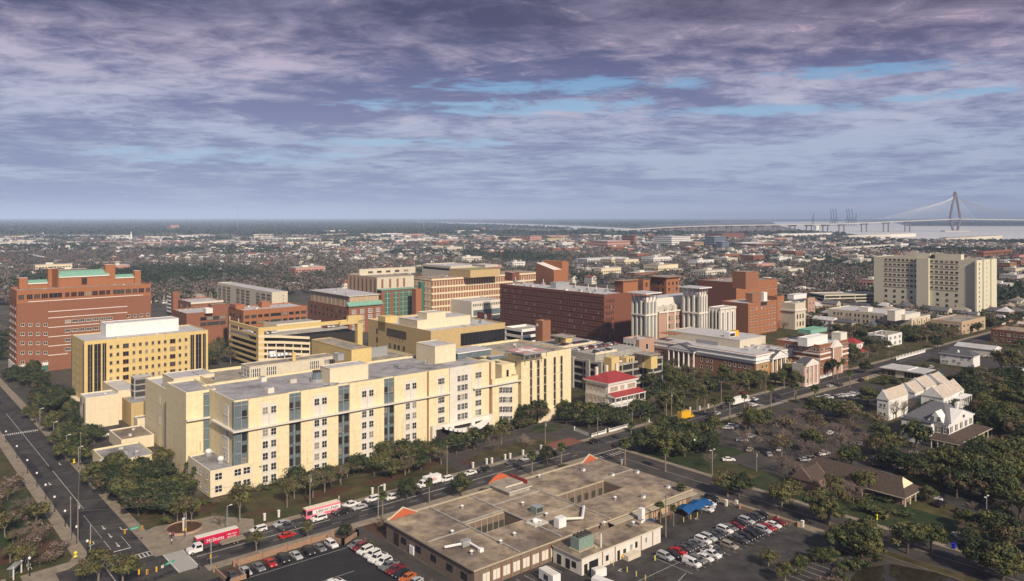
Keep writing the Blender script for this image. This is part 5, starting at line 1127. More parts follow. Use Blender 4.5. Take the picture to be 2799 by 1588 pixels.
for y_ in mids(3, b.b - 12, 5): b.win('S', y_, .7, 1.6, 1.7, off=.8)
b.box('white_roof_edge', A_ + .5, b.b * .45, 2.6, A_ + 1.6, b.b - 1, 2.9, white); b.finish()
# ================================================================ low brown building with two courtyards
b = Bld('courtyard_building', 'sprawling low brown building with a stained gravel roof and two sunken courtyards', None, 5.5, 0, 0, uv=(114.5, 148, 199.5, 188)); CB = b
wallm = mat('brown_block_wall', (.21, .155, .12), var=.12, scale=.6, streak=.25); C1 = (14.5, 15.3, 29, 23.5); C2 = (48, 14.4, 70.3, 23)
m = MB(); hh = 5.0
xs_ = [0, C1[0], C1[2], C2[0], C2[2], 85]
for i in range(5):
    x0_, x1_ = xs_[i], xs_[i + 1]
    if i in (1, 3):
        c = C1 if i == 1 else C2; m.box(x0_, 0, 0, x1_, c[1], hh, wallm).box(x0_, c[3], 0, x1_, 40, hh, wallm)
    else: m.box(x0_, 0, 0, x1_, 40, hh, wallm)
m.build('wall', b.root)
for i, (x0_, y0_, x1_, y1_) in enumerate(((0, 0, C1[0], 40), (C1[0], 0, C1[2], C1[1]), (C1[0], C1[3], C1[2], 40), (C1[2], 0, C2[0], 14), (C1[2], 14, C2[0], 40), (C2[0], 0, C2[2], C2[1]), (C2[0], C2[3], C2[2], 40), (C2[2], 0, 85, 40))):
    d_ = .012 * i; m = MB().box(x0_ - (.5 if x0_ == 0 else 0), y0_ - (.5 if y0_ == 0 else 0), hh + .002, x1_ + (.5 if x1_ == 85 else 0), y1_ + (.5 if y1_ == 40 else 0), hh + .42 + d_, tan, roof_b); m.build('roof', b.root)
m = MB()
for x in (C1[2], C2[0], 14.4): m.box(x - .22, 0, hh + .5, x + .22, 40, hh + .74, conc)
for (x0_, x1_, y_) in ((29.3, 47.7, 14), (0, 14.1, 20), (70.6, 85, 24), (14.6, 28.9, 24.2), (29.3, 47.7, 29)): m.box(x0_, y_ - .22, hh + .5, x1_, y_ + .22, hh + .72, conc)
m.box(0, 39.6, hh + .5, 85, 40.2, hh + .85, tan).build('roof_curb', b.root)
for c in (C1, C2):
    b.box('courtyard_floor', c[0], c[1], .1, c[2], c[3], .14, grass_m)
    for x in mids(c[0], c[2], 7): MB().box(x - .9, c[3] - .05, .9, x + .9, c[3] - .002, 3.2, frame_d).box(x + .95, c[3] - .1, .1, x + 1.1, c[3] - .003, 4.8, tan).build('courtyard_window', b.root)
    for y_ in mids(c[1], c[3], 3): b.box('courtyard_window', c[0] + .002, y_ - .9, .9, c[0] + .05, y_ + .9, 3.6, glass)
for x in mids(2, 28, 8): m = MB().box(x - 1.1, -.1, 1.1, x + 1.1, -.003, 3.5, offwhite).box(x - .08, -.14, 1.1, x + .08, -.101, 3.5, tan).box(x + 1.4, -.22, 0, x + 1.62, -.003, 5, brick_b); m.build('window', b.root)
for y_ in (4, 10, 17, 24, 31): b.box('window', -.1, y_ - 1.2, 1.6, -.003, y_ + 1.2, 3.2, glass); 
b.box('doorway', -.08, 33.5, 0, -.003, 36, 3.4, void); b.box('doorway', -.3, 26, .2, -.003, 28, 2.4, white)
for x in mids(52, 83, 7): b.box('window', x - 1.6, -.1, 1, x + 1.6, -.003, 3.6, sand)
for x in (50, 56, 64, 72, 80): MB().box(x, -2.4, 0, x + .2, -2.2, 4.9, brick_b).build('post', b.root)
MB().box(47, -2.6, 4.6, 85, -.51, 4.85, tan).build('awning', b.root)
# orange parapet gables toward the street
for (x0_, x1_, rs) in ((.3, 9.8, 2.8), (77, 84.5, 2.8)): MB().xprism(((x0_, hh + .45), (x1_, hh + .45), ((x0_ + x1_) / 2, hh + rs)), 39.2, 39.59, orange, ax=1).xprism(((x0_ - .3, hh + .45), (x0_, hh + .45), ((x0_ + x1_) / 2, hh + rs - .05), (x1_, hh + .45), (x1_ + .3, hh + .45), ((x0_ + x1_) / 2, hh + rs + .25)), 39.15, 39.65, tan_l, ax=1).build('orange_gable', b.root)
X0, X1 = 37.8, 46.0; m = MB().box(X0, 31.5, hh + .45, X1, 40.8, hh + 1.6, conc, roof_t).box(X0 - .5, 31, hh + 1.62, X1 + .5, 40.8, hh + 1.95, tan_l, roof_t).box(X0 + 1, 34.5, hh + 1.96, X1 - .2, 40.8, hh + 2.4, tan_l, roof_t); m.build('entrance_block', b.root)
pts = [(X0 - .4, hh + 1.96)] + [(X0 + (X1 - X0) * t, hh + 2.2 + 1.9 * math.sin(math.pi * t)) for t in lin(0, 1, 12)] + [(X1 + .4, hh + 1.96)]
MB().xprism(pts, 40.9, 41.3, orange, ax=1).build('orange_gable', b.root); b.box('red_parapet', X1 + .1, 33, hh + 1.96, X1 + .5, 40.85, hh + 3.2, red_dk); b.box('wall', X0, 40.01, 0, X1, 40.85, hh + .4, red_dk)
def rl(x, y, h=5.5): return b.loc(*Z(6, x, y), h)
rr = random.Random(4)
for q in ((210, 800), (760, 770), (975, 870), (685, 1050), (560, 1120), (1600, 720), (1855, 700), (1575, 500), (1800, 475), (910, 520), (2080, 610), (1500, 950), (295, 1215), (120, 1030), (1765, 950), (1835, 925), (1310, 455)):
    x, y = rl(*q); m = MB()
    if rr.random() < .5: m.cone(0, 0, 0, .9, .35, .3, metal_g, 8).cone(0, 0, .9, 1.15, .55, .3, white, 8)
    else: m.box(-.5, -.5, 0, .5, .5, .8, white).box(-.6, -.6, .8, .6, .6, .9, metal_g)
    m.build('roof_vent', b.root, (x, y, 5.5))
x, y = rl(890, 830); MB().box(-1.4, -1.2, 0, 1.4, 1.2, 1.9, metal_gr, metal_g).box(-1.2, -1.22, .3, 1.2, -1.201, 1.6, frame_d).build('air_conditioner', b.root, (x, y, 5.5))
x, y = rl(240, 1140); m = MB().box(-1.4, -.8, .2, 1.2, .8, 1.7, metal_g).tube((-1.4, 0, 1), (-5.5, 1.5, .8), .3, white).tube((1, -.5, .8), (1, -5, .6), .3, white).box(.4, -5.6, 0, 1.6, -4.6, .9, white); m.build('roof_duct', b.root, (x, y, 5.5))
x, y = rl(890, 930); m = MB().box(-2.6, -2, 0, 2.6, 2, .3, conc_l).ball(-.6, 0, .8, .9, .8, .8, white, 8, 4).tube((-1.6, 0, 1.4), (1.2, -.4, .5), .25, white); m.build('roof_duct', b.root, (x, y, 5.5))
x, y = rl(1100, 960); m = MB().box(-1.4, -1, 0, 1.4, 1, 2.6, white).tube((0, 0, 2), (7.4, -1.2, .8), .4, offwhite).tube((7.4, -1.2, .8), (14, 4.6, .8), .4, white); m.build('roof_duct', b.root, (x, y, 5.5))
# white service wing
W5 = mat('whitewashed_wall', (.70, .66, .60), var=.05, streak=.2)
ox, oy = 140 - 114.5, 137 - 148.0
m = MB().box(ox, oy, 0, ox + 7.5, -.6, 4.2, W5).box(ox + 7.5, oy, 0, ox + 31, oy + 8, 4.2, W5); m.build('service_wing', b.root)
MB().box(ox - .4, oy - .4, 4.22, ox + 7.5, -.55, 4.6, tan_l, roof_b).box(ox + 7.5, oy - .4, 4.22, ox + 31.4, oy + 8.3, 4.61, tan_l, roof_b).build('service_roof', b.root); b.box('wall', ox + 1, -.6, 0, ox + 16, -.003, 4.4, wallm)
for x0_, x1_, z0_, z1_, mm_ in ((.8, 2.0, .1, 2.6, blackm), (2.6, 5.9, .1, 2.8, glass), (8.8, 9.8, 1.2, 2.6, glass), (13.2, 14.2, .1, 2.6, blackm), (15.5, 16.6, 1.2, 2.4, glass), (18.2, 19.2, 1.4, 2.8, metal_g), (20.3, 21.2, 1.4, 3, glass), (24.4, 25.2, 1.8, 3, metal_g)):
    b.box('door' if z0_ < .5 else 'window', ox + x0_, oy - .07, z0_, ox + x1_, oy - .002, z1_, mm_)
for y_ in (2, 4.2, 7.4): b.box('window', ox - .07, oy + y_, .3 if y_ > 4 else 1.2, ox - .002, oy + y_ + 1.5, 2.7, blackm)
for x in (7.4, 12.2, 22.6, 27.4): b.box('drainpipe', ox + x, oy - .2, 0, ox + x + .15, oy - .003, 4.2, brick_b)
b.box('chimney', ox + 29, oy + 5, 4.6, ox + 30.4, oy + 6.4, 8.2, white)
m = MB().box(0, 0, .3, 5.4, 3, 3.2, metal_gr).box(-.4, -.4, 0, 5.8, 3.4, .25, tan)
for i in range(4):
    for j in range(2): m.cone(.8 + 1.3 * i, .8 + 1.4 * j, 3.2, 3.7, .55, .55, frame_d, 10)
m.tube((6.6, -1.5, -.2), (6.6, -1.5, 3.4), .2, white); m.build('chiller', b.root, (ox + 1.6, oy + 2.6, 4.7))
b.box('low_wall', ox + 6.4, oy + 1.5, 4.62, ox + 7.2, -1, 5.0, tan)
b.box('lean_to', ox + 15, oy - 2.2, 0, ox + 20, oy - .08, 1.3, tan_l)
# ================================================================ plants: each kind is built once, then copied
REG = []                                          # (object, phrase, world x, y) for the labels
def crown(rx, rz, z0, nclump, nleaf, size, mats, seed, flat=.75, hollow=.0, cr=.34):
    rr = np.random.default_rng(seed); b = MB(); V_ = []; FM = []
    for c in range(nclump):
        d = rr.normal(size=3); d /= np.linalg.norm(d); d[2] = abs(d[2]) * 1.1 - .25; r = rr.uniform(.45 if c > 3 else 0, .82)
        cc = np.array((d[0] * rx * r, d[1] * rx * r, z0 + rz * (.5 + d[2] * .5 * r * 1.25))); cs = rx * cr * rr.uniform(.65, 1.25); k = rr.choice(len(mats), p=[.45, .35, .2][:len(mats)] if len(mats) == 3 else None)
        for i in range(nleaf):
            n = rr.normal(size=3); n /= np.linalg.norm(n); p = cc + n * cs * rr.uniform(.55, 1.08) * np.array((1, 1, flat))
            a = rr.normal(size=3); a = np.cross(n + a * .55, rr.normal(size=3)); a /= np.linalg.norm(a); q = np.cross(a, n); s_ = size * rr.uniform(.6, 1.3)
            V_.append((p - a * s_ - q * s_ * .6, p + a * s_ - q * s_ * .4, p + a * s_ * .7 + q * s_ * .7, p - a * s_ * .6 + q * s_ * .6)); FM.append(k)
    for m in mats: b.mi(m)
    for q, k in zip(V_, FM):
        n = len(b.v); b.v += [tuple(map(float, p)) for p in q]; b.f.append((n, n + 1, n + 2, n + 3)); b.i.append(int(k))
    return b
def limbs(h, r, spread, n, m, seed, z0=None):
    rr = random.Random(seed); b = MB(); z0 = z0 or h * .35
    b.tube((0, 0, -.1), (rr.uniform(-.2, .2), rr.uniform(-.2, .2), z0), r, m, 7, r * .75)
    for i in range(n):
        t = 2 * math.pi * i / n + rr.uniform(-.4, .4); e = (math.cos(t) * spread * .45, math.sin(t) * spread * .45, z0 + (h - z0) * .45); f = (math.cos(t) * spread * .8, math.sin(t) * spread * .8, z0 + (h - z0) * rr.uniform(.6, .85))
        b.tube((0, 0, z0 * .95), e, r * .5, m, 5, r * .32).tube(e, f, r * .32, m, 4, r * .12)
    return b
def bare(h, spread, seed, m1, m2, dens=1.0):
    rr = random.Random(seed); lo = MB(); hi = MB()
    def grow(p, d, l, r, lev):
        e = p + d * l; (lo if lev < 2 else hi).tube(p, e, r, m1 if lev < 2 else m2, 5 if lev < 2 else 3, r * .6)
        if lev >= 4: return
        for k in range((5, 4, 4, 4)[lev] if lev else 6):
            n = Vector((rr.gauss(0, 1), rr.gauss(0, 1), rr.gauss(.25, .7))); nd_ = (d * (.75 if lev else .55) + n.normalized() * (.75 if lev else .85)).normalized()
            if nd_.z < -.1: nd_.z *= -.3
            grow(p + d * l * rr.uniform(.55, 1), nd_, l * rr.uniform(.55, .8) if lev else h * .27 * spread, r * .5 if lev < 2 else max(.02, r * .5), lev + 1)
    grow(Vector((0, 0, -.1)), Vector((0, 0, 1)), h * .3, h * .028, 0); return lo, hi
def palm(h, seed, n=26):
    rr = random.Random(seed); t = MB(); x = rr.uniform(-.3, .3); t.tube((0, 0, -.1), (x, .1, h - 1), .24, bark_l, 7, .2).cone(x, .1, h - 1.4, h - .3, .42, .5, bark, 8)
    c = MB()
    for i in range(n * 3):
        a = rr.uniform(0, 2 * math.pi); e = rr.uniform(-.9, 1.3); l = rr.uniform(1.1, 1.9); d = Vector((math.cos(a) * math.cos(e), math.sin(a) * math.cos(e), math.sin(e))); p0 = Vector((x, .1, h - .6)); s_ = Vector((-d.y, d.x, 0))
        s_ = s_.normalized() if s_.length > .01 else Vector((1, 0, 0)); p1 = p0 + d * l * .6; p2 = p0 + d * l + Vector((0, 0, -.5 * l * .5))
        c.poly((p0 - s_ * .05, p1 - s_ * .42, p2, p1 + s_ * .42), leaf_p if rr.random() < .7 else leaf_m)
        for s2 in (-1, 1): c.poly((p1, p1 + s_ * .5 * s2 + d * .25, p2 + s_ * .35 * s2 - d * .05), leaf_p)
    return t, c
KIND = {}
def reg_kind(key, name, cat, group, phrase, base_h, variants): KIND[key] = (name, cat, group, phrase, base_h, variants)
def dat(b, n): return b.mesh(n)
def mk(tr, cr): return (dat(tr, 'trunk'), dat(cr, 'crown'))
reg_kind('oak', 'evergreen_tree', 'tree', 'dark evergreen trees', 'dark green bushy tree', 10, [mk(limbs(10, .38, 4.6, 5, bark, s), crown(5.4, 9.2, .9, 34, 92, .34, ls, s)) for s, ls in ((1, (leaf_d, leaf_m, leaf_y)), (2, (leaf_m, leaf_y, leaf_d)), (3, (leaf_m, leaf_m, leaf_y)), (4, (leaf_d, leaf_m, leaf_o)))])
reg_kind('oak2', 'live_oak', 'tree', 'dense dark live oaks', 'broad dark live oak', 10, [mk(limbs(10, .45, 5, 6, bark, s), crown(6.2, 8.2, .8, 36, 90, .36, (leaf_d, leaf_d, leaf_m), s, flat=.65)) for s in (21, 22, 23)])
reg_kind('olive', 'olive_tree', 'tree', 'olive-green budding trees', 'thin olive-green tree', 8, [mk(limbs(8, .24, 3.2, 5, bark_l, s), crown(4.0, 6.6, 1.6, 20, 55, .27, (leaf_y, leaf_m, leaf_o), s, cr=.38)) for s in (5, 6)])
reg_kind('mixed', 'russet_tree', 'tree', 'olive and brown trees', 'brownish half-bare tree', 9, [mk(limbs(9, .28, 4, 6, bark_l, s), crown(4.4, 7.0, 1.8, 22, 46, .24, (leaf_o, leaf_y, twig), s, cr=.36)) for s in (31, 32, 33)])
reg_kind('bare', 'bare_tree', 'tree', 'leafless winter trees', 'leafless brownish-grey tree', 10, [mk(*bare(10, 1.0, s, bark, tw_)) for s, tw_ in ((7, twig), (8, twig_l), (9, twig))])
reg_kind('palm', 'palm_tree', 'palm tree', 'street palms', 'slim round-headed palm tree', 8, [mk(*palm(8, s)) for s in (10, 11)])
reg_kind('shrub', 'shrub', 'shrub', 'shrubs and bushes', 'low dark green shrub', 2, [(None, dat(crown(1.5, 2.0, 0, 8, 60, .16, (leaf_d, leaf_m, leaf_y), s, cr=.45), 'foliage')) for s in (13, 14)])
reg_kind('brush', 'leafless_shrub', 'shrub', 'leafless shrubs', 'low leafless reddish-brown shrub', 2.5, [(None, dat(crown(1.8, 2.2, 0, 8, 45, .13, (twig, leaf_o, leaf_o), s, cr=.45), 'foliage')) for s in (15, 16)])
def plant(key, x, y, h, w_=None, seed=None, z=0.0, part=True):
    name, cat, group, phrase, bh, var = KIND[key]; rr = random.Random(seed if seed is not None else int(x * 13 + y * 7)); tr, cr = rr.choice(var); k = h / bh; kw = (w_ or h) / bh if w_ else k * rr.uniform(.85, 1.15)
    if tr is None: o = link(name, cr, None, (x, y, z), rr.uniform(0, 6.28))
    else:
        o = link(name, None, None, (x, y, z), rr.uniform(0, 6.28)); link('trunk', tr, o); link('crown', cr, o)
    o.scale = (kw, kw, k); o['category'] = cat; o['group'] = group; REG.append((o, phrase, x, y)); return o
def put(key, k, x, y, h, w_=None, z=0.0):          # base of the trunk at a point of the zoomed photo
    p = W(*Z(k, x, y), 0); return plant(key, p.x, p.y, h, w_, z=z)
# hand-placed plants: (kind, zoom frame, x, y of the foot, height, width)
for a in (('palm', 6, 1110, 430, 8.6), ('palm', 6, 845, 500, 8), ('palm', 6, 1690, 410, 9.2), ('palm', 7, 395, 465, 8), ('palm', 5, 1482, 890, 7.6), ('palm', 5, 1905, 755, 7.6), ('palm', 9, 860, 1120, 9.5), ('palm', 9, 1165, 1050, 11), ('palm', 9, 738, 1010, 9),
          ('palm', 9, 728, 1180, 8.5), ('palm', 9, 868, 960, 8), ('palm', 9, 1040, 930, 9), ('palm', 9, 1170, 905, 9.5), ('palm', 9, 1310, 890, 8.5), ('palm', 9, 1380, 900, 9.5), ('palm', 9, 1470, 960, 9), ('palm', 9, 1600, 985, 11), ('palm', 9, 1730, 895, 8),
          ('palm', 9, 2175, 790, 9), ('palm', 9, 1965, 850, 10), ('palm', 9, 1770, 700, 8), ('palm', 10, 575, 590, 10), ('palm', 10, 610, 600, 9), ('palm', 10, 720, 680, 9), ('palm', 10, 415, 850, 10), ('palm', 10, 245, 810, 9), ('palm', 10, 140, 690, 8),
          ('palm', 5, 355, 585, 7.5), ('palm', 5, 608, 520, 7.2), ('palm', 5, 845, 430, 6.2), ('palm', 5, 1055, 350, 6), ('palm', 5, 1275, 300, 6.5), ('palm', 7, 540, 800, 7.5), ('palm', 7, 470, 960, 6), ('palm', 7, 350, 930, 6), ('palm', 4, 1525, 640, 6), ('palm', 4, 1585, 690, 6.4),
          ('olive', 5, 185, 935, 13, 8), ('olive', 5, 335, 1190, 6, 6), ('olive', 5, 615, 790, 10, 6), ('olive', 5, 800, 1060, 4.5, 4.5), ('oak', 5, 1145, 1060, 4, 4), ('oak', 5, 2195, 690, 7.5, 7), ('oak', 5, 1700, 720, 7, 6.5), ('oak', 6, 985, 395, 7, 6.5),
          ('olive', 22, 640, 520, 8.5, 8), ('olive', 22, 520, 500, 7.5, 7), ('olive', 22, 760, 500, 7.5, 6), ('bare', 22, 1230, 540, 6), ('olive', 4, 800, 1500, 9, 10), ('olive', 4, 1000, 1520, 9, 9), ('bare', 4, 200, 900, 8), ('bare', 4, 340, 1180, 8), ('bare', 4, 150, 1150, 7), ('bare', 4, 60, 800, 7),
          ('oak', 4, 780, 700, 9, 9), ('oak', 4, 900, 760, 9, 10), ('oak', 4, 1010, 820, 9, 10), ('oak', 4, 1130, 860, 8, 9), ('oak', 4, 950, 620, 10, 9), ('oak', 4, 1080, 700, 9, 9), ('olive', 4, 1320, 560, 9, 9), ('bare', 4, 1420, 620, 8), ('oak', 4, 1360, 740, 5, 7), ('oak', 4, 1250, 780, 6, 8), ('bare', 4, 1560, 780, 6),
          ('oak', 4, 560, 290, 7, 9), ('oak', 4, 480, 360, 7, 9), ('oak', 4, 620, 380, 7, 9), ('oak', 4, 740, 310, 7, 9), ('oak', 4, 540, 480, 8, 9), ('oak', 4, 660, 500, 7, 9), ('oak', 4, 400, 240, 7, 8), ('olive', 4, 300, 180, 7, 7), ('oak', 4, 250, 140, 7, 8),
          ('oak', 3, 480, 1330, 8, 9), ('oak', 3, 170, 1330, 8, 9), ('oak', 3, 320, 1320, 8, 9), ('oak', 3, 620, 1310, 8, 9), ('oak', 3, 800, 1270, 8, 9), ('oak', 3, 960, 1230, 9, 9), ('bare', 3, 1130, 1240, 9), ('bare', 3, 1420, 1230, 8), ('olive', 3, 1200, 1180, 8, 8), ('oak', 3, 1400, 1020, 10, 10), ('oak', 3, 1520, 1000, 11, 11), ('oak', 3, 1480, 930, 9, 9),
          ('oak', 9, 250, 1000, 10, 10), ('oak', 9, 360, 1010, 10, 11), ('oak', 9, 460, 1020, 9, 10), ('oak', 9, 150, 960, 9, 8), ('bare', 9, 60, 900, 8), ('oak', 9, 900, 820, 9, 9), ('oak', 9, 1000, 800, 10, 10), ('oak', 9, 1080, 860, 9, 9), ('oak', 9, 1100, 700, 12, 11), ('oak', 9, 1210, 760, 11, 11), ('olive', 9, 1320, 780, 9, 10),
          ('oak', 9, 1420, 740, 9, 10), ('oak', 9, 1530, 720, 9, 9), ('oak', 9, 1620, 700, 9, 9), ('oak', 9, 1700, 660, 8, 8), ('oak', 9, 1020, 640, 12, 11), ('oak', 9, 1550, 620, 9, 9), ('oak', 9, 2060, 660, 8, 8), ('oak', 9, 2180, 680, 9, 9), ('oak', 9, 1840, 680, 7, 7), ('oak', 9, 900, 700, 9, 8),
          ('oak', 9, 780, 1240, 7, 7), ('oak', 9, 930, 1250, 10, 11), ('oak', 9, 1050, 1290, 10, 11), ('oak', 9, 1200, 1290, 10, 11), ('oak', 9, 1330, 1200, 10, 10), ('oak', 9, 1180, 1150, 9, 10), ('oak', 9, 1000, 1140, 8, 9), ('oak', 9, 1450, 1120, 9, 10), ('bare', 9, 1430, 1390, 8), ('oak', 9, 1780, 1060, 10, 11), ('oak', 9, 1900, 1050, 9, 10),
          ('olive', 7, 960, 690, 8, 11), ('oak', 7, 1060, 690, 8, 9), ('olive', 7, 1450, 810, 8.5, 11), ('olive', 7, 1560, 760, 8, 9), ('bare', 7, 1560, 560, 11), ('bare', 7, 1460, 480, 12), ('bare', 7, 1750, 380, 11), ('bare', 7, 1960, 360, 11), ('bare', 7, 1640, 300, 11), ('bare', 7, 1850, 250, 10), ('bare', 7, 1500, 260, 11), ('bare', 7, 2060, 250, 10),
          ('olive', 7, 1790, 900, 9, 11), ('oak', 7, 1880, 950, 8, 10), ('bare', 7, 2100, 760, 10, 12), ('olive', 7, 1960, 820, 8, 9), ('olive', 7, 1330, 1320, 4.5, 6.5), ('olive', 7, 1480, 1470, 5, 6), ('oak', 7, 1620, 1400, 5, 5), ('oak', 7, 1980, 1200, 7, 9), ('oak', 7, 2100, 1180, 8, 9), ('oak', 7, 2240, 1260, 9, 10), ('oak', 7, 1760, 1290, 4, 5), ('oak', 7, 1830, 1300, 4, 5), ('oak', 7, 1900, 1290, 4, 5),
          ('oak', 8, 560, 1180, 9, 9), ('oak', 8, 470, 1190, 8, 9), ('oak', 8, 930, 1210, 9, 10), ('bare', 8, 980, 1150, 8), ('oak', 8, 1150, 1200, 8, 8), ('bare', 8, 1530, 1100, 9, 11), ('oak', 8, 1700, 1100, 9, 10), ('oak', 8, 1850, 1150, 9, 11), ('oak', 8, 1600, 1380, 9, 10), ('oak', 8, 1800, 1450, 9, 11), ('bare', 8, 1930, 1420, 8),
          ('bare', 8, 330, 700, 11, 13), ('olive', 8, 520, 690, 9, 10), ('olive', 8, 250, 700, 8, 9), ('shrub', 8, 700, 720, 2, 6), ('shrub', 8, 560, 800, 2.5, 8), ('shrub', 8, 760, 850, 2.4, 8), ('oak', 8, 900, 480, 8, 9), ('oak', 8, 1000, 500, 8, 9), ('oak', 8, 760, 430, 8, 9), ('oak', 8, 700, 330, 9, 10), ('olive', 8, 840, 330, 9, 12), ('oak', 8, 1250, 640, 9, 10), ('oak', 8, 1380, 700, 10, 10), ('oak', 8, 1500, 640, 13, 11), ('oak', 8, 1620, 720, 11, 11), ('oak', 8, 1760, 640, 11, 12), ('oak', 8, 1900, 600, 11, 12), ('oak', 8, 1350, 480, 10, 11), ('oak', 8, 1550, 470, 11, 12), ('oak', 8, 1750, 450, 11, 12), ('oak', 8, 1920, 420, 11, 12), ('oak', 8, 1180, 450, 8, 9), ('oak', 8, 1850, 800, 10, 10), ('oak', 8, 1950, 900, 9, 10), ('bare', 8, 1700, 300, 10, 14), ('bare', 8, 1800, 280, 9, 12), ('oak', 8, 1130, 740, 5, 6), ('oak', 8, 1600, 330, 8, 9),
          ('oak', 10, 700, 950, 8, 15), ('oak', 10, 640, 930, 7, 11), ('oak', 10, 880, 830, 8.5, 12), ('bare', 10, 1130, 960, 12, 13), ('bare', 10, 1200, 930, 12, 12), ('bare', 10, 1010, 1020, 8), ('bare', 10, 1290, 900, 11, 11), ('olive', 10, 2060, 560, 15, 18), ('olive', 10, 2170, 580, 15, 18), ('bare', 10, 1960, 620, 11), ('oak', 10, 1900, 760, 9, 12), ('oak', 10, 2040, 800, 9, 13), ('oak', 10, 2180, 850, 9, 13), ('oak', 10, 1950, 930, 9, 13), ('oak', 10, 2100, 980, 9, 13), ('oak', 10, 1780, 730, 8, 9), ('oak', 10, 2240, 720, 9, 12), ('oak', 10, 2050, 1080, 9, 12), ('oak', 10, 2210, 1120, 9, 12),
          ('oak', 10, 600, 540, 11, 10), ('oak', 10, 520, 570, 9, 9), ('oak', 10, 700, 500, 12, 12), ('oak', 10, 740, 430, 10, 10), ('bare', 10, 1090, 430, 9), ('bare', 10, 900, 440, 9), ('oak', 10, 900, 340, 9), ('oak', 10, 860, 550, 7, 8), ('oak', 10, 830, 260, 9, 9), ('bare', 10, 1230, 360, 8), ('oak', 10, 1250, 230, 9), ('oak', 10, 1400, 250, 8), ('bare', 10, 200, 1050, 10, 12), ('bare', 10, 420, 1100, 10, 13), ('bare', 10, 600, 1150, 10, 13), ('bare', 10, 350, 1150, 10, 12), ('bare', 10, 740, 1090, 9, 11), ('oak', 10, 1500, 330, 7, 8), ('bare', 10, 1700, 250, 9), ('oak', 10, 1850, 200, 9), ('shrub', 10, 1120, 640, 2.2, 6), ('shrub', 10, 1240, 660, 2, 5), ('shrub', 10, 1000, 650, 2.5, 6)): put(*a)
rng_ = random.Random(11)
def scatter(n, keys, u0, v0, u1, v1, h0, h1, wmul=(.9, 1.25)):
    for i in range(n):
        u, v = rng_.uniform(u0, u1), rng_.uniform(v0, v1); p = UV(u, v)
        if inside_foot(p.x, p.y, 1.5): continue
        h = rng_.uniform(h0, h1); plant(rng_.choice(keys), p.x, p.y, h, h * rng_.uniform(*wmul), seed=i)
scatter(50, ('oak2', 'oak2', 'oak'), 67, 282, 82, 520, 6, 8.5); scatter(34, ('bare', 'brush', 'brush', 'olive'), 22, 230, 44, 300, 3, 7); scatter(38, ('oak2', 'oak', 'mixed', 'olive'), 108, 230, 166, 246, 5, 7.5)
scatter(26, ('shrub', 'shrub', 'brush'), 72, 247, 160, 251, 1.4, 2.4, (1.4, 1.8)); scatter(30, ('brush', 'brush', 'shrub'), 114, 190, 212, 199, 1.4, 2.6, (1.2, 1.6)); scatter(26, ('shrub', 'oak'), 196, 248, 226, 256, 2, 6)
scatter(30, ('shrub', 'shrub', 'brush'), 160, 92.6, 208, 97, 1.6, 2.8, (1.2, 1.5)); scatter(9, ('brush', 'shrub'), 108.4, 150, 109, 196, 1.0, 1.6)
scatter(62, ('oak2', 'mixed', 'oak', 'olive'), 302, 50, 420, 100, 8, 11); scatter(60, ('oak2', 'oak2', 'oak', 'mixed'), 352, 90, 480, 160, 8, 11); scatter(30, ('bare', 'bare', 'oak', 'mixed'), 262, 128, 330, 196, 8, 11); scatter(7, ('oak2', 'oak'), 296, 100, 316, 116, 6, 8); scatter(26, ('oak2', 'oak2'), 231, 178, 258, 201, 8, 10); scatter(46, ('oak2', 'bare', 'mixed'), 500, 60, 660, 148, 8, 12)
scatter(26, ('oak2', 'oak', 'bare'), 262, 222, 420, 240, 7, 10); scatter(16, ('oak2', 'oak2'), 232, 222, 262, 246, 7, 10); scatter(18, ('oak2', 'oak'), 66, 246, 82, 284, 6.5, 9); scatter(20, ('shrub', 'brush'), 66, 238, 88, 286, 1.5, 3); scatter(12, ('bare', 'brush'), 130, 163.8, 143, 171, 1.5, 3, (1, 1.2)); scatter(60, ('oak2', 'bare', 'mixed', 'bare'), 560, 230, 800, 420, 7, 11); scatter(50, ('bare', 'bare', 'oak2'), 560, 420, 900, 640, 7, 11); scatter(60, ('mixed', 'bare', 'olive', 'oak'), 448, 223, 640, 300, 5, 9); scatter(26, ('mixed', 'oak', 'olive'), 165, 470, 205, 525, 7, 10); scatter(30, ('shrub', 'shrub', 'mixed'), 422, 150, 480, 200, 2, 5); scatter(40, ('mixed', 'bare', 'olive', 'bare'), 346, 225, 430, 300, 5, 8); scatter(26, ('mixed', 'bare', 'shrub'), 600, 150, 760, 202, 4, 8)
scatter(30, ('oak2', 'bare'), 64, 520, 90, 900, 7, 11); scatter(36, ('oak', 'bare'), -60, 300, 44, 560, 6, 9); scatter(14, ('oak', 'oak'), 215, 345, 250, 372, 8, 12); scatter(20, ('brush', 'shrub'), 262, 86, 300, 92, 1.5, 2.5); scatter(14, ('brush',), 282, 100, 300, 130, 3, 5, (1.6, 2.2))
scatter(14, ('oak', 'bare', 'olive'), 229, 60, 250, 87, 5, 8)
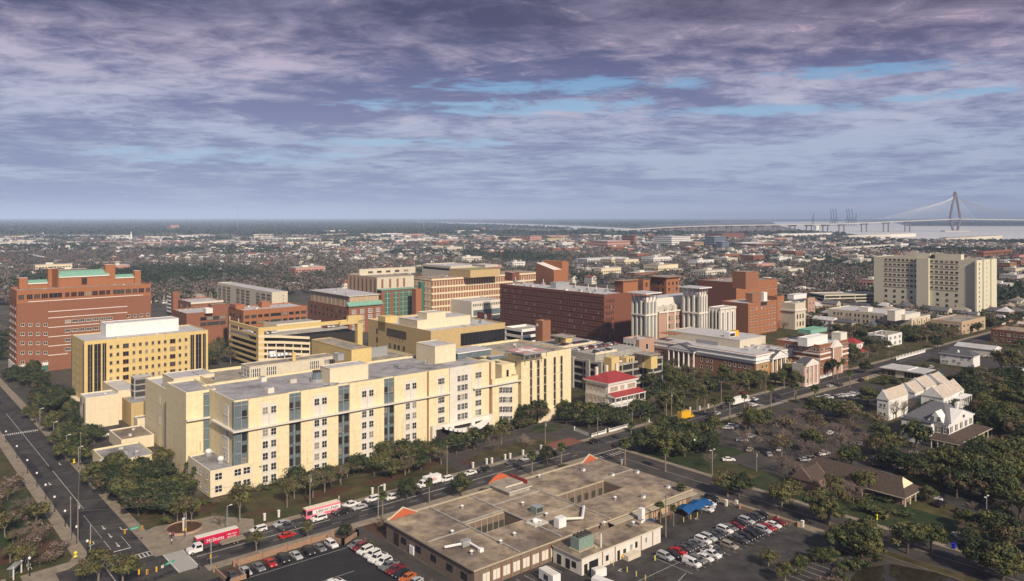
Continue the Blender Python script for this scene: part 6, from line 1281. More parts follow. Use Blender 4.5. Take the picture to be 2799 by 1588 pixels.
# ================================================================ vehicles
CARM = {}
def paintm(name):
    P_ = {'white': (.74, .73, .72), 'silver': (.42, .43, .45), 'grey': (.16, .165, .17), 'black': (.015, .015, .017), 'red': (.42, .012, .012), 'dark red': (.17, .012, .015), 'tan': (.33, .29, .23), 'blue': (.04, .07, .16), 'dark grey': (.06, .062, .066), 'orange': (.5, .12, .02), 'teal': (.03, .14, .14), 'yellow': (.75, .42, .02), 'pink': (.74, .2, .26), 'magenta': (.5, .01, .06)}
    return mat('car_paint_' + name.replace(' ', '_'), P_[name], rough=.28, var=0, spec=.6)
lamp_w = mat('headlight_lens', (.6, .6, .6), rough=.2, var=0); lamp_r = mat('tail_lens', (.35, .02, .02), rough=.3, var=0); rim = mat('wheel_rim', (.4, .4, .41), rough=.4, metal=.6, var=0)
SPEC = {  # lower side profile (x forward), cabin base/top x, widths and heights
    'sedan': dict(L=4.7, W=1.8, low=[(-2.3, .35), (2.25, .3), (2.35, .55), (2.2, .8), (1.1, .95), (-1.6, 1.0), (-2.3, .98), (-2.38, .6)], cab=(-1.75, 1.15, -1.1, .35), zb=.93, zt=1.45),
    'suv': dict(L=4.7, W=1.9, low=[(-2.3, .4), (2.25, .36), (2.36, .7), (2.2, 1.02), (1.2, 1.12), (-2.2, 1.12), (-2.36, .7)], cab=(-2.25, 1.2, -2.0, .45), zb=1.08, zt=1.75),
    'pickup': dict(L=5.6, W=1.95, low=[(-2.8, .5), (2.7, .42), (2.82, .8), (2.6, 1.12), (1.5, 1.2), (-2.8, 1.15)], cab=(-.75, 1.55, -.55, .75), zb=1.15, zt=1.85),
    'van': dict(L=4.9, W=1.9, low=[(-2.4, .4), (2.35, .36), (2.45, .75), (2.25, 1.1), (1.5, 1.2), (-2.42, 1.2)], cab=(-2.42, 1.6, -2.38, .8), zb=1.15, zt=1.95)}
def car_meshes(kind, col):
    if (kind, col) in CARM: return CARM[kind, col]
    s = SPEC[kind]; pm = paintm(col); w_ = s['W'] / 2; b = MB(); zb, zt = s['zb'], s['zt']; x0, x1, x2, x3 = s['cab']; wt = w_ * .78
    n = len(s['low']); base = len(b.v); k = b.mi(pm)
    for y, sh in ((-w_, 0), (-w_ + .12, 1), (w_ - .12, 1), (w_, 0)):
        b.v += [(x, y, z + (.0 if not sh else (.04 if z > .7 else 0))) for x, z in s['low']]
    for r in range(3):
        for j in range(n): q = (j + 1) % n; b.f.append((base + r * n + j, base + r * n + q, base + (r + 1) * n + q, base + (r + 1) * n + j)[::-1]); b.i.append(k)
    b.f.append(tuple(base + j for j in range(n))); b.i.append(k); b.f.append(tuple(base + 3 * n + j for j in reversed(range(n)))); b.i.append(k)
    wb = w_ - .06; A = [(x0, -wb, zb), (x1, -wb, zb), (x1, wb, zb), (x0, wb, zb)]; T = [(x2, -wt, zt), (x3, -wt, zt), (x3, wt, zt), (x2, wt, zt)]
    b.poly(T, pm)
    for i in range(4): b.poly((A[i], A[(i + 1) % 4], T[(i + 1) % 4], T[i]), pm)
    if kind == 'pickup': b.box(-2.65, -w_ + .16, 1.152, -.85, w_ - .16, 1.2, blackm)
    ms = [('body', b.mesh('body'))]
    def pane(nm, i, sx=.9, lo=.1, hi=.86, out=.015, cut=0.0):
        p, q, r, t = [Vector(v) for v in (A[i], A[(i + 1) % 4], T[(i + 1) % 4], T[i])]; nrm = (q - p).cross(t - p).normalized() * out
        f = lambda u, v: (p * (1 - u) + q * u) * (1 - v) + (t * (1 - u) + r * u) * v + nrm
        a = (1 - sx) / 2; m = MB().poly((f(a + cut, lo), f(1 - a, lo), f(1 - a, hi), f(a + cut, hi)), glass); return (nm, m.mesh(nm))
    ms += [pane('windscreen', 1), pane('side_window', 0, cut=.5 if kind == 'van' else 0), pane('side_window', 2, cut=0)]
    if kind != 'van': ms.append(pane('rear_window', 3))
    wx = s['L'] * .31; wr = .34 if kind == 'sedan' else .39
    wm_ = MB()
    def whl(x, y):
        m = MB(); b0 = len(m.v)
        for yy, r_, mm in ((y - .11, wr, tyre_m), (y + .11, wr, tyre_m)): pass
        m.tube((x, y - .11, wr), (x, y + .11, wr), wr, tyre_m, 12); m.tube((x, y - .125, wr), (x, y + .125, wr), wr * .6, rim, 8); return ('wheel', m.mesh('wheel'))
    for x in (-wx, wx):
        for y in (-w_ + .06, w_ - .06): ms.append(whl(x, y))
    xf = max(p[0] for p in s['low']); xr = min(p[0] for p in s['low'])
    for y in (-w_ * .7, w_ * .7):
        ms.append(('headlight', MB().box(xf - .2, y - .18, .6 if kind == 'sedan' else .75, xf - .02, y + .18, .78 if kind == 'sedan' else .95, lamp_w).mesh('headlight')))
        ms.append(('tail_light', MB().box(xr - .02, y - .14, .72, xr + .1, y + .14, .95, lamp_r).mesh('tail_light')))
    CARM[kind, col] = ms; return ms
CM1 = {}
def car(kind, col, x, y, heading, label, group, z=.05, small=False):
    nm = {'sedan': 'car', 'suv': 'sport_utility_vehicle', 'pickup': 'pickup_truck', 'van': 'van'}[kind]
    if small:
        if (kind, col) not in CM1:
            b = MB()
            for _, me in car_meshes(kind, col):
                n = len(b.v); b.v += [tuple(v.co) for v in me.vertices]; mm = [b.mi(m) for m in me.materials]
                for p in me.polygons: b.f.append(tuple(n + j for j in p.vertices)); b.i.append(mm[p.material_index])
            CM1[kind, col] = b.mesh('car')
        o = link(nm, CM1[kind, col], None, (x, y, z), heading)
    else:
        o = link(nm, None, None, (x, y, z), heading)
        for n_, me in car_meshes(kind, col): link(n_, me, o)
    return tag(o, label, {'sedan': 'car', 'suv': 'car', 'pickup': 'pickup truck', 'van': 'van'}[kind], group)
ORD = ['first', 'second', 'third', 'fourth', 'fifth', 'sixth', 'seventh', 'eighth', 'ninth', 'tenth', 'eleventh', 'twelfth', 'thirteenth', 'fourteenth', 'fifteenth', 'sixteenth', 'seventeenth', 'eighteenth', 'nineteenth', 'twentieth']
def ordw(i):
    if i < 20: return ORD[i]
    n = i + 1; t = n // 10; u = n % 10
    tens = ['', '', 'twenty', 'thirty', 'forty', 'fifty', 'sixty', 'seventy', 'eighty', 'ninety']
    if n >= 100: return 'hundred and ' + ordw(n - 101) if n > 100 else 'hundredth'
    return (tens[t][:-1] + 'ieth') if u == 0 else tens[t] + '-' + ORD[u - 1]
KN = {'sedan': 'car', 'suv': 'SUV', 'pickup': 'pickup', 'van': 'van'}
def row(spec, uv0, uv1, head, where, group, small=False, z=.05, jit=.15):
    """spec: list of (kind, colour) or None for an empty bay, from the left end of the row"""
    rr = random.Random(int(uv0[0] + uv0[1])); n = len(spec); k = 0
    for i, s in enumerate(spec):
        if not s: continue
        f = i / max(1, n - 1); u, v = uv0[0] + (uv1[0] - uv0[0]) * f, uv0[1] + (uv1[1] - uv0[1]) * f; p = UV(u + rr.uniform(-jit, jit), v + rr.uniform(-jit, jit) * 2)
        car(s[0], s[1], p.x, p.y, TH + R(head) + rr.uniform(-.03, .03), '%s %s, %s from the left %s' % (s[1], KN[s[0]], ordw(k), where), group, small=small, z=z); k += 1
c_ = lambda t: [None if q == '-' else ({'s': 'sedan', 'u': 'suv', 'p': 'pickup', 'v': 'van'}[q[0]], {'w': 'white', 's': 'silver', 'g': 'grey', 'k': 'black', 'r': 'red', 'd': 'dark red', 't': 'tan', 'b': 'blue', 'G': 'dark grey', 'o': 'orange', 'e': 'teal'}[q[1]]) for q in t.split()]
row(c_('us sk sr sG sG sg uw us sG sG uw sg sd sk us sk sG sk'), (163.5, 129.4), (209, 129.4), -90, 'in the far row of the main car park', 'cars in the far row of the main car park')
row(c_('vw ug sw pw sG - ut - uG uk uk sk us sr sw sd'), (165.5, 122.7), (207, 122.7), -90, 'in the near row of the main car park', 'cars in the near row of the main car park')
row(c_('sG ss sg sr uk ss uk sg uw'), (73, 193), (100.5, 193.6), -90, 'along the brick wall of the black car park', 'cars along the brick wall of the black car park')
row(c_('sg ud uw uw pw uw pg pd sk so ss'), (105.6, 189.5), (105.6, 160.5), -168, 'in the slanted row beside the alley', 'cars slanted beside the alley')
row(c_('pw uw sk ss'), (89.6, 172), (91.4, 163), -170, 'in the middle of the black car park', 'cars in the middle of the black car park'); row(c_('se sb'), (80, 165), (83, 164), -90, 'at the bottom edge of the black car park', 'cars at the bottom edge'); row(c_('so'), (71.2, 186), (71.2, 186), -60, 'by the corner pillar of the brick wall', 'car by the pillar')
row(c_('sw ss sw sk uk'), (200, 142.5), (209, 146.8), -86, 'beside the blue tarpaulin', 'cars beside the blue tarpaulin')
row(c_('uw ss pk'), (90.2, 216), (97.6, 216), 180, 'in the kerb lane between the two buses', 'cars in the kerb lane')
REM = []
def cpx(kind, col, k, x, y, head, label, group, lift=.7, small=False):
    p = W(*Z(k, x, y), lift); car(kind, col, p.x, p.y, TH + R(head), label, group, small=small)
def cuv(kind, col, u, v, head, label, group): p = UV(u, v); car(kind, col, p.x, p.y, TH + R(head), label, group)
gq = 'traffic on the street in front of the hospital'
for o in [o for o in COL.objects if o.get('group') == 'cars in the kerb lane']:
    for c in list(o.children): bpy.data.objects.remove(c)
    bpy.data.objects.remove(o)
cuv('suv', 'white', 89.3, 216, 180, 'white SUV just behind the dark red bus', gq); cuv('sedan', 'silver', 96.3, 216, 180, 'silver car half hidden behind the dark pickup', gq); cuv('pickup', 'dark grey', 96.8, 212.7, 180, 'dark pickup with an open bed in the middle lane', gq)
cuv('suv', 'white', 106.3, 212.6, 180, 'white SUV alongside the pink bus', gq); cuv('suv', 'black', 113.8, 212.6, 180, 'black SUV behind the pink bus', gq); cuv('pickup', 'white', 119, 216, 180, 'white pickup in the kerb lane behind the pink bus', gq); cuv('sedan', 'silver', 120, 212.8, 180, 'silver car beside the white pickup', gq)
cuv('suv', 'white', 126.4, 216, 180, 'white SUV ahead of the palm at the kerb', gq); cuv('suv', 'white', 132, 213.4, 180, 'white SUV mostly hidden by a small palm', gq); cuv('suv', 'white', 155, 216, 180, 'white SUV right behind the delivery truck', gq); cuv('sedan', 'white', 165.3, 216, 180, 'white car near the white gate pillars', gq); cuv('suv', 'black', 171, 216, 180, 'black SUV just past the white gate pillars', gq)
cuv('sedan', 'dark grey', 184, 216, 180, 'dark car half hidden by a palm at the kerb', gq); cuv('sedan', 'silver', 191, 215.5, 180, 'silver car beyond the roadside palm', gq); cuv('sedan', 'red', 94, 207.2, 0, 'red car driving along the brick wall', gq)
cpx('suv', 'black', 6, 1410, 188, 0, 'black SUV turning by the red brick paving', gq); cpx('sedan', 'black', 6, 1610, 215, 40, 'small black car alone on the street', gq)
cpx('sedan', 'white', 9, 1055, 1003, 0, 'white car behind the dark trees along the street', gq, small=True); cpx('sedan', 'white', 9, 838, 1120, 60, 'white car between the palms near the junction', gq)
cpx('suv', 'silver', 9, 1480, 908, 0, 'silver SUV behind the yellow truck', gq); cpx('suv', 'dark grey', 9, 1545, 845, 0, 'dark SUV with a pale roof by the hedge', gq); cpx('sedan', 'white', 9, 1810, 830, 0, 'white car waiting at the far crossing', gq, small=True); cpx('sedan', 'white', 9, 1820, 780, 0, 'white car just beyond the far crossing', gq, small=True); cpx('sedan', 'dark grey', 9, 2010, 785, 0, 'dark car past the far crossing', gq, small=True); cpx('sedan', 'dark red', 9, 1730, 720, 0, 'dark red car in the shade of the college trees', gq, small=True)
cpx('sedan', 'silver', 10, 545, 660, 0, 'silver car passing the pink chapel forecourt', gq); cpx('suv', 'dark grey', 10, 630, 655, 0, 'dark SUV following the silver car', gq, small=True); cpx('suv', 'black', 10, 822, 612, 0, 'black SUV under the yellow sign at the bend', gq)
cpx('sedan', 'blue', 1, 590, 1245, 90, 'blue car parked beside the arcade of the yellow tower', gq, small=True); cpx('sedan', 'white', 1, 585, 1210, 90, 'white car parked behind the yellow tower arcade', gq, small=True)
for i, (x, y) in enumerate(((600, 1262), (612, 1285), (640, 1310), (660, 1335))): cpx(('sedan', 'suv')[i % 2], ('dark grey', 'black', 'dark grey', 'black')[i], 1, x, y, 90, '%s dark vehicle from the left in the shade of the yellow tower' % ORD[i], 'cars in the shade of the yellow tower', small=True)
for i, (x, y, k_, c) in enumerate(((550, 95, 'suv', 'white'), (550, 200, 'sedan', 'grey'), (585, 235, 'sedan', 'white'), (520, 265, 'sedan', 'silver'), (840, 268, 'suv', 'white'), (690, 430, 'sedan', 'dark grey'), (720, 400, 'sedan', 'silver'), (700, 485, 'sedan', 'black'))): cpx(k_, c, 4, x, y, 0, '%s %s %s from the top among the dark trees beside the left street' % (ORD[i], c, KN[k_]), 'cars among the trees by the left street', small=True)
# gardens and far lots on the right
g2 = 'cars parked among the bare trees'
for k_, c, fr, x, y, h, l in (('sedan', 'silver', 7, 1092, 172, -50, 'silver car nearest the tall dark trees in the garden lot'), ('suv', 'silver', 7, 1165, 140, -10, 'silver SUV behind the silver car in the garden lot'), ('suv', 'white', 7, 1010, 50, -60, 'white SUV at the far left of the garden lot'), ('sedan', 'white', 7, 965, 62, -60, 'white car beside the white SUV, far left of the garden lot'),
                              ('sedan', 'tan', 7, 1160, 260, 20, 'tan car alone in the middle of the garden lot'), ('sedan', 'silver', 7, 1335, 300, 45, 'silver car by the bare trees at the lot entrance'), ('sedan', 'white', 7, 970, 350, -40, 'white car half hidden by the pinkish bare tree'), ('sedan', 'white', 7, 1430, 255, 20, 'pale car behind the trunks of the bare trees'),
                              ('suv', 'white', 7, 1740, 345, -25, 'white SUV just behind the dark brown roof'), ('sedan', 'silver', 7, 1668, 350, -40, 'silver car left of the white SUV behind the brown roof'), ('pickup', 'white', 7, 1830, 300, -15, 'white pickup behind the long brown roof'), ('sedan', 'white', 7, 1730, 148, 10, 'white car beneath the first pale bare crown'), ('sedan', 'white', 7, 1890, 108, 10, 'white car beneath the middle bare crown'), ('sedan', 'silver', 7, 1960, 130, 10, 'silver car beneath the right bare crown'), ('sedan', 'white', 7, 2290, 155, 10, 'white car by the hedge right of the bare trees'), ('sedan', 'silver', 7, 2090, 225, 10, 'first silver car in the shaded row behind the brown roof'), ('sedan', 'white', 7, 2150, 205, 10, 'white car in the shaded row behind the brown roof'),
                              ('suv', 'black', 8, 1230, 755, -5, 'black SUV right of the brown roofed hall'), ('suv', 'dark grey', 8, 1440, 820, -30, 'dark SUV with a bright windscreen in the hall lot'), ('sedan', 'dark grey', 8, 1545, 845, -30, 'dark car behind the pink bare tree'), ('suv', 'white', 8, 1735, 915, 35, 'white SUV at the lamp post on the right'), ('sedan', 'white', 8, 1175, 985, 15, 'small white car between the trees by the blue bin'), ('suv', 'silver', 8, 1400, 1050, 45, 'silver SUV parked above the blue bin'),
                              ('sedan', 'white', 10, 465, 772, 0, 'white car alone in the middle of the corner car park'), ('suv', 'white', 10, 1440, 498, 0, 'white SUV in front of the dark-roofed white house'), ('suv', 'teal', 10, 1520, 560, -10, 'teal SUV left of the row behind the glass pavilion'), ('sedan', 'white', 10, 1500, 590, -10, 'white and blue car beside the teal SUV'), ('pickup', 'dark red', 10, 1610, 590, 0, 'dark red pickup behind the townhouses'), ('sedan', 'dark grey', 10, 1680, 570, -10, 'grey car right of the dark red pickup'), ('sedan', 'dark grey', 10, 1375, 500, 0, 'dark car left of the white SUV by the house')): cpx(k_, c, fr, x, y, h, l, g2, small=(fr == 10))
row(c_('sw sg sw uw'), (350.5, 181.6), (365, 181.4), 60, 'in the near row of the corner car park', 'cars in the near row of the corner car park', small=True); row(c_('sk sk ss sw uw sk ss sw sw uw ss sw'), (357, 196), (391, 184), -75, 'in the far row of the corner car park', 'cars in the far row of the corner car park', small=True)
row(c_('sw sg sk ss uw sk sd ss sw sg sk ss'), (520, 185), (570, 185), 90, 'in the lot beyond the metal-roofed shed', 'cars in the lot beyond the shed', small=True)
# cars on garage decks, parked on the concrete
def deckrow(b, n, x0, y0, x1, y1, z, head, where, seed):
    rr = random.Random(seed)
    for i in range(n):
        if rr.random() < .12: continue
        f = i / max(1, n - 1); p = b.wp(x0 + (x1 - x0) * f, y0 + (y1 - y0) * f); c = rr.choice(('white', 'silver', 'grey', 'black', 'dark grey', 'dark red', 'white', 'tan')); k_ = rr.choice(('sedan', 'suv', 'sedan'))
        car(k_, c, p.x, p.y, b.th + R(head), '%s %s, %s along %s' % (c, KN[k_], ordw(i), where), 'cars on the garage decks', z=z, small=True)
deckrow(GB, 13, 7, 20, 7, 33.5, 18.25, 0, 'the left row on the upper brown garage deck', 1) if False else None
deckrow(GB, 20, 6, 31, GB.a - 4, 31, 18.25, 90, 'the long row on the upper brown garage deck', 2); deckrow(GB, 14, 8, 17.6, GB.a - 22, 17.6, 18.25, -90, 'the near parapet of the upper brown garage deck', 3); deckrow(GB, 16, 0, 40, GB.a - 16, 40, 19.45, -90, 'the topmost brown garage deck', 4)
deckrow(GB, 9, 8, 6, GB.a - 6, 6, 14.8, -90, 'the lower open deck of the brown garage', 5); deckrow(GB, 8, 14, 11, GB.a - 8, 11, 14.8, 90, 'the back of the lower open deck of the brown garage', 6)
deckrow(GY, 11, 3, 20, GY.fx(ZX(16, 1080)), 20, 18.25, -90, 'the front of the yellow garage deck', 7); deckrow(GY, 8, GY.fx(ZX(16, 1080)) - 14, 30, GY.fx(ZX(16, 1080)) - 3, 30, 18.25, 90, 'the wall in the yellow garage deck', 8); deckrow(GY, 7, GY.fx(ZX(16, 1570)), 20, GY.fx(ZX(16, 1720)), 20, 18.25, 90, 'the right end of the yellow garage deck', 9)
# ---- buses and trucks
def wheelset(root, xs, w_, r=.5):
    for x in xs:
        for y in (-w_ + .1, w_ - .1): MB().tube((x, y - .14, r), (x, y + .14, r), r, tyre_m, 12).tube((x, y - .15, r), (x, y + .15, r), r * .5, rim, 8).build('wheel', root)
def bus(u, v, L_, col, top, label, lines, tcol, lower=None):
    p = UV(u, v); r = thing('bus', label, 'bus', (p.x, p.y, .05), TH + math.pi, 'city buses'); w_ = 1.28; h = 3.1; m = MB()
    pr = [(-w_, .35), (w_, .35), (w_, 2.8), (w_ - .15, 3.05), (-w_ + .15, 3.05), (-w_, 2.8)]; m.xprism(pr, -L_ / 2, L_ / 2, col); m.build('body', r)
    MB().box(-L_ / 2 + .1, -w_ + .2, 3.052, L_ / 2 - .1, w_ - .2, 3.2, top).build('roof', r); MB().box(L_ / 2 + .002, -w_ + .12, 1.2, L_ / 2 + .04, w_ - .12, 2.75, glass).build('windscreen', r)
    for s_ in (-1, 1):
        y = s_ * (w_ + .01); MB().box(L_ / 2 - 1.9, min(y, y + s_ * .03), 1.35, L_ / 2 - .25, max(y, y + s_ * .03), 2.6, glass).build('side_window', r)
        MB().box(L_ / 2 + .002, s_ * .85 - .2, .6, L_ / 2 + .05, s_ * .85 + .2, .85, lamp_w).build('headlight', r)
    if lower: MB().box(-L_ / 2 + .1, w_ + .002, 1.3, L_ / 2 - 2.1, w_ + .02, 2.5, lower).build('skirt', r)
    for t, x, z, s_ in lines:
        o = link('lettering', text_mesh(t, s_, tcol), r, (x, w_ + .05, z), None); o.rotation_euler = (R(90), 0, math.pi)
    wheelset(r, (-L_ * .26, L_ * .3), w_); return r
bus(77.5, 216, 11.6, paintm('magenta'), offwhite, 'dark red bus with a white roof and white lettering at the junction', (('McStutts', .8, 1.35, 1.35), ('1 800 CALL', -3.7, 1.95, .6), ('$250 OFF', -3.7, 1.2, .6)), white)
bus(109, 216, 11.2, paintm('pink'), mat('cream_bus_roof', (.74, .66, .5), var=.1), 'pink and white bus with black numbers along its side', (('1-800-411-PAIN', -1.1, 1.5, 1.12),), blackm, lower=white)
def truck(u, v, heading, label, boxc, L_=6.2, h=3.3, lines=(), cabc='white', cat='truck', name='delivery_truck', grp=None, p=None):
    p = p or UV(u, v); r = thing(name, label, cat, (p.x, p.y, .05), heading, grp); MB().box(-L_ / 2 - .6, -1.2, .9, L_ / 2 - .8, 1.2, h, boxc).build('cargo_box', r)
    MB().xprism([(L_ / 2 - .75, .5), (L_ / 2 + 1.6, .45), (L_ / 2 + 1.7, 1.2), (L_ / 2 + .9, 1.45), (L_ / 2 + .4, 2.35), (L_ / 2 - .75, 2.4)], -1.05, 1.05, paintm(cabc), ax=1).build('cab', r)
    MB().poly(((L_ / 2 + .93, -.95, 1.5), (L_ / 2 + .93, .95, 1.5), (L_ / 2 + .46, .9, 2.28), (L_ / 2 + .46, -.9, 2.28)), glass).build('windscreen', r)
    for s_ in (-1, 1): MB().box(L_ / 2 - .5, min(s_ * 1.06, s_ * 1.08), 1.45, L_ / 2 + .35, max(s_ * 1.06, s_ * 1.08), 2.2, glass).build('side_window', r)
    MB().box(-L_ / 2 - .5, -.9, .5, L_ / 2 - .7, .9, .88, frame_d).build('chassis', r); wheelset(r, (-L_ * .3, L_ / 2 + .7), 1.1, .45)
    for t, x, z, s_, m in lines: o = link('lettering', text_mesh(t, s_, m), r, (x, 1.24, z), None); o.rotation_euler = (R(90), 0, math.pi)
    return r
purple = mat('purple_lettering', (.10, .02, .25), var=0); redl = mat('red_lettering', (.65, .03, .06), var=0)
truck(148.5, 216, TH + math.pi, 'white delivery truck with purple and red lettering behind a small roadside tree', white, lines=(('Fed', 1.0, 1.9, 1.5, purple), ('Ex', -1.1, 1.9, 1.5, redl)))
truck(283, 213, TH, 'bright yellow box truck seen over dark treetops', paintm('yellow'), L_=6.8, cabc='yellow', h=3.8)
truck(326, 213.5, TH, 'long white articulated truck near the far crossing', white, L_=13, name='articulated_truck', h=3.6)
# pickup with a flat trailer beside the red bus
p = UV(71.6, 213.3); r = thing('crew_truck', 'white crew-cab truck towing a flat trailer beside the dark red bus', 'truck', (p.x, p.y, .05), TH + math.pi)
MB().xprism([(-.9, .6), (2.7, .5), (2.85, 1.2), (2.6, 1.5), (1.4, 1.65), (.9, 2.45), (-.85, 2.45)], -1.1, 1.1, paintm('white'), ax=1).build('cab', r); MB().box(-4.5, -1.15, .95, -1, 1.15, 1.15, frame_d).build('flatbed', r)
MB().poly(((1.42, -.95, 1.7), (1.42, .95, 1.7), (.95, .9, 2.38), (.95, -.9, 2.38)), glass).build('windscreen', r)
for s_ in (-1, 1): MB().box(-.6, min(s_ * 1.11, s_ * 1.13), 1.6, .8, max(s_ * 1.11, s_ * 1.13), 2.3, glass).build('side_window', r); MB().box(2.82, s_ * .8 - .2, .9, 2.9, s_ * .8 + .2, 1.15, lamp_w).build('headlight', r)
wheelset(r, (-3, 1.8), 1.1, .45)
p = UV(80.6, 213); r = thing('flat_trailer', 'brown flat trailer with two rear wheels, hitched behind the white crew-cab truck', 'trailer', (p.x, p.y, .05), TH + math.pi)
MB().box(-3.6, -1.15, .75, 3.2, 1.15, .95, wood).build('deck', r); MB().box(3.2, -.1, .75, 4.4, .1, .9, frame_d).build('tow_bar', r); MB().box(-3.55, -1.1, .96, 2.8, -1.0, 1.35, wood).box(-3.55, 1.0, .96, 2.8, 1.1, 1.35, wood).build('side_rail', r); wheelset(r, (-1.2, -.2), 1.1, .38)
# box trailers by the service wing
def btrailer(u, v, L_, w_, h, head, label):
    p = UV(u, v); r = thing('box_trailer', label, 'trailer', (p.x, p.y, .05), TH + R(head), 'white box trailers'); MB().box(-L_ / 2, -w_ / 2, .5, L_ / 2, w_ / 2, h, white).build('body', r); MB().box(-L_ / 2 + .3, -w_ / 2 + .3, h + .002, L_ / 2 - .3, w_ / 2 - .3, h + .1, offwhite).build('roof', r)
    MB().box(L_ / 2, -.08, .5, L_ / 2 + 1.3, .08, .62, frame_d).build('tow_bar', r); MB().box(-L_ / 2 - .03, -w_ / 2 + .2, .7, -L_ / 2 - .002, w_ / 2 - .2, h - .2, conc_l).build('door', r); wheelset(r, (-.5, .5) if L_ > 4 else (0,), w_ / 2, .35); return r
r = btrailer(131.3, 139.5, 5.6, 2.4, 3.0, -95, 'larger white box trailer beside the white service wing')
MB().box(-.8, -1.23, 1, .9, -1.202, 2.3, frame_d).build('side_door', r)
btrailer(142.6, 133.6, 3.4, 1.9, 2.4, -10, 'smaller white box trailer by the service wing door'); 
p = W(*Z(6, 1500, 1440), 2.8); r = thing('camper_van', 'white curved roof of a van cut off by the bottom edge', 'van', (p.x, p.y, .05), TH - 1.3); MB().xprism([(-3, .5), (3, .5), (3.1, 1.4), (2.2, 2.5), (-2.9, 2.8)], -1.05, 1.05, paintm('white'), ax=1).build('body', r); MB().poly(((3.1, -.9, 1.45), (3.1, .9, 1.45), (2.3, .85, 2.4), (2.3, -.85, 2.4)), glass).build('windscreen', r); wheelset(r, (-1.8, 1.9), 1.05, .38)
# ================================================================ street furniture
def lamp(u, v, h, label, kind='globe', z=0.14):
    p = UV(u, v); r = thing('street_lamp', label, 'street lamp', (p.x, p.y, z), TH, 'street lamps'); MB().cone(0, 0, 0, .5, .2, .14, blackm, 8).build('base', r)
    if kind == 'globe': MB().tube((0, 0, .5), (0, 0, h), .09, blackm, 6).build('pole', r); MB().ball(0, 0, h + .3, .33, .33, .38, globe, 10, 6).build('lamp_globe', r)
    else:
        MB().tube((0, 0, .5), (0, 0, h), .11, metal_g, 6).build('pole', r)
        for s_ in ((-1, 1) if kind == 'twin' else (1,)): MB().tube((0, 0, h), (1.3 * s_, 0, h + .15), .07, metal_g, 5).box(1.1 * s_ - .35, -.2, h + .08, 1.1 * s_ + .35, .2, h + .28, offwhite).build('lamp_head', r)
WL = ['nearest', 'second nearest', 'third nearest', 'fourth nearest', 'fifth nearest', 'sixth nearest', 'seventh nearest', 'eighth nearest', 'ninth nearest', 'tenth nearest']
for i, v in enumerate((228.5, 241, 256, 271, 285, 300, 318, 340, 366)): lamp(48.2, v, 4.2, '%s white-globed black lamp on the left kerb of the left street' % WL[i])
for i, v in enumerate((312, 332, 356, 385)): lamp(63, v, 7.5, '%s tall pale lamp on the right kerb of the left street' % WL[i], 'arm')
lamp(34.8, 226.5, 4.2, 'white-globed lamp beside the blue bus shelter'); lamp(83, 223, 6.8, 'black lamp behind the dark red bus', 'arm'); lamp(119.5, 200.8, 10, 'tall silver lamp post between the car park entrance and the street', 'arm'); lamp(227.8, 160, 9, 'tall green lamp post beside the side street', 'twin'); lamp(234, 172, 8.5, 'thin lamp post on the lawn by the dark trees', 'globe'); lamp(250, 82, 9, 'twin-headed lamp among dark trees at the right', 'twin')
# utility poles and wires
POLES = {}
def pole(key, u, v, h, label, arm=2.4, tr=True, lean=0):
    p = UV(u, v); r = thing('utility_pole', label, 'utility pole', (p.x, p.y, 0), TH, 'utility poles'); MB().tube((0, 0, -.2), (0, 0, h), .2, wood, 7, .13).build('pole', r)
    MB().box(-.06, -arm / 2, h - .7, .06, arm / 2, h - .55, wood).build('crossarm', r)
    for y in (-arm / 2 + .15, 0, arm / 2 - .15): MB().cone(0, y, h - .55, h - .25, .06, .05, offwhite, 6).build('insulator', r)
    if tr: MB().cone(.35, 0, h - 2.4, h - 1.3, .26, .26, metal_g, 10).build('transformer', r)
    POLES[key] = (p, h)
def pp(k, x, y): p = W(*Z(k, x, y)); return (p.x * U.x + p.y * U.y, p.x * V.x + p.y * V.y)
pole('a', 47.2, 243.5, 12.5, 'taller of the twin wooden poles left of the left street', arm=.6, tr=False); pole('b', 48.4, 240.5, 12, 'wooden pole with crossarm and transformers leaning out over the left street')
u, v = pp(5, 822, 765); pole('c', u, v, 9.5, 'wooden pole right behind the pink bus', arm=1.8); u, v = pp(3, 718, 1456); pole('d', u, v, 10.5, 'bare wooden pole in front of the hospital entrance trees', arm=1.2, tr=False)
u, v = pp(6, 965, 215); pole('e', u, v, 9.5, 'wooden pole with transformer at the hospital forecourt'); u, v = pp(9, 1085, 960); pole('f', u, v, 12.5, 'tall wooden pole with twin transformers right of the red-roofed mansion'); u, v = pp(9, 1525, 810); pole('g', u, v, 10.5, 'wooden pole in front of the classical college trees', tr=False); u, v = pp(9, 1920, 745); pole('h', u, v, 11, 'wooden pole by the green street sign', tr=False)
u, v = pp(7, 398, 1060); pole('i', u, v, 12, 'steel-grey pole with white transformers at the corner of the service wing', arm=1.4); u, v = pp(7, 1222, 460); pole('j', u, v, 7.5, 'short pole with two white transformers by the side street', arm=2.4)
pole('k', 64.5, 316, 12, 'wooden pole in the dark trees right of the left street', arm=1.2, tr=False); u, v = pp(9, 432, 1120); pole('l', u, v, 8.5, 'thin wooden pole at the white fence of the mansion', arm=.9, tr=False)
def sag(b, p, q, s_, r=.035, n=10):
    pts = [p.lerp(q, i / n) - Vector((0, 0, s_ * 4 * (i / n) * (1 - i / n))) for i in range(n + 1)]
    for a, c in zip(pts[:-1], pts[1:]): b.tube(a, c, r, wire_m, 3)
def wire(a, c, dz, s_, label):
    (p, h), (q, k_) = POLES[a], POLES[c]; b = MB(); sag(b, Vector((p.x, p.y, h + dz)), Vector((q.x, q.y, k_ + dz)), s_); tag(b.build('power_line'), label, 'power line', 'overhead power lines')
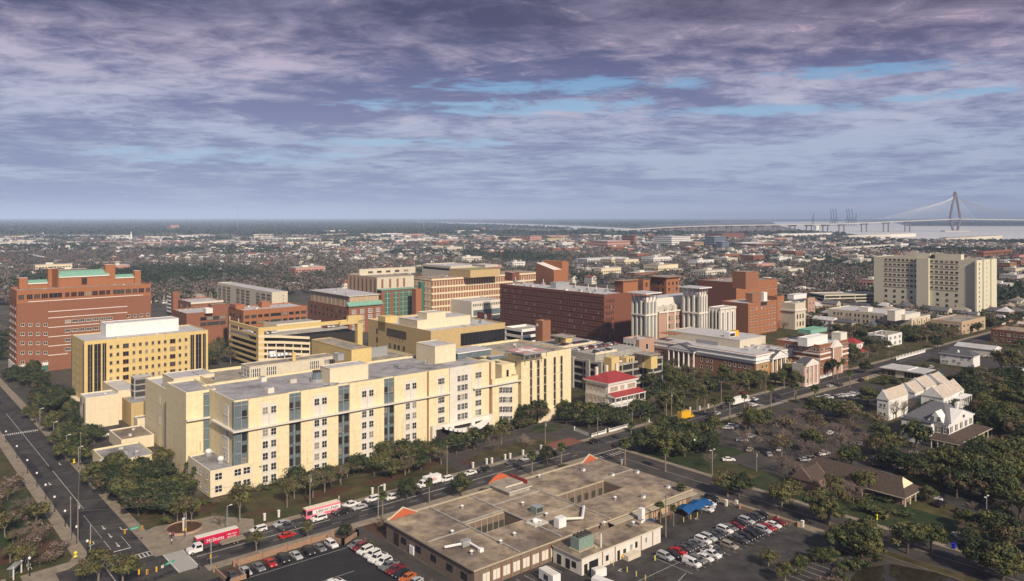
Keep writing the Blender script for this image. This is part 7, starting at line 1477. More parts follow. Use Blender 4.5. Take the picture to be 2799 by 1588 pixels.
for a, c, l in (('b', 'c', 'from the left street corner to the pole behind the pink bus'), ('c', 'd', 'from the pink bus pole to the hospital entrance pole'), ('d', 'e', 'from the hospital entrance to the forecourt pole'), ('e', 'l', 'from the forecourt pole to the mansion fence'), ('l', 'f', 'from the mansion fence to the tall twin-transformer pole'), ('f', 'g', 'past the college trees'), ('g', 'h', 'to the pole by the green sign'), ('b', 'k', 'along the left street')):
    wire(a, c, -.3, .8, 'upper sagging cable ' + l); wire(a, c, -3.0, 1.0, 'lower sagging cable ' + l)
# signals, signs
def signal(p, z, label, rz=0.0):
    r = thing('traffic_light', label, 'traffic light', (p.x, p.y, z), TH + rz, 'yellow traffic lights on span wires'); MB().box(-.2, -.15, 0, .2, .15, 1.15, signal_y).build('housing', r)
    for i in range(3): MB().tube((0, -.152, .2 + .36 * i), (0, -.26, .2 + .36 * i), .13, frame_d, 8).build('lamp_lens', r)
for i, (k, x, y, zz, l) in enumerate(((4, 1018, 1055, 5.6, 'yellow signal left of the green street sign over the left street'), (4, 1160, 1025, 5.6, 'yellow signal right of the green street sign over the left street'), (4, 1132, 1385, 5.6, 'thin yellow signal at the left of the near span wire'), (4, 1200, 1385, 5.6, 'wide yellow signal in the middle of the near span wire'), (4, 1275, 1362, 5.6, 'yellow signal at the right of the near span wire'))):
    p = W(*Z(k, x, y), zz + .5); signal(p, zz, l, (0, 0, 1.57, .3, 1.57)[i])
def sign(k, x, y, z, w_, h, m, label, rz=0.0, txt=None, name='street_sign', tm=None, ts=.3):
    p = W(*Z(k, x, y), z); r = thing(name, label, 'sign', (p.x, p.y, z), TH + rz, None); MB().box(-w_ / 2, -.03, -h / 2, w_ / 2, .03, h / 2, m).build('panel', r)
    if txt: o = link('lettering', text_mesh(txt, ts, tm or white), r, (0, -.05, -ts * .35)); o.rotation_euler = (R(90), 0, 0)
sign(4, 1097, 1025, 6.2, 2.4, .55, sign_g, 'green street name sign between two signals over the left street', 0, 'Courtenay Dr'); sign(4, 1383, 1308, 6.2, 2.6, .5, sign_g, 'green street name sign hanging over the patterned crossing', .35, 'Calhoun St'); sign(9, 1972, 703, 6.2, 2.6, .6, sign_g, 'green street name sign over the far crossing', 0, 'Ashley Ave')
sign(4, 1325, 1338, 6.0, .7, .7, conc_l, 'small grey hanging panel beside the near green street sign', .2)
def span(p, q, label):
    b = MB(); sag(b, p, q, .4, .025); tag(b.build('span_wire'), label, 'cable', 'signal span wires')
a0 = UV(50, 231, 7.2); span(a0, UV(72, 224, 7.2), 'thin wire carrying the far green sign over the left street'); span(UV(47, 221, 7.2), UV(70.5, 202, 7.2), 'thin wire carrying the near green sign over the crossing')
for u, v, l in ((49.6, 231.5, 'grey signal pole at the left kerb of the junction'), (71, 201.8, 'brown signal pole beside the patterned crossing'), (71.8, 223.5, 'slim signal pole at the corner plaza')):
    p = UV(u, v); r = thing('signal_pole', l, 'pole', (p.x, p.y, .1), 0, 'signal poles'); MB().tube((0, 0, 0), (0, 0, 7.6), .12, metal_g, 7).build('pole', r); MB().box(-.18, -.3, 2.6, .18, -.12, 3.4, signal_y).build('pedestrian_signal', r)
for (k, x, y), l in (((4, 615, 1300), 'cluster of yellow crossing signs on the grass corner'), ((8, 657, 935), 'yellow diamond sign beside the hall lawn'), ((10, 880, 625), 'bright yellow sign on the kerb at the bend'), ((4, 604, 520), 'yellow sign beside the driveway on the left street')):
    p = W(*Z(k, x, y)); r = thing('warning_sign', l, 'sign', (p.x, p.y, 0), TH, 'yellow warning signs'); MB().tube((0, 0, 0), (0, 0, 2.8), .05, metal_g, 5).build('post', r); MB().poly(((0, -.06, 1.9), (.5, -.06, 2.4), (0, -.06, 2.9), (-.5, -.06, 2.4)), mat('sign_yellow', (.75, .65, .02), var=0)).poly(((0, -.04, 1.9), (-.5, -.04, 2.4), (0, -.04, 2.9), (.5, -.04, 2.4)), metal_g).box(-.4, -.07, 1.2, .4, -.03, 1.75, MATS['sign_yellow']).build('sign_plate', r)
# bus shelter, bottom left
p = W(*Z(21, 215, 1400)); r = thing('bus_shelter', 'blue-grey glass bus shelter with pale posts at the bottom left corner', 'bus shelter', (p.x, p.y, .14), TH + 1.0)
for x in (-2, 2): MB().box(x - .15, -.6, 0, x + .15, -.35, 3.2, offwhite).build('post', r)
MB().box(-1.8, .5, .3, 1.8, .56, 2.6, glass_b).build('glass_panel', r); MB().box(-2.4, -.8, 2.8, 2.4, .9, 2.95, metal_g).build('roof', r); MB().box(-1.5, 0, .4, 1.5, .4, .5, wood).build('bench', r)
for i, (x, y) in enumerate(((350, 1150), (375, 1200), (395, 1255), (415, 1310))):
    p = W(*Z(21, x, y)); r = thing('bicycle_rack', 'white looped rack, %s from the top beside the bus shelter' % ORD[i], 'rack', (p.x, p.y, .14), TH, 'white loop racks'); m = MB(); pts = [Vector((.4 * math.cos(t), 0, .2 + .5 * math.sin(t))) for t in lin(-.4, math.pi + .4, 9)]
    for a, c in zip(pts[:-1], pts[1:]): m.tube(a, c, .06, white, 5)
    m.build('loop', r)
# circular planter
p = UV(74, 232); r = thing('circular_planter', 'round brick planter with mulch and a pale post on the corner plaza', 'planter', (p.x, p.y, .135), 0); m = MB(); n = 36
for i in range(n):
    a0_, a1_ = 2 * math.pi * i / n, 2 * math.pi * (i + 1) / n
    c = [(5.1 * math.cos(a0_), 5.1 * math.sin(a0_)), (5.1 * math.cos(a1_), 5.1 * math.sin(a1_)), (4.7 * math.cos(a1_), 4.7 * math.sin(a1_)), (4.7 * math.cos(a0_), 4.7 * math.sin(a0_))]; m.prism(c, 0, .6, brick_p, walk)
m.build('wall', r); MB().cone(0, 0, 0, .35, 4.69, 4.6, mulch, 36).build('mulch_bed', r); MB().box(.6, -2.6, .2, 1.1, -2.1, 3.6, cream2).box(.5, -2.7, 3.6, 1.2, -2.0, 3.9, white).build('post', r)
# white gate pillars along the hospital pavement
for i, (k, x, y) in enumerate(((5, 408, 905), (5, 537, 875), (5, 1388, 665), (5, 1497, 632), (5, 1918, 530), (6, 308, 430), (6, 432, 395), (6, 480, 388), (6, 600, 355), (6, 646, 345), (6, 763, 315), (6, 927, 270), (9, 1250, 890), (9, 1333, 880), (9, 1410, 862), (9, 885, 985))):
    p = W(*Z(k, x, y)); r = thing('gate_pillar', '%s white pillar from the left along the hospital pavement' % ordw(i), 'pillar', (p.x, p.y, 0), TH, 'white pillars along the pavement'); MB().box(-.3, -.3, 0, .3, .3, 1.9, offwhite).build('shaft', r); MB().box(-.38, -.38, 1.9, .38, .38, 2.05, white).build('cap', r)
# white fences
def fence(uvs, h, label, m=white, pier=4.0, solid=True, name='garden_fence'):
    p0 = UV(*uvs[0]); r = thing(name, label, 'fence', (p0.x, p0.y, 0)); 
    for a, c in zip(uvs[:-1], uvs[1:]):
        A, C = UV(*a) - p0, UV(*c) - p0; d = (C - A); l = d.length; d.normalize(); nrm = Vector((-d.y, d.x, 0)) * .12; n = max(1, round(l / pier)); b = MB()
        q = [A + nrm, C + nrm, C - nrm, A - nrm]; b.prism([(v.x, v.y) for v in q], 0, h * (.45 if solid else .12), m)
        for i in range(int(l / .5)): v = A + d * (i * .5 + .25); b.box(v.x - .04, v.y - .04, 0, v.x + .04, v.y + .04, h * .8, m)
        q = [A + nrm * .5, C + nrm * .5, C - nrm * .5, A - nrm * .5]; b.prism([(v.x, v.y) for v in q], h * .8, h * .86, m); b.build('fence_panel', r)
        for i in range(n + 1): v = A + d * l * i / n; MB().box(v.x - .22, v.y - .22, 0, v.x + .22, v.y + .22, h * 1.12, m).build('fence_post', r)
g = lambda k, x, y: pp(k, x, y)
fence([g(9, 228, 1058), g(9, 370, 1118), g(9, 505, 1080)], 1.6, 'white fence round the front garden of the mansion, left of its gate', pier=9); fence([g(9, 535, 1072), g(9, 715, 1022)], 1.6, 'white fence right of the mansion gate', pier=10); fence([g(10, 1135, 435), g(10, 1385, 365)], 2.2, 'long white scalloped wall beyond the garden house', pier=5); fence([g(10, 460, 600), g(10, 560, 570)], 1.5, 'short white balustrade before the brick college', pier=4)
fence([(258, 98.5), (264, 99), (264, 104)], 1.2, 'pale timber fence beside the hall gable', pier=3)
# brick walls of the black car park
def bwall(uvs, h, label, m=mat('buff_brick', (.34, .21, .14), var=.15, scale=1), pier=7.0):
    p0 = UV(*uvs[0]); r = thing('brick_wall', label, 'wall', (p0.x, p0.y, 0), 0, 'brick walls of the car parks')
    for a, c in zip(uvs[:-1], uvs[1:]):
        A, C = UV(*a) - p0, UV(*c) - p0; d = (C - A); l = d.length; d.normalize(); nrm = Vector((-d.y, d.x, 0)) * .18
        q = [A + nrm, C + nrm, C - nrm, A - nrm]; MB().prism([(v.x, v.y) for v in q], 0, h, m, walk).build('wall', r)
        for i in range(max(1, round(l / pier)) + 1): v = A + d * l * i / max(1, round(l / pier)); MB().box(v.x - .4, v.y - .4, 0, v.x + .4, v.y + .4, h + .5, m, walk).build('pillar', r)
bwall([(76, 198.6), (104, 199.2)], 1.5, 'buff brick wall with pillars between the street and the black car park'); bwall([(71, 199), (71, 190), (76, 190.5), (76, 198.4)], 1.2, 'low brick planter wall at the left corner of the black car park'); bwall([(102.2, 198), (103.6, 192.4), (109.5, 195.4), (109.5, 199)], 1.2, 'low brick planter wall at the car park entrance')
bwall([(209.5, 137), (210, 118)], 1.0, 'low brick wall along the right end of the main car park'); area('planting_bed', ((102.6, 197.6), (103.8, 193), (109.1, 195.6), (109.1, 198.6)), .1, mulch, .2); area('planting_bed', ((71.4, 198.6), (71.4, 190.4), (75.6, 190.8), (75.6, 198)), .1, mulch, .2)
for i, (u, v) in enumerate(((208, 141), (210, 138.6), (210.6, 117), (214, 189), (176, 124))):
    p = UV(u, v); r = thing('white_post', ('stout white gate post beside the small tree at the lot entrance', 'white gate post at the top of the low brick wall', 'white gate post at the bottom of the low brick wall', 'white post beside the side street', 'white post between the two rows of parked cars')[i], 'post', (p.x, p.y, 0), TH, 'white posts'); MB().box(-.35, -.35, 0, .35, .35, 1.8, offwhite).box(-.42, -.42, 1.8, .42, .42, 1.95, white).build('shaft', r)
for i, (k, x, y) in enumerate(((7, 47, 1375), (7, 130, 1415), (7, 212, 1450), (7, 302, 1270), (7, 560, 920), (7, 625, 895), (7, 686, 875), (6, 1583, 1315), (6, 1960, 1270))):
    p = W(*Z(k, x, y)); tag(MB().cone(0, 0, 0, 1.3, .13, .13, mat('bollard_yellow', (.62, .52, .16), var=.1), 8).cone(0, 0, 1.3, 1.42, .13, .04, MATS['bollard_yellow'], 8).build('bollard', None, (p.x, p.y, 0)), '%s pale yellow bollard in the main car park' % ordw(i), 'bollard', 'yellow bollards')
# blue tarpaulin canopy, blue bin
p = UV(192, 144.6); r = thing('blue_tarpaulin', 'bright blue tarpaulin canopy stretched over poles behind the low brown building', 'tarpaulin', (p.x, p.y, 0), TH); m = MB(); nx_ = 14
for i in range(nx_):
    x0, x1 = -1.5 + 12.5 * i / nx_, -1.5 + 12.5 * (i + 1) / nx_; f = lambda x: 2.7 + .35 * math.sin(x * 1.1)
    m.poly(((x0, -2.6, f(x0) - .9), (x1, -2.6, f(x1) - .9), (x1, 0, f(x1)), (x0, 0, f(x0))), bluetarp).poly(((x0, 0, f(x0)), (x1, 0, f(x1)), (x1, 2.2, f(x1) - .5), (x0, 2.2, f(x0) - .5)), bluetarp)
m.build('canopy', r)
for x in (-1.3, 5, 10.6): MB().tube((x, -2.4, 0), (x, -2.4, 1.9), .06, metal_g, 5).build('pole', r)
p = UV(170, 146.3); tag(MB().box(-9, -.9, 1.6, 9, .9, 1.75, bluetarp).build('tarpaulin_roof', None, (p.x, p.y, 0), TH), 'shaded blue tarpaulin between the brown building and service wing', 'tarpaulin')
p = W(*Z(8, 1352, 1165)); r = thing('rubbish_bin', 'bright blue wheeled bin at the kerb below the silver SUV', 'bin', (p.x, p.y, .1), TH); bb = mat('bin_blue', (.01, .02, .5), rough=.5, var=0); MB().prism([(-.4, -.4), (.4, -.4), (.4, .4), (-.4, .4)], .1, 1.3, bb).build('body', r); MB().box(-.45, -.5, 1.3, .45, .45, 1.4, bb).build('lid', r); MB().tube((-.4, .4, .14), (.4, .4, .14), .13, tyre_m, 8).build('wheel', r)
p = W(*Z(6, 1660, 1250)); r = thing('rubble_pile', 'yellow-brown heap of sacks against the white service wing', 'heap', (p.x, p.y, 0)); m = MB(); rr = random.Random(3)
for i in range(9): m.ball(rr.uniform(-1.3, 1.3), rr.uniform(-.7, .7), .25 + .25 * (i % 3), .6, .45, .3, sand if i % 2 else signal_y, 8, 4)
m.build('sacks', r)
# white deck frame right of centre
u, v = pp(8, 960, 360); p = UV(u, v); r = thing('garden_pergola', 'white timber pergola frame among dark trees left of the shuttered house', 'pergola', (p.x, p.y, 0), TH)
for x in lin(-3.5, 3.5, 4):
    for y in (-1, 1): MB().box(x - .09, y - .09, 0, x + .09, y + .09, 2.8, white).build('post', r)
for y in (-1, 1): MB().box(-3.8, y - .08, 1.6, 3.8, y + .08, 1.8, white).build('beam', r)
# people on the plaza
def person(x, y, h, head, label, top, legs, walk_=.2, bag=False, bike=False):
    me = bpy.data.meshes.new('person'); s = h / 1.75
    J = [(0, 0, .95), (0, 0, 1.2), (0, 0, 1.42), (0, 0, 1.53), (.02, 0, 1.66), (.02, 0, 1.74), (0, .19, 1.42), (.06, .24, 1.14), (.16, .24, .92), (0, -.19, 1.42), (-.05, -.24, 1.14), (.04, -.24, .9),
         (0, .1, .9), (walk_, .1, .5), (walk_ * .8, .1, .08), (walk_ * .8 + .16, .1, .04), (0, -.1, .9), (-walk_ * .6, -.1, .5), (-walk_, -.1, .08), (-walk_ + .16, -.1, .04)]
    E_ = [(0, 1), (1, 2), (2, 3), (3, 4), (4, 5), (2, 6), (6, 7), (7, 8), (2, 9), (9, 10), (10, 11), (0, 12), (12, 13), (13, 14), (14, 15), (0, 16), (16, 17), (17, 18), (18, 19)]
    Rd = [.15, .14, .15, .06, .105, .08, .07, .05, .035, .07, .05, .035, .10, .065, .045, .045, .10, .065, .045, .045]
    me.from_pydata([tuple(c * s for c in j) for j in J], E_, []); o = link('person', me, None, (x, y, .14), head)
    o.modifiers.new('skin', 'SKIN')
    for sv, r_ in zip(me.skin_vertices[0].data, Rd): sv.radius = (r_ * s, r_ * s)
    me.skin_vertices[0].data[0].use_root = True
    sb = o.modifiers.new('sub', 'SUBSURF'); sb.levels = sb.render_levels = 1
    m2 = bpy.data.meshes.new_from_object(o.evaluated_get(bpy.context.evaluated_depsgraph_get())); o.modifiers.clear(); o.data = m2
    sk = mat('skin', (.32, .19, .13), var=0); m2.materials.clear()
    for m in (sk, top, legs): m2.materials.append(m)
    for p_ in m2.polygons: z = p_.center.z / s; p_.material_index = 2 if z < .93 else (1 if z < 1.5 and not (abs(p_.center.y) > .2 * s and z < 1.1) else 0); p_.use_smooth = True
    hr = MB().ball(-.01, 0, 1.72 * s, .12 * s, .11 * s, .1 * s, blackm, 8, 5).build('hair', o)
    return tag(o, label, 'person')
bpy.context.view_layer.update()
tA, tB, tC, tD = mat('cloth_white', (.6, .6, .6), var=0), mat('cloth_dark', (.03, .03, .04), var=0), mat('cloth_red', (.3, .05, .05), var=0), mat('cloth_blue', (.05, .08, .2), var=0)
for k, x, y, hd, l, a, c in ((22, 400, 745, .5, 'person in a pale top standing against the planter wall', tA, tB), (22, 425, 775, 2.5, 'person in dark clothes nearest the planter wall on the plaza', tB, tD), (22, 455, 735, 1.5, 'person in a red top beside the round planter', tC, tB), (22, 425, 855, 4.4, 'person in grey crossing the plaza toward the kerb', tA, tB), (22, 878, 1285, 2.0, 'person in black waiting at the end of the patterned crossing', tB, tB), (23, 640, 350, 3.0, 'person in pale clothes on the grass behind the pink bus', tA, tA)):
    p = W(*Z(k, x, y)); person(p.x, p.y, 1.75, hd, l, a, c)
# ================================================================ the town beyond: landmark blocks, houses, woods, bridge
def fb(name, label, k, cx0, r, l, top, base, wm, rm=roof_l, rows=0, cat='building', wb=void, rot=None):
    X, yt = Z(k, cx0, top); yb = Z(k, 0, base)[1]; h = H * (1 - (yt - HY) / (yb - HY)); b = Bld(name, label, (X, yt), h, ZX(k, r), ZX(k, l), cat=cat, rot=rot)
    b.box('wall', 0, 0, 0, b.a, b.b, h, wm); b.box('roof', -.4, -.4, h + .01, b.a + .4, b.b + .4, h + .6, wm, rm)
    for j in range(rows):
        z = h * (j + .35) / rows; t = h / rows * .45; m = MB()
        for i in range(int(b.a / 4)): m.box(1 + 4 * i, -.1, z, 3.4 + 4 * i, -.01, z + t, wb)
        for i in range(int(b.b / 4)): m.box(-.1, 1 + 4 * i, z, -.01, 3.4 + 4 * i, z + t, wb)
        if m.v: m.build('window_band', b.root)
    b.units(2, 1, 1, max(2, b.a - 1), max(2, b.b - 1), h + .6, int(X), big=1.2); return b
pinkb = mat('salmon_render', (.55, .30, .24), var=.1); yel = mat('pale_yellow_render', (.62, .55, .32), var=.1); blg = mat('blue_grey_cladding', (.17, .22, .29), var=.1)
for a in (('office_block', 'salmon pink block standing alone near the left horizon', 13, 1330, 1395, 1296, 158, 205, pinkb, roof_t, 4), ('school_building', 'long low red brick building above the left hospital tower', 13, 330, 372, 215, 412, 445, brick, roof_l, 2), ('white_hall', 'white flat-roofed hall in the trees right of the brick hospital tower', 13, 905, 975, 882, 360, 392, white, roof_l, 1), ('white_villa', 'pale square villa with dark hipped roof right of the brick tower', 13, 1560, 1610, 1515, 572, 625, white, roof_g, 2),
          ('cream_hall', 'low cream hall with dark flat roof behind the balcony flats', 16, 1010, 1205, 930, 285, 345, cream2, roof_g, 1), ('brick_warehouse', 'row of dark brick warehouses far beyond the striped building', 14, 1690, 1830, 1600, 252, 300, brick_d, roof_t, 3), ('brick_apartments', 'red and pink brick apartments right of the dark warehouses', 14, 1850, 1940, 1825, 243, 310, pinkb, roof_t, 5), ('yellow_apartments', 'pale yellow apartments beside the red brick ones', 14, 1985, 2095, 1945, 262, 302, yel, roof_t, 3), ('twin_white_block', 'left one of a pair of distant white striped blocks', 14, 1290, 1345, 1262, 200, 240, white, roof_l, 3), ('twin_white_block', 'right one of a pair of distant white striped blocks', 14, 1400, 1455, 1375, 200, 238, white, roof_l, 3),
          ('tan_block', 'small tan block left of the distant white pair', 14, 1140, 1195, 1105, 228, 262, tan, roof_t, 2), ('long_shed', 'long white shed in the distance left of the tan block', 14, 700, 920, 560, 232, 248, white, roof_l, 0), ('pale_factory', 'pale factory roofs in the middle distance left of centre', 14, 290, 430, 235, 200, 232, offwhite, roof_l, 1), ('salmon_hall', 'salmon hall in trees above the yellow garage', 14, 340, 435, 290, 340, 378, pinkb, roof_t, 1), ('white_terrace', 'pale terrace right above the ribbed library', 14, 1080, 1170, 1035, 325, 370, tan_l, roof_l, 2),
          ('salmon_school', 'salmon pink school right of the yellow apartments', 15, 130, 262, 35, 342, 392, pinkb, roof_l, 3), ('brick_tower_block', 'brown brick block between salmon school and white hotel', 15, 285, 300, 215, 308, 375, brick_b, roof_t, 4), ('white_office', 'small white office right of the brown brick block', 15, 335, 347, 302, 322, 362, white, roof_l, 2), ('white_hotel', 'white hotel slab in front of the distant bridge', 15, 505, 612, 398, 315, 385, white, roof_l, 6), ('tan_hotel', 'tan hotel in front of the right half of the white hotel', 15, 640, 710, 550, 348, 395, sand, roof_t, 4), ('blue_glass_tower', 'blue-grey glass and white tower block right of the white hotel', 15, 755, 820, 700, 315, 395, blg, roof_l, 6), ('grey_glass_block', 'dark blue-grey annex attached right of the glass tower', 15, 800, 840, 762, 345, 398, blg, roof_g, 4),
          ('dark_warehouse', 'dark long warehouse beneath the bridge approach', 15, 800, 930, 700, 296, 335, brick_d, slate, 0), ('brick_college_hall', 'wide red brick building with flat roof in the far town', 15, 1000, 1125, 895, 358, 392, brick, roof_l, 2), ('quay_shed', 'first long white quay shed beside the water', 15, 1130, 1460, 1095, 300, 322, white, roof_l, 0), ('quay_shed', 'second long white quay shed, nearer the bridge', 15, 1540, 1935, 1505, 308, 330, offwhite, roof_l, 0), ('quay_shed', 'long dark-roofed quay shed at the right shore', 15, 2110, 2440, 2070, 322, 345, tan_l, slate, 0), ('long_office', 'long pale office with dark windows above the tall cream tower', 15, 1500, 1860, 1455, 378, 410, offwhite, roof_l, 1),
          ('red_roof_hall', 'red brick hall right of the cream tower roof', 15, 2330, 2500, 2290, 405, 455, brick_o, red_tin, 2), ('white_annex', 'white annex with dark windows right of the cream tower', 12, 2440, 2530, 2345, 325, 375, white, roof_l, 2), ('orange_roof_hall', 'orange roofed building at the right edge beside the annex', 15, 2540, 2640, 2500, 425, 470, pinkb, red_tin, 1), ('white_silo', 'white grain silo standing by the water under the bridge', 15, 1352, 1368, 1335, 250, 300, white, white, 0), ('white_stage_building', 'large white building complex above the dark brick hospital', 11, 1120, 1500, 1010, 215, 300, white, roof_l, 2), ('white_round_building', 'white flat building above the brick roofs', 11, 1080, 1210, 1000, 310, 385, offwhite, roof_l, 1),
          ('cream_row', 'cream rooftop row right above the flat-topped brick building', 11, 1990, 2085, 1925, 320, 395, tan_l, roof_l, 2), ('green_roof_villa', 'pale green hip-roofed villa among the far trees', 12, 1010, 1090, 900, 425, 470, offwhite, copper, 1), ('salmon_villa', 'salmon house with orange roof left of the green-roofed villa', 12, 800, 862, 742, 445, 490, pinkb, brick_o, 2), ('yellow_villa', 'small yellow house with red roof left of the cream tower', 12, 1335, 1385, 1290, 500, 545, yel, red_tin, 2), ('long_white_row', 'low pale rooftops left of the long garage', 12, 980, 1250, 905, 485, 520, offwhite, roof_l, 1), ('garden_villa', 'white house at the far right edge beside the dark hedge', 10, 2225, 2300, 2210, 540, 620, white, white, 2), ('white_garden_wall_house', 'long low white garden building at the right edge', 10, 2140, 2190, 1940, 640, 710, white, white, 0)): fb(*a)
# spire
p = W(*Z(13, 1022, 285)); r = thing('church_spire', 'tiny white church spire among the dark trees on the left', 'church', (p.x, p.y, 0)); MB().box(-4, -4, 0, 4, 4, 16, white).build('tower', r); MB().cone(0, 0, 16, 38, 4.2, .3, white, 8).build('spire', r)
for i, (x, y, t) in enumerate(((757, 500, 455), (920, 525, 460))):
    p = W(*Z(13, x, y)); r = thing('church_spire', ('thin white spire directly above the barrel roof', 'thin white spire right of the tall brick chimney')[i], 'church', (p.x, p.y, 0)); h = H - (Z(13, 0, t)[1] - HY) * p.y / F; MB().box(-2.4, -2.4, 0, 2.4, 2.4, h * .55, white).build('tower', r); MB().cone(0, 0, h * .55, h, 2.2, .2, white, 8).build('spire', r)
# ---- suburb: houses in the scatter, trees between
rw = np.random.default_rng(5); wallc = [white, offwhite, pinkwhite, tan_l, cream2, white, brick_p, white]; rd2 = mat('faded_red_roof', (.24, .075, .06), var=.2, scale=.3); roofc = [roof_l, gs, slate, roof_t, gs, tanroof, roof_g, shingle, slate, roof_t, rd2]
HM = {}
def house_mesh(i):
    rr = random.Random(i); L_, w_, h = rr.uniform(10, 17), rr.uniform(7, 9), rr.uniform(5.5, 8.5); wm, rm = wallc[i % len(wallc)], roofc[(i * 7 + i // 11) % len(roofc)]; rs = rr.uniform(1.8, 3.2); hipd = rr.random() < .45
    a = MB().box(-L_ / 2, -w_ / 2, 0, L_ / 2, w_ / 2, h, wm); r = MB(); x0, x1, y0, y1 = -L_ / 2 - .4, L_ / 2 + .4, -w_ / 2 - .4, w_ / 2 + .4; k = w_ / 2 if hipd else 0
    r.poly(((x0, y0, h), (x1, y0, h), (x1 - k, 0, h + rs), (x0 + k, 0, h + rs)), rm).poly(((x1, y1, h), (x0, y1, h), (x0 + k, 0, h + rs), (x1 - k, 0, h + rs)), rm).poly(((x1, y0, h), (x1, y1, h), (x1 - k, 0, h + rs)), rm if hipd else wm).poly(((x0, y1, h), (x0, y0, h), (x0 + k, 0, h + rs)), rm if hipd else wm)
    r.poly(((x0, y0, h - .02), (x0, y1, h - .02), (x1, y1, h - .02), (x1, y0, h - .02)), white)
    wn = MB()
    for z in ([1, 4] if h > 5 else [1]):
        for x in mids(-L_ / 2, L_ / 2, 4):
            for s_ in (-1, 1): wn.box(x - .5, min(s_ * w_ / 2, s_ * (w_ / 2 + .06)), z, x + .5, max(s_ * w_ / 2, s_ * (w_ / 2 + .06)), z + 1.7, glass)
        for y in (-w_ * .22, w_ * .22):
            for s_ in (-1, 1): wn.box(min(s_ * L_ / 2, s_ * (L_ / 2 + .06)), y - .5, z, max(s_ * L_ / 2, s_ * (L_ / 2 + .06)), y + .5, z + 1.7, glass)
    cm = MB().box(L_ * .2, -.5, h, L_ * .2 + .9, .5, h + rs + 1.2, brick_p); cname = {'white_paint': 'white', 'off_white_panel': 'off-white', 'pinkish_white_render': 'pinkish', 'light_tan_concrete': 'tan', 'pale_cream_render': 'cream', 'pink_brick': 'brown brick', 'salmon_render': 'salmon'}[wm.name]
    rname = {'light_roof_membrane': 'pale', 'dark_slate_roof': 'dark', 'grey_shingle': 'grey', 'faded_red_roof': 'red', 'gravel_roof': 'brown', 'tan_standing_seam': 'tan', 'grey_roof_membrane': 'grey', 'brown_shingle': 'dark brown'}[rm.name]
    return (a, r, wn, cm, cname, rname, hipd)
HS = [house_mesh(i) for i in range(24)]; HD = [tuple(x.mesh(n) for x, n in zip(h[:4], ('wall', 'roof', 'window', 'chimney'))) for h in HS]
def on_water(x, y):
    px, py = CX + F * x / y, HY + F * H / y
    def inp(P_):
        c = False; n = len(P_)
        for i in range(n):
            (x0, y0), (x1, y1) = P_[i], P_[(i + 1) % n]
            if (y0 > py) != (y1 > py) and px < (x1 - x0) * (py - y0) / (y1 - y0) + x0: c = not c
        return c
    return any(inp(P_) for P_ in WP)
WP = [[(1075, 607.6), (1250, 615.6), (1450, 622), (1640, 634), (1720, 642), (1880, 641), (1760, 623), (1600, 616), (1450, 611), (1300, 607), (1180, 606)], [(1750, 617), (2100, 604), (2500, 604), (2500, 616), (3100, 616), (3100, 664), (2480, 660), (2280, 643), (1700, 642)], [(1290, 634), (1560, 641), (1600, 631), (1450, 624), (1320, 625)]]
hl = []; occ = {}
def free(x, y, d):
    i, j = int(x // d), int(y // d)
    for a in (-1, 0, 1):
        for b_ in (-1, 0, 1):
            for (qx, qy) in occ.get((i + a, j + b_), ()):
                if (qx - x) ** 2 + (qy - y) ** 2 < d * d: return False
    occ.setdefault((i, j), []).append((x, y)); return True
def visible_zone(x, y):                          # where the scatter may go: beyond the hospital district
    u, v = x * U.x + y * U.y, x * V.x + y * V.y; px = CX + F * x / y; py = HY + F * H / y
    lim = np.interp(px, [-200, 480, 900, 1130, 1500, 1900, 2150, 2380, 2480, 2740, 2900], [840, 830, 800, 770, 770, 790, 880, 930, 935, 925, 920]); return py < lim and -300 < px < 3000 and not (-4 < v - 204 < 22) and not (-4 < u - 430 < 22)
for t in range(60000):
    y = 600 * math.exp(rw.uniform(0, 1.6)); x = (rw.uniform(-.72, .72)) * y
    if rw.random() > np.interp(y, [700, 1300, 2200, 3000], [1, .9, .45, .2]): continue
    if not visible_zone(x, y) or on_water(x, y) or inside_foot(x, y, 10): continue
    u, v = x * U.x + y * U.y, x * V.x + y * V.y
    if (u % 105) < 12 or (v % 140) < 12: continue      # streets of the old town grid
    if math.sin(x * .006 + 1) * math.sin(y * .0045) > .3 and y > 900: continue
    if free(x, y, 20): hl.append((x, y))
    if len(hl) > 4000: break
cb_ = 0; bm_ = [(white, 'white'), (offwhite, 'off-white'), (tan_l, 'tan'), (brick, 'red brick'), (pinkb, 'salmon'), (cream2, 'cream'), (brick_b, 'brown brick'), (conc_l, 'grey')]; hs_ = set()
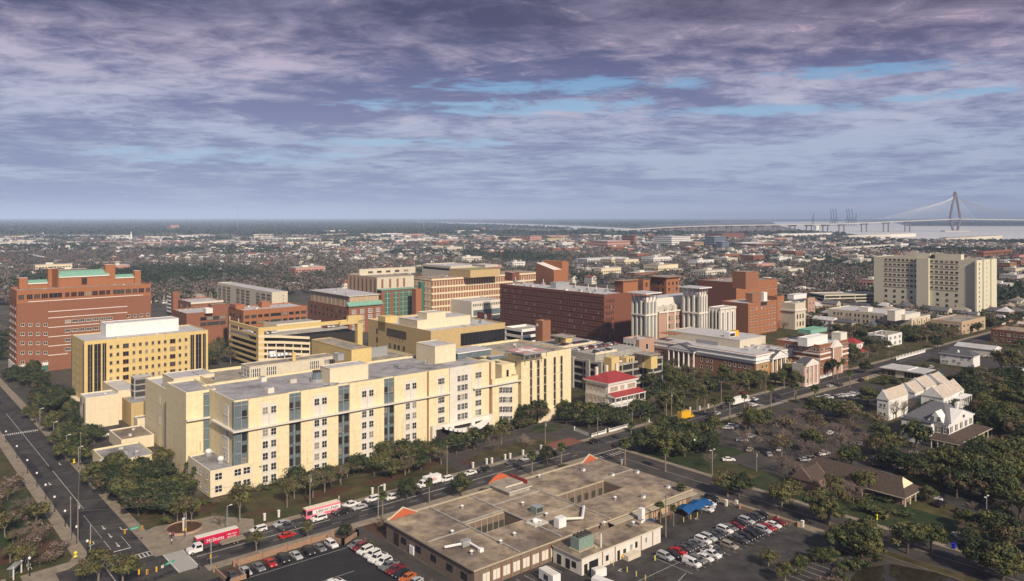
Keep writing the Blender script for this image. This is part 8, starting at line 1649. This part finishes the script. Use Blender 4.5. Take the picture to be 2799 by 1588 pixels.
for t in range(4000):
    y = 850 * math.exp(rw.uniform(0, 1.35)); x = rw.uniform(-.25 if rw.random() < .75 else -.66, .66) * y
    if not visible_zone(x, y) or on_water(x, y) or inside_foot(x, y, 25) or not free(x, y, 34): continue
    a_, b_, h_ = rw.uniform(18, 52), rw.uniform(14, 30), rw.uniform(8, 17) * (1.25 if rw.random() < .2 else 1); wm, cn = bm_[int(rw.integers(8))]; rm = (roof_l, roof_l, roof_g, roof_t)[int(rw.integers(4))]
    r = thing('town_building', 'x', 'building', (x, y, 0), TH, 'flat-roofed town blocks'); MB().box(0, 0, 0, a_, b_, h_, wm).build('wall', r); MB().box(-.3, -.3, h_ + .01, a_ + .3, b_ + .3, h_ + .7, wm, rm).box(a_ * .3, b_ * .3, h_ + .7, a_ * .5, b_ * .6, h_ + 3.2, offwhite).build('roof', r)
    for k in range(int(h_ / 3.6)):
        m = MB()
        for i in range(int(a_ / 4)): m.box(1 + 4 * i, -.12, 1 + 3.5 * k, 3.2 + 4 * i, -.01, 2.7 + 3.5 * k, glass)
        for i in range(int(b_ / 4)): m.box(-.12, 1 + 4 * i, 1 + 3.5 * k, -.01, 3.2 + 4 * i, 2.7 + 3.5 * k, glass)
        o = m.build('window', r); o['kind'] = 'stuff'
    FOOT.append((x, y, U.x, U.y, a_, b_)); REG.append((r, '%s %s flat-roofed block' % ('long' if a_ > 38 else 'small' if a_ < 26 else 'mid-sized', cn), x, y)); cb_ += 1
    if cb_ >= 120: break
hl = [p for p in hl if not inside_foot(p[0], p[1], 5)]
hl.sort(key=lambda p: p[1])
far = MB()
for i, (x, y) in enumerate(hl):
    k = int(rw.integers(24)); rz = TH + (math.pi / 2 if rw.random() < .5 else 0) + rw.uniform(-.06, .06); h = HS[k]; sc_ = rw.uniform(.85, 1.2)
    if i < 290:
        r = link('house', None, None, (x, y, 0), rz); r.scale = (sc_,) * 3; r['category'] = 'house'; r['group'] = 'houses of the old town'
        for n_, me in zip(('wall', 'roof', 'window', 'chimney'), HD[k]):
            o = link(n_, me, r)
            if n_ == 'window': o['kind'] = 'stuff'
        REG.append((r, '%s house with %s %s roof' % (h[4], h[5], 'hipped' if h[6] else 'gabled'), x, y))
    elif y < 1500:
        for q in h[:3]: far.add(q, (x, y, 0), rz, sc_)
    else:
        for q in h[:2]: far.add(q, (x, y, 0), rz, sc_ * 1.15)
tag(far.build('distant_houses'), 'scatter of small pale houses filling the town toward the horizon', 'houses', kind='stuff')
# trees between the houses: the nearest are objects, the rest one mass
tl = []
occ2 = occ; 
for t in range(120000):
    y = 500 * math.exp(rw.uniform(0, 2.05)); x = (rw.uniform(-.72, .72)) * y
    if not visible_zone(x, y) or on_water(x, y) or inside_foot(x, y, 4): continue
    if any((qx - x) ** 2 + (qy - y) ** 2 < 60 for qx, qy in occ.get((int(x // 19), int(y // 19)), ())): continue
    tl.append((x, y)); 
    if len(tl) >= 36000: break
tl.sort(key=lambda p: p[1])
nn = 330
for x, y in tl[:nn]: plant(str(rw.choice(('bare', 'oak2', 'mixed', 'olive', 'mixed'))), x, y, rw.uniform(5, 9) if y < 760 else rw.uniform(8, 12), seed=int(abs(x)))
def mass(name, pts, label, mats, nq, s0, s1, hh=(8, 14), rr_=(4, 7)):
    pts = np.array(pts); n = len(pts); nqv = nq; K_ = n * nqv; c = np.repeat(pts, nqv, axis=0); hr = np.repeat(rw.uniform(hh[0], hh[1], n), nqv); cr = np.repeat(rw.uniform(rr_[0], rr_[1], n), nqv)
    d = rw.normal(size=(K_, 3)); d /= np.linalg.norm(d, axis=1)[:, None]; d[:, 2] = np.abs(d[:, 2]) * 1.3 - .3; r = rw.uniform(.6, 1.05, K_); P_ = np.stack((c[:, 0] + d[:, 0] * cr * r, c[:, 1] + d[:, 1] * cr * r, np.maximum(hr * .55 + d[:, 2] * hr * .45 * r, .3)), 1)
    a = rw.normal(size=(K_, 3)); a = np.cross(a * .8 + d, rw.normal(size=(K_, 3))); a /= np.linalg.norm(a, axis=1)[:, None]; b_ = np.cross(a, d + .01); b_ /= np.linalg.norm(b_, axis=1)[:, None]; s_ = rw.uniform(s0, s1, K_)[:, None]
    Vv = np.stack((P_ - a * s_ - b_ * s_ * .6, P_ + a * s_ - b_ * s_ * .5, P_ + a * s_ * .6 + b_ * s_ * .7, P_ - a * s_ * .7 + b_ * s_ * .5), 1).reshape(-1, 3); Vv[:, 2] = np.maximum(Vv[:, 2], .05)
    me = bpy.data.meshes.new(name); me.vertices.add(K_ * 4); me.vertices.foreach_set('co', Vv.ravel().astype(np.float32)); me.loops.add(K_ * 4); me.loops.foreach_set('vertex_index', np.arange(K_ * 4, dtype=np.int32)); me.polygons.add(K_); me.polygons.foreach_set('loop_start', np.arange(0, K_ * 4, 4, dtype=np.int32)); me.polygons.foreach_set('loop_total', np.full(K_, 4, dtype=np.int32))
    for m in mats: me.materials.append(m)
    me.polygons.foreach_set('material_index', np.repeat(rw.integers(0, len(mats), n), nqv).astype(np.int32)); me.update(calc_edges=True); o = link(name, me); return tag(o, label, 'trees', kind='stuff')
tg = mat('grey_twig_mass', (.17, .145, .13), var=.2, scale=.05); tg2 = mat('brown_twig_mass', (.135, .105, .085), var=.2, scale=.05); dg = mat('distant_green', (.048, .068, .036), var=.3, scale=.05)
pat_ = lambda p: math.sin(p[0] * .011 + 2 + math.sin(p[1] * .004)) + math.sin(p[1] * .0085 + p[0] * .003) + rw.normal() * .35
near_ = [p for p in tl[nn:] if p[1] < 1700]; mid_ = [p for p in tl[nn:] if 1700 <= p[1] < 4000]; nearg = [p for p in near_ if pat_(p) > .75]; gs_ = set(nearg); near_ = [p for p in near_ if p not in gs_]; midg = [p for p in mid_ if pat_(p) > .5]; gs_ = set(midg); mid_ = [p for p in mid_ if p not in gs_]
low_ = [p for p in near_ + nearg if p[1] < 780]; ls_ = set(low_); near_ = [p for p in near_ if p not in ls_]; nearg = [p for p in nearg if p not in ls_]
mass('garden_trees', low_, 'low mixed garden trees around the far buildings', (tg, dg, tg2, leaf_m, dg), 44, .5, 1.0, (5, 9), (3, 5)) if low_ else None
mass('evergreen_grove', nearg, 'dark evergreen groves among the old town houses', (dg, leaf_d, dg), 40, .7, 1.4, (10, 15), (5, 8)); mass('distant_grove', midg, 'dark evergreen patches in the distant woodland', (dg, leaf_d), 18, 1.4, 2.6, (10, 16), (6, 9))
mass('town_woodland', near_, 'mass of bare and evergreen trees between the old town houses', (tg, tg2, tg, tg2, dg), 30, .7, 1.5, (9, 15), (4.5, 7.5)); mass('distant_woodland', mid_, 'distant mass of trees toward the horizon', (tg, tg2, dg, tg), 16, 1.4, 2.6)
ft = []
for t in range(30000):
    y = 3600 * math.exp(rw.uniform(0, 1.75)); x = rw.uniform(-.75, .75) * y
    if not on_water(x, y): ft.append((x, y))
    if len(ft) > 15000: break
mass('horizon_woodland', ft, 'dark band of forest along the horizon', (leaf_d, dg, leaf_d), 9, 7, 15, (10, 20), (30, 60))
sh = MB(); rr = random.Random(9)
for i in range(420):                             # industrial roofs near the horizon
    y = 2300 * math.exp(rr.uniform(0, 1.1)); x = rr.uniform(-.72, .35) * y
    if on_water(x, y): continue
    q = MB().box(-rr.uniform(15, 60), -12, 0, rr.uniform(15, 60), 12, rr.uniform(7, 14), rr.choice((white, offwhite, roof_l, tan_l, pinkb)), roof_l); sh.add(q, (x, y, 0), rr.choice((TH, 0, .2)))
tag(sh.build('distant_sheds'), 'scatter of tiny pale sheds near the horizon', 'sheds', kind='stuff')
# ---- cable-stayed bridge
bc = mat('bridge_concrete', (.17, .13, .13), var=.05); deckp = [(2611, 597.5, 4680), (2480, 603, 4620), (2300, 610.7, 4480), (2120, 613.3, 4380), (1950, 615.5, 4280), (1820, 620, 4180), (1700, 627, 4080), (1600, 633, 3950)]
B0 = W(2611, 633.0); br = thing('cable_stayed_bridge', 'long cable-stayed bridge with one tall diamond tower over the river', 'bridge', (B0.x, B0.y, 0))
D3 = [Vector(((x - CX) / F * y_, y_, H - (z - HY) * y_ / F)) for x, z, y_ in deckp]; D3 = [Vector((D3[0].x + 900, D3[0].y + 200, D3[0].z - 12)), ] + D3
m = MB(); o3 = Vector((B0.x, B0.y, 0))
for a, c in zip(D3[:-1], D3[1:]):
    a, c = a - o3, c - o3; d = (c - a); nrm = Vector((-d.y, d.x, 0)).normalized() * 16
    m.poly((a - nrm, c - nrm, c + nrm, a + nrm), bc)
    for s_ in (-1, 1): m.poly((a + nrm * s_, c + nrm * s_, c + nrm * s_ - Vector((0, 0, 5)), a + nrm * s_ - Vector((0, 0, 5))), conc_l)
    m.poly((a - nrm - Vector((0, 0, 5)), a + nrm - Vector((0, 0, 5)), c + nrm - Vector((0, 0, 5)), c - nrm - Vector((0, 0, 5))), bc)
m.build('deck', br); dz = D3[1].z; ax = (D3[2] - D3[1]); ax.z = 0; ax.normalize(); nr = Vector((-ax.y, ax.x, 0)); TT = Vector((0, 0, H + 68.5 * B0.y / F))
nr = Vector((1, 0, 0))
for s_ in (-1, 1): MB().tube(Vector(nr * 12 * s_) + Vector((0, 0, 2)), nr * 31 * s_ + Vector((0, 0, dz)), 7, bc, 6, 7).tube(nr * 31 * s_ + Vector((0, 0, dz)), nr * 5 * s_ + TT - Vector((0, 0, 12)), 7, bc, 6, 6).build('tower_leg', br)
MB().tube(TT - Vector((0, 0, 40)), TT, 10, bc, 8, 8).build('tower_head', br); MB().box(-75, -25, 0, 75, 25, 6, conc_l).build('pier_base', br)
MB().box(-30, -6, dz - 8, 30, 6, dz - 2, bc).build('crossbeam', br)
cb = mat('stay_cable', (.5, .5, .52), var=0)
for s_ in (-1, 1):
    for j in range(13):
        e = ax * s_ * (60 + 36 * j) + Vector((0, 0, dz)); MB().tube(TT - Vector((0, 0, 8 + 3 * j)), e, .75, cb, 3).build('stay_cable', br)
for i in range(2, len(D3) - 1):
    n = 4 if i > 2 else 3
    for j in range(n):
        p = D3[i].lerp(D3[i + 1], j / n) - o3
        if p.z > 14: MB().tube(Vector((p.x - 14, p.y, 0)), Vector((p.x - 14, p.y, p.z - 5)), 4, bc, 5).tube(Vector((p.x + 14, p.y, 0)), Vector((p.x + 14, p.y, p.z - 5)), 4, bc, 5).box(p.x - 24, p.y - 5, p.z - 12, p.x + 24, p.y + 5, p.z - 5.2, bc).build('pier', br)
# ---- port cranes
crm = mat('crane_blue', (.03, .04, .08), var=0)
for i, (x, lean) in enumerate(((2222, -2), (2272, -14), (2279, -14), (2286, -14), (2316, -14), (2322, -14), (2330, -14), (2338, 4))):
    Y = 7800.0; X = (x - CX) / F * Y; r = thing('port_crane', 'dark blue port crane with raised boom, %s from the left on the far shore' % ORD[i], 'crane', (X, Y, 0), 0, 'container cranes')
    m = MB()
    for a in (-8, 8): m.tube((a, 0, 0), (a, 0, 62), 3.2, crm, 4)
    m.box(-14, -5, 54, 16, 5, 60, crm); m.build('frame', r); top = 168 if 0 < i < 7 else 125; MB().tube((6, 0, 60), (6 + lean, 0, top), 3.6, crm, 4).build('boom', r); MB().tube((-6, 0, 60), (0, 0, 92), 2, crm, 4).tube((0, 0, 92), (8 + lean * .6, 0, top * .8), 1.2, crm, 3).build('mast', r)
for i, (x, y0_, y1_) in enumerate(((650, 600, 555), (1158, 616, 592), (1410, 618, 600), (1843, 636, 618), (2775, 656, 628), (2786, 656, 632))):
    Y = 5200.0 if i < 4 else 3100.0; p = Vector(((x - CX) / F * Y, Y, 0)); h = H + (HY - y1_) * Y / F; tag(MB().tube((0, 0, 0), (0, 0, max(30, h)), 1.6, metal_g, 4, .8).build('mast', None, (p.x, p.y, 0)), 'thin mast, %s from the left along the horizon' % ORD[i], 'mast', 'radio masts')
# ================================================================ labels for plants and houses, from the landmark next to them
SH = {'hospital_building': 'the long cream hospital', 'corner_hospital_building': 'the cream hospital corner', 'hospital_podium': 'the two-storey podium', 'service_annex': 'the low service annex', 'utility_building': 'the small building with the black slit', 'slotted_building': 'the black-slotted block', 'banded_ochre_building': 'the ochre banded building', 'yellow_office_tower': 'the yellow tower',
      'brick_hospital_tower': 'the tall red brick hospital', 'brick_lab_building': 'the flat brick laboratory', 'brick_office_building': 'the ribbon-windowed brick building', 'balcony_apartments': 'the balcony flats', 'green_roofed_lab': 'the green-roofed laboratory', 'ribbed_library': 'the tan ribbed block', 'striped_brick_building': 'the striped building', 'dark_brick_hospital': 'the dark red brick block', 'long_brick_hospital': 'the long dark brick range', 'orange_apartment_block': 'the orange apartment block',
      'twin_pavilion_hospital': 'the pinkish hospital', 'classical_college': 'the porticoed college', 'brick_pediment_college': 'the brick college', 'brown_parking_garage': 'the brown garage', 'cream_apartment_tower': 'the tall cream tower', 'long_cream_building': 'the long cream building', 'tan_two_storey_building': 'the tan two-storey building', 'red_roofed_mansion': 'the red-roofed mansion', 'white_garden_house': 'the white garden house', 'glass_pavilion': 'the glass pavilion', 'dark_roofed_white_house': 'the dark-roofed white house',
      'white_townhouses': 'the white townhouses', 'shuttered_white_house': 'the shuttered white house', 'brown_roofed_hall': 'the brown-roofed hall', 'courtyard_building': 'the courtyard building', 'white_hotel': 'the white hotel', 'blue_glass_tower': 'the blue glass tower', 'salmon_school': 'the salmon school', 'neoclassical_courthouse': 'the neoclassical building', 'long_garage': 'the long pale garage'}
LM = []
for b, _ in BL:
    n_ = b.root.name.split('.')[0]
    if n_ in SH: c = b.wp(b.a / 2, b.b / 2); LM.append((SH[n_], CX + F * c.x / c.y, HY + F * (H - b.h / 2) / c.y, c.y, abs(b.fx(CX) * 0) + F * max(b.a, b.b) / c.y / 2))
LM += [('the dark red bus', 580, 1470, 214, 60), ('the pink bus', 875, 1400, 232, 50), ('the round planter', 498, 1446, 222, 40), ('the black car park', 780, 1540, 200, 90), ('the main car park', 2000, 1500, 210, 150), ('the yellow truck', 1905, 1140, 345, 40), ('the corner car park', 2290, 1090, 385, 70), ('the garden car park', 2080, 1210, 310, 90), ('the pond', 2480, 1560, 195, 100), ('the left street', 150, 1300, 270, 90), ('the blue bin', 2607, 1500, 212, 40)]
groups = {}
for o, ph, x, y in REG:
    px, py = CX + F * x / y, HY + F * (H - 3) / y
    def dist(l): return math.hypot(max(0, abs(px - l[1]) - l[4] * .7), (py - l[2]) * 1.3)
    l = min(LM, key=dist)
    rel = 'beyond' if y > l[3] * 1.1 and abs(px - l[1]) < l[4] * 1.6 else ('in front of' if y < l[3] * .95 and abs(px - l[1]) < l[4] * 1.2 else ('left of' if px < l[1] else 'right of'))
    groups.setdefault((ph, rel, l[0]), []).append((px, o))
for (ph, rel, nm), L_ in groups.items():
    L_.sort(key=lambda q: q[0]); nm = nm.replace('the ', '')
    for i, (_, o) in enumerate(L_): o['label'] = '%s %s %s' % (ph, rel, nm) + ('' if len(L_) == 1 else (', %s from left' % (ordw(i) if i < 20 else str(i + 1) + 'th')))
# ---------------------------------------------------------------- haze
hb = MB().box(-61000, -1500, -1, 61000, 61000, 248, None if False else ground_m).build('haze'); hb.data.materials.clear()
hm = bpy.data.materials.new('haze'); hm.use_nodes = True; t = hm.node_tree; t.nodes.clear(); pv = t.nodes.new('ShaderNodeVolumePrincipled'); ou = t.nodes.new('ShaderNodeOutputMaterial'); t.links.new(pv.outputs[0], ou.inputs['Volume'])
pv.inputs['Color'].default_value = (.50, .65, .97, 1); pv.inputs['Density'].default_value = 7.5e-5; pv.inputs['Anisotropy'].default_value = -.35
hb.data.materials.append(hm); tag(hb, 'thin bluish haze filling the air toward the horizon', 'haze', kind='stuff')
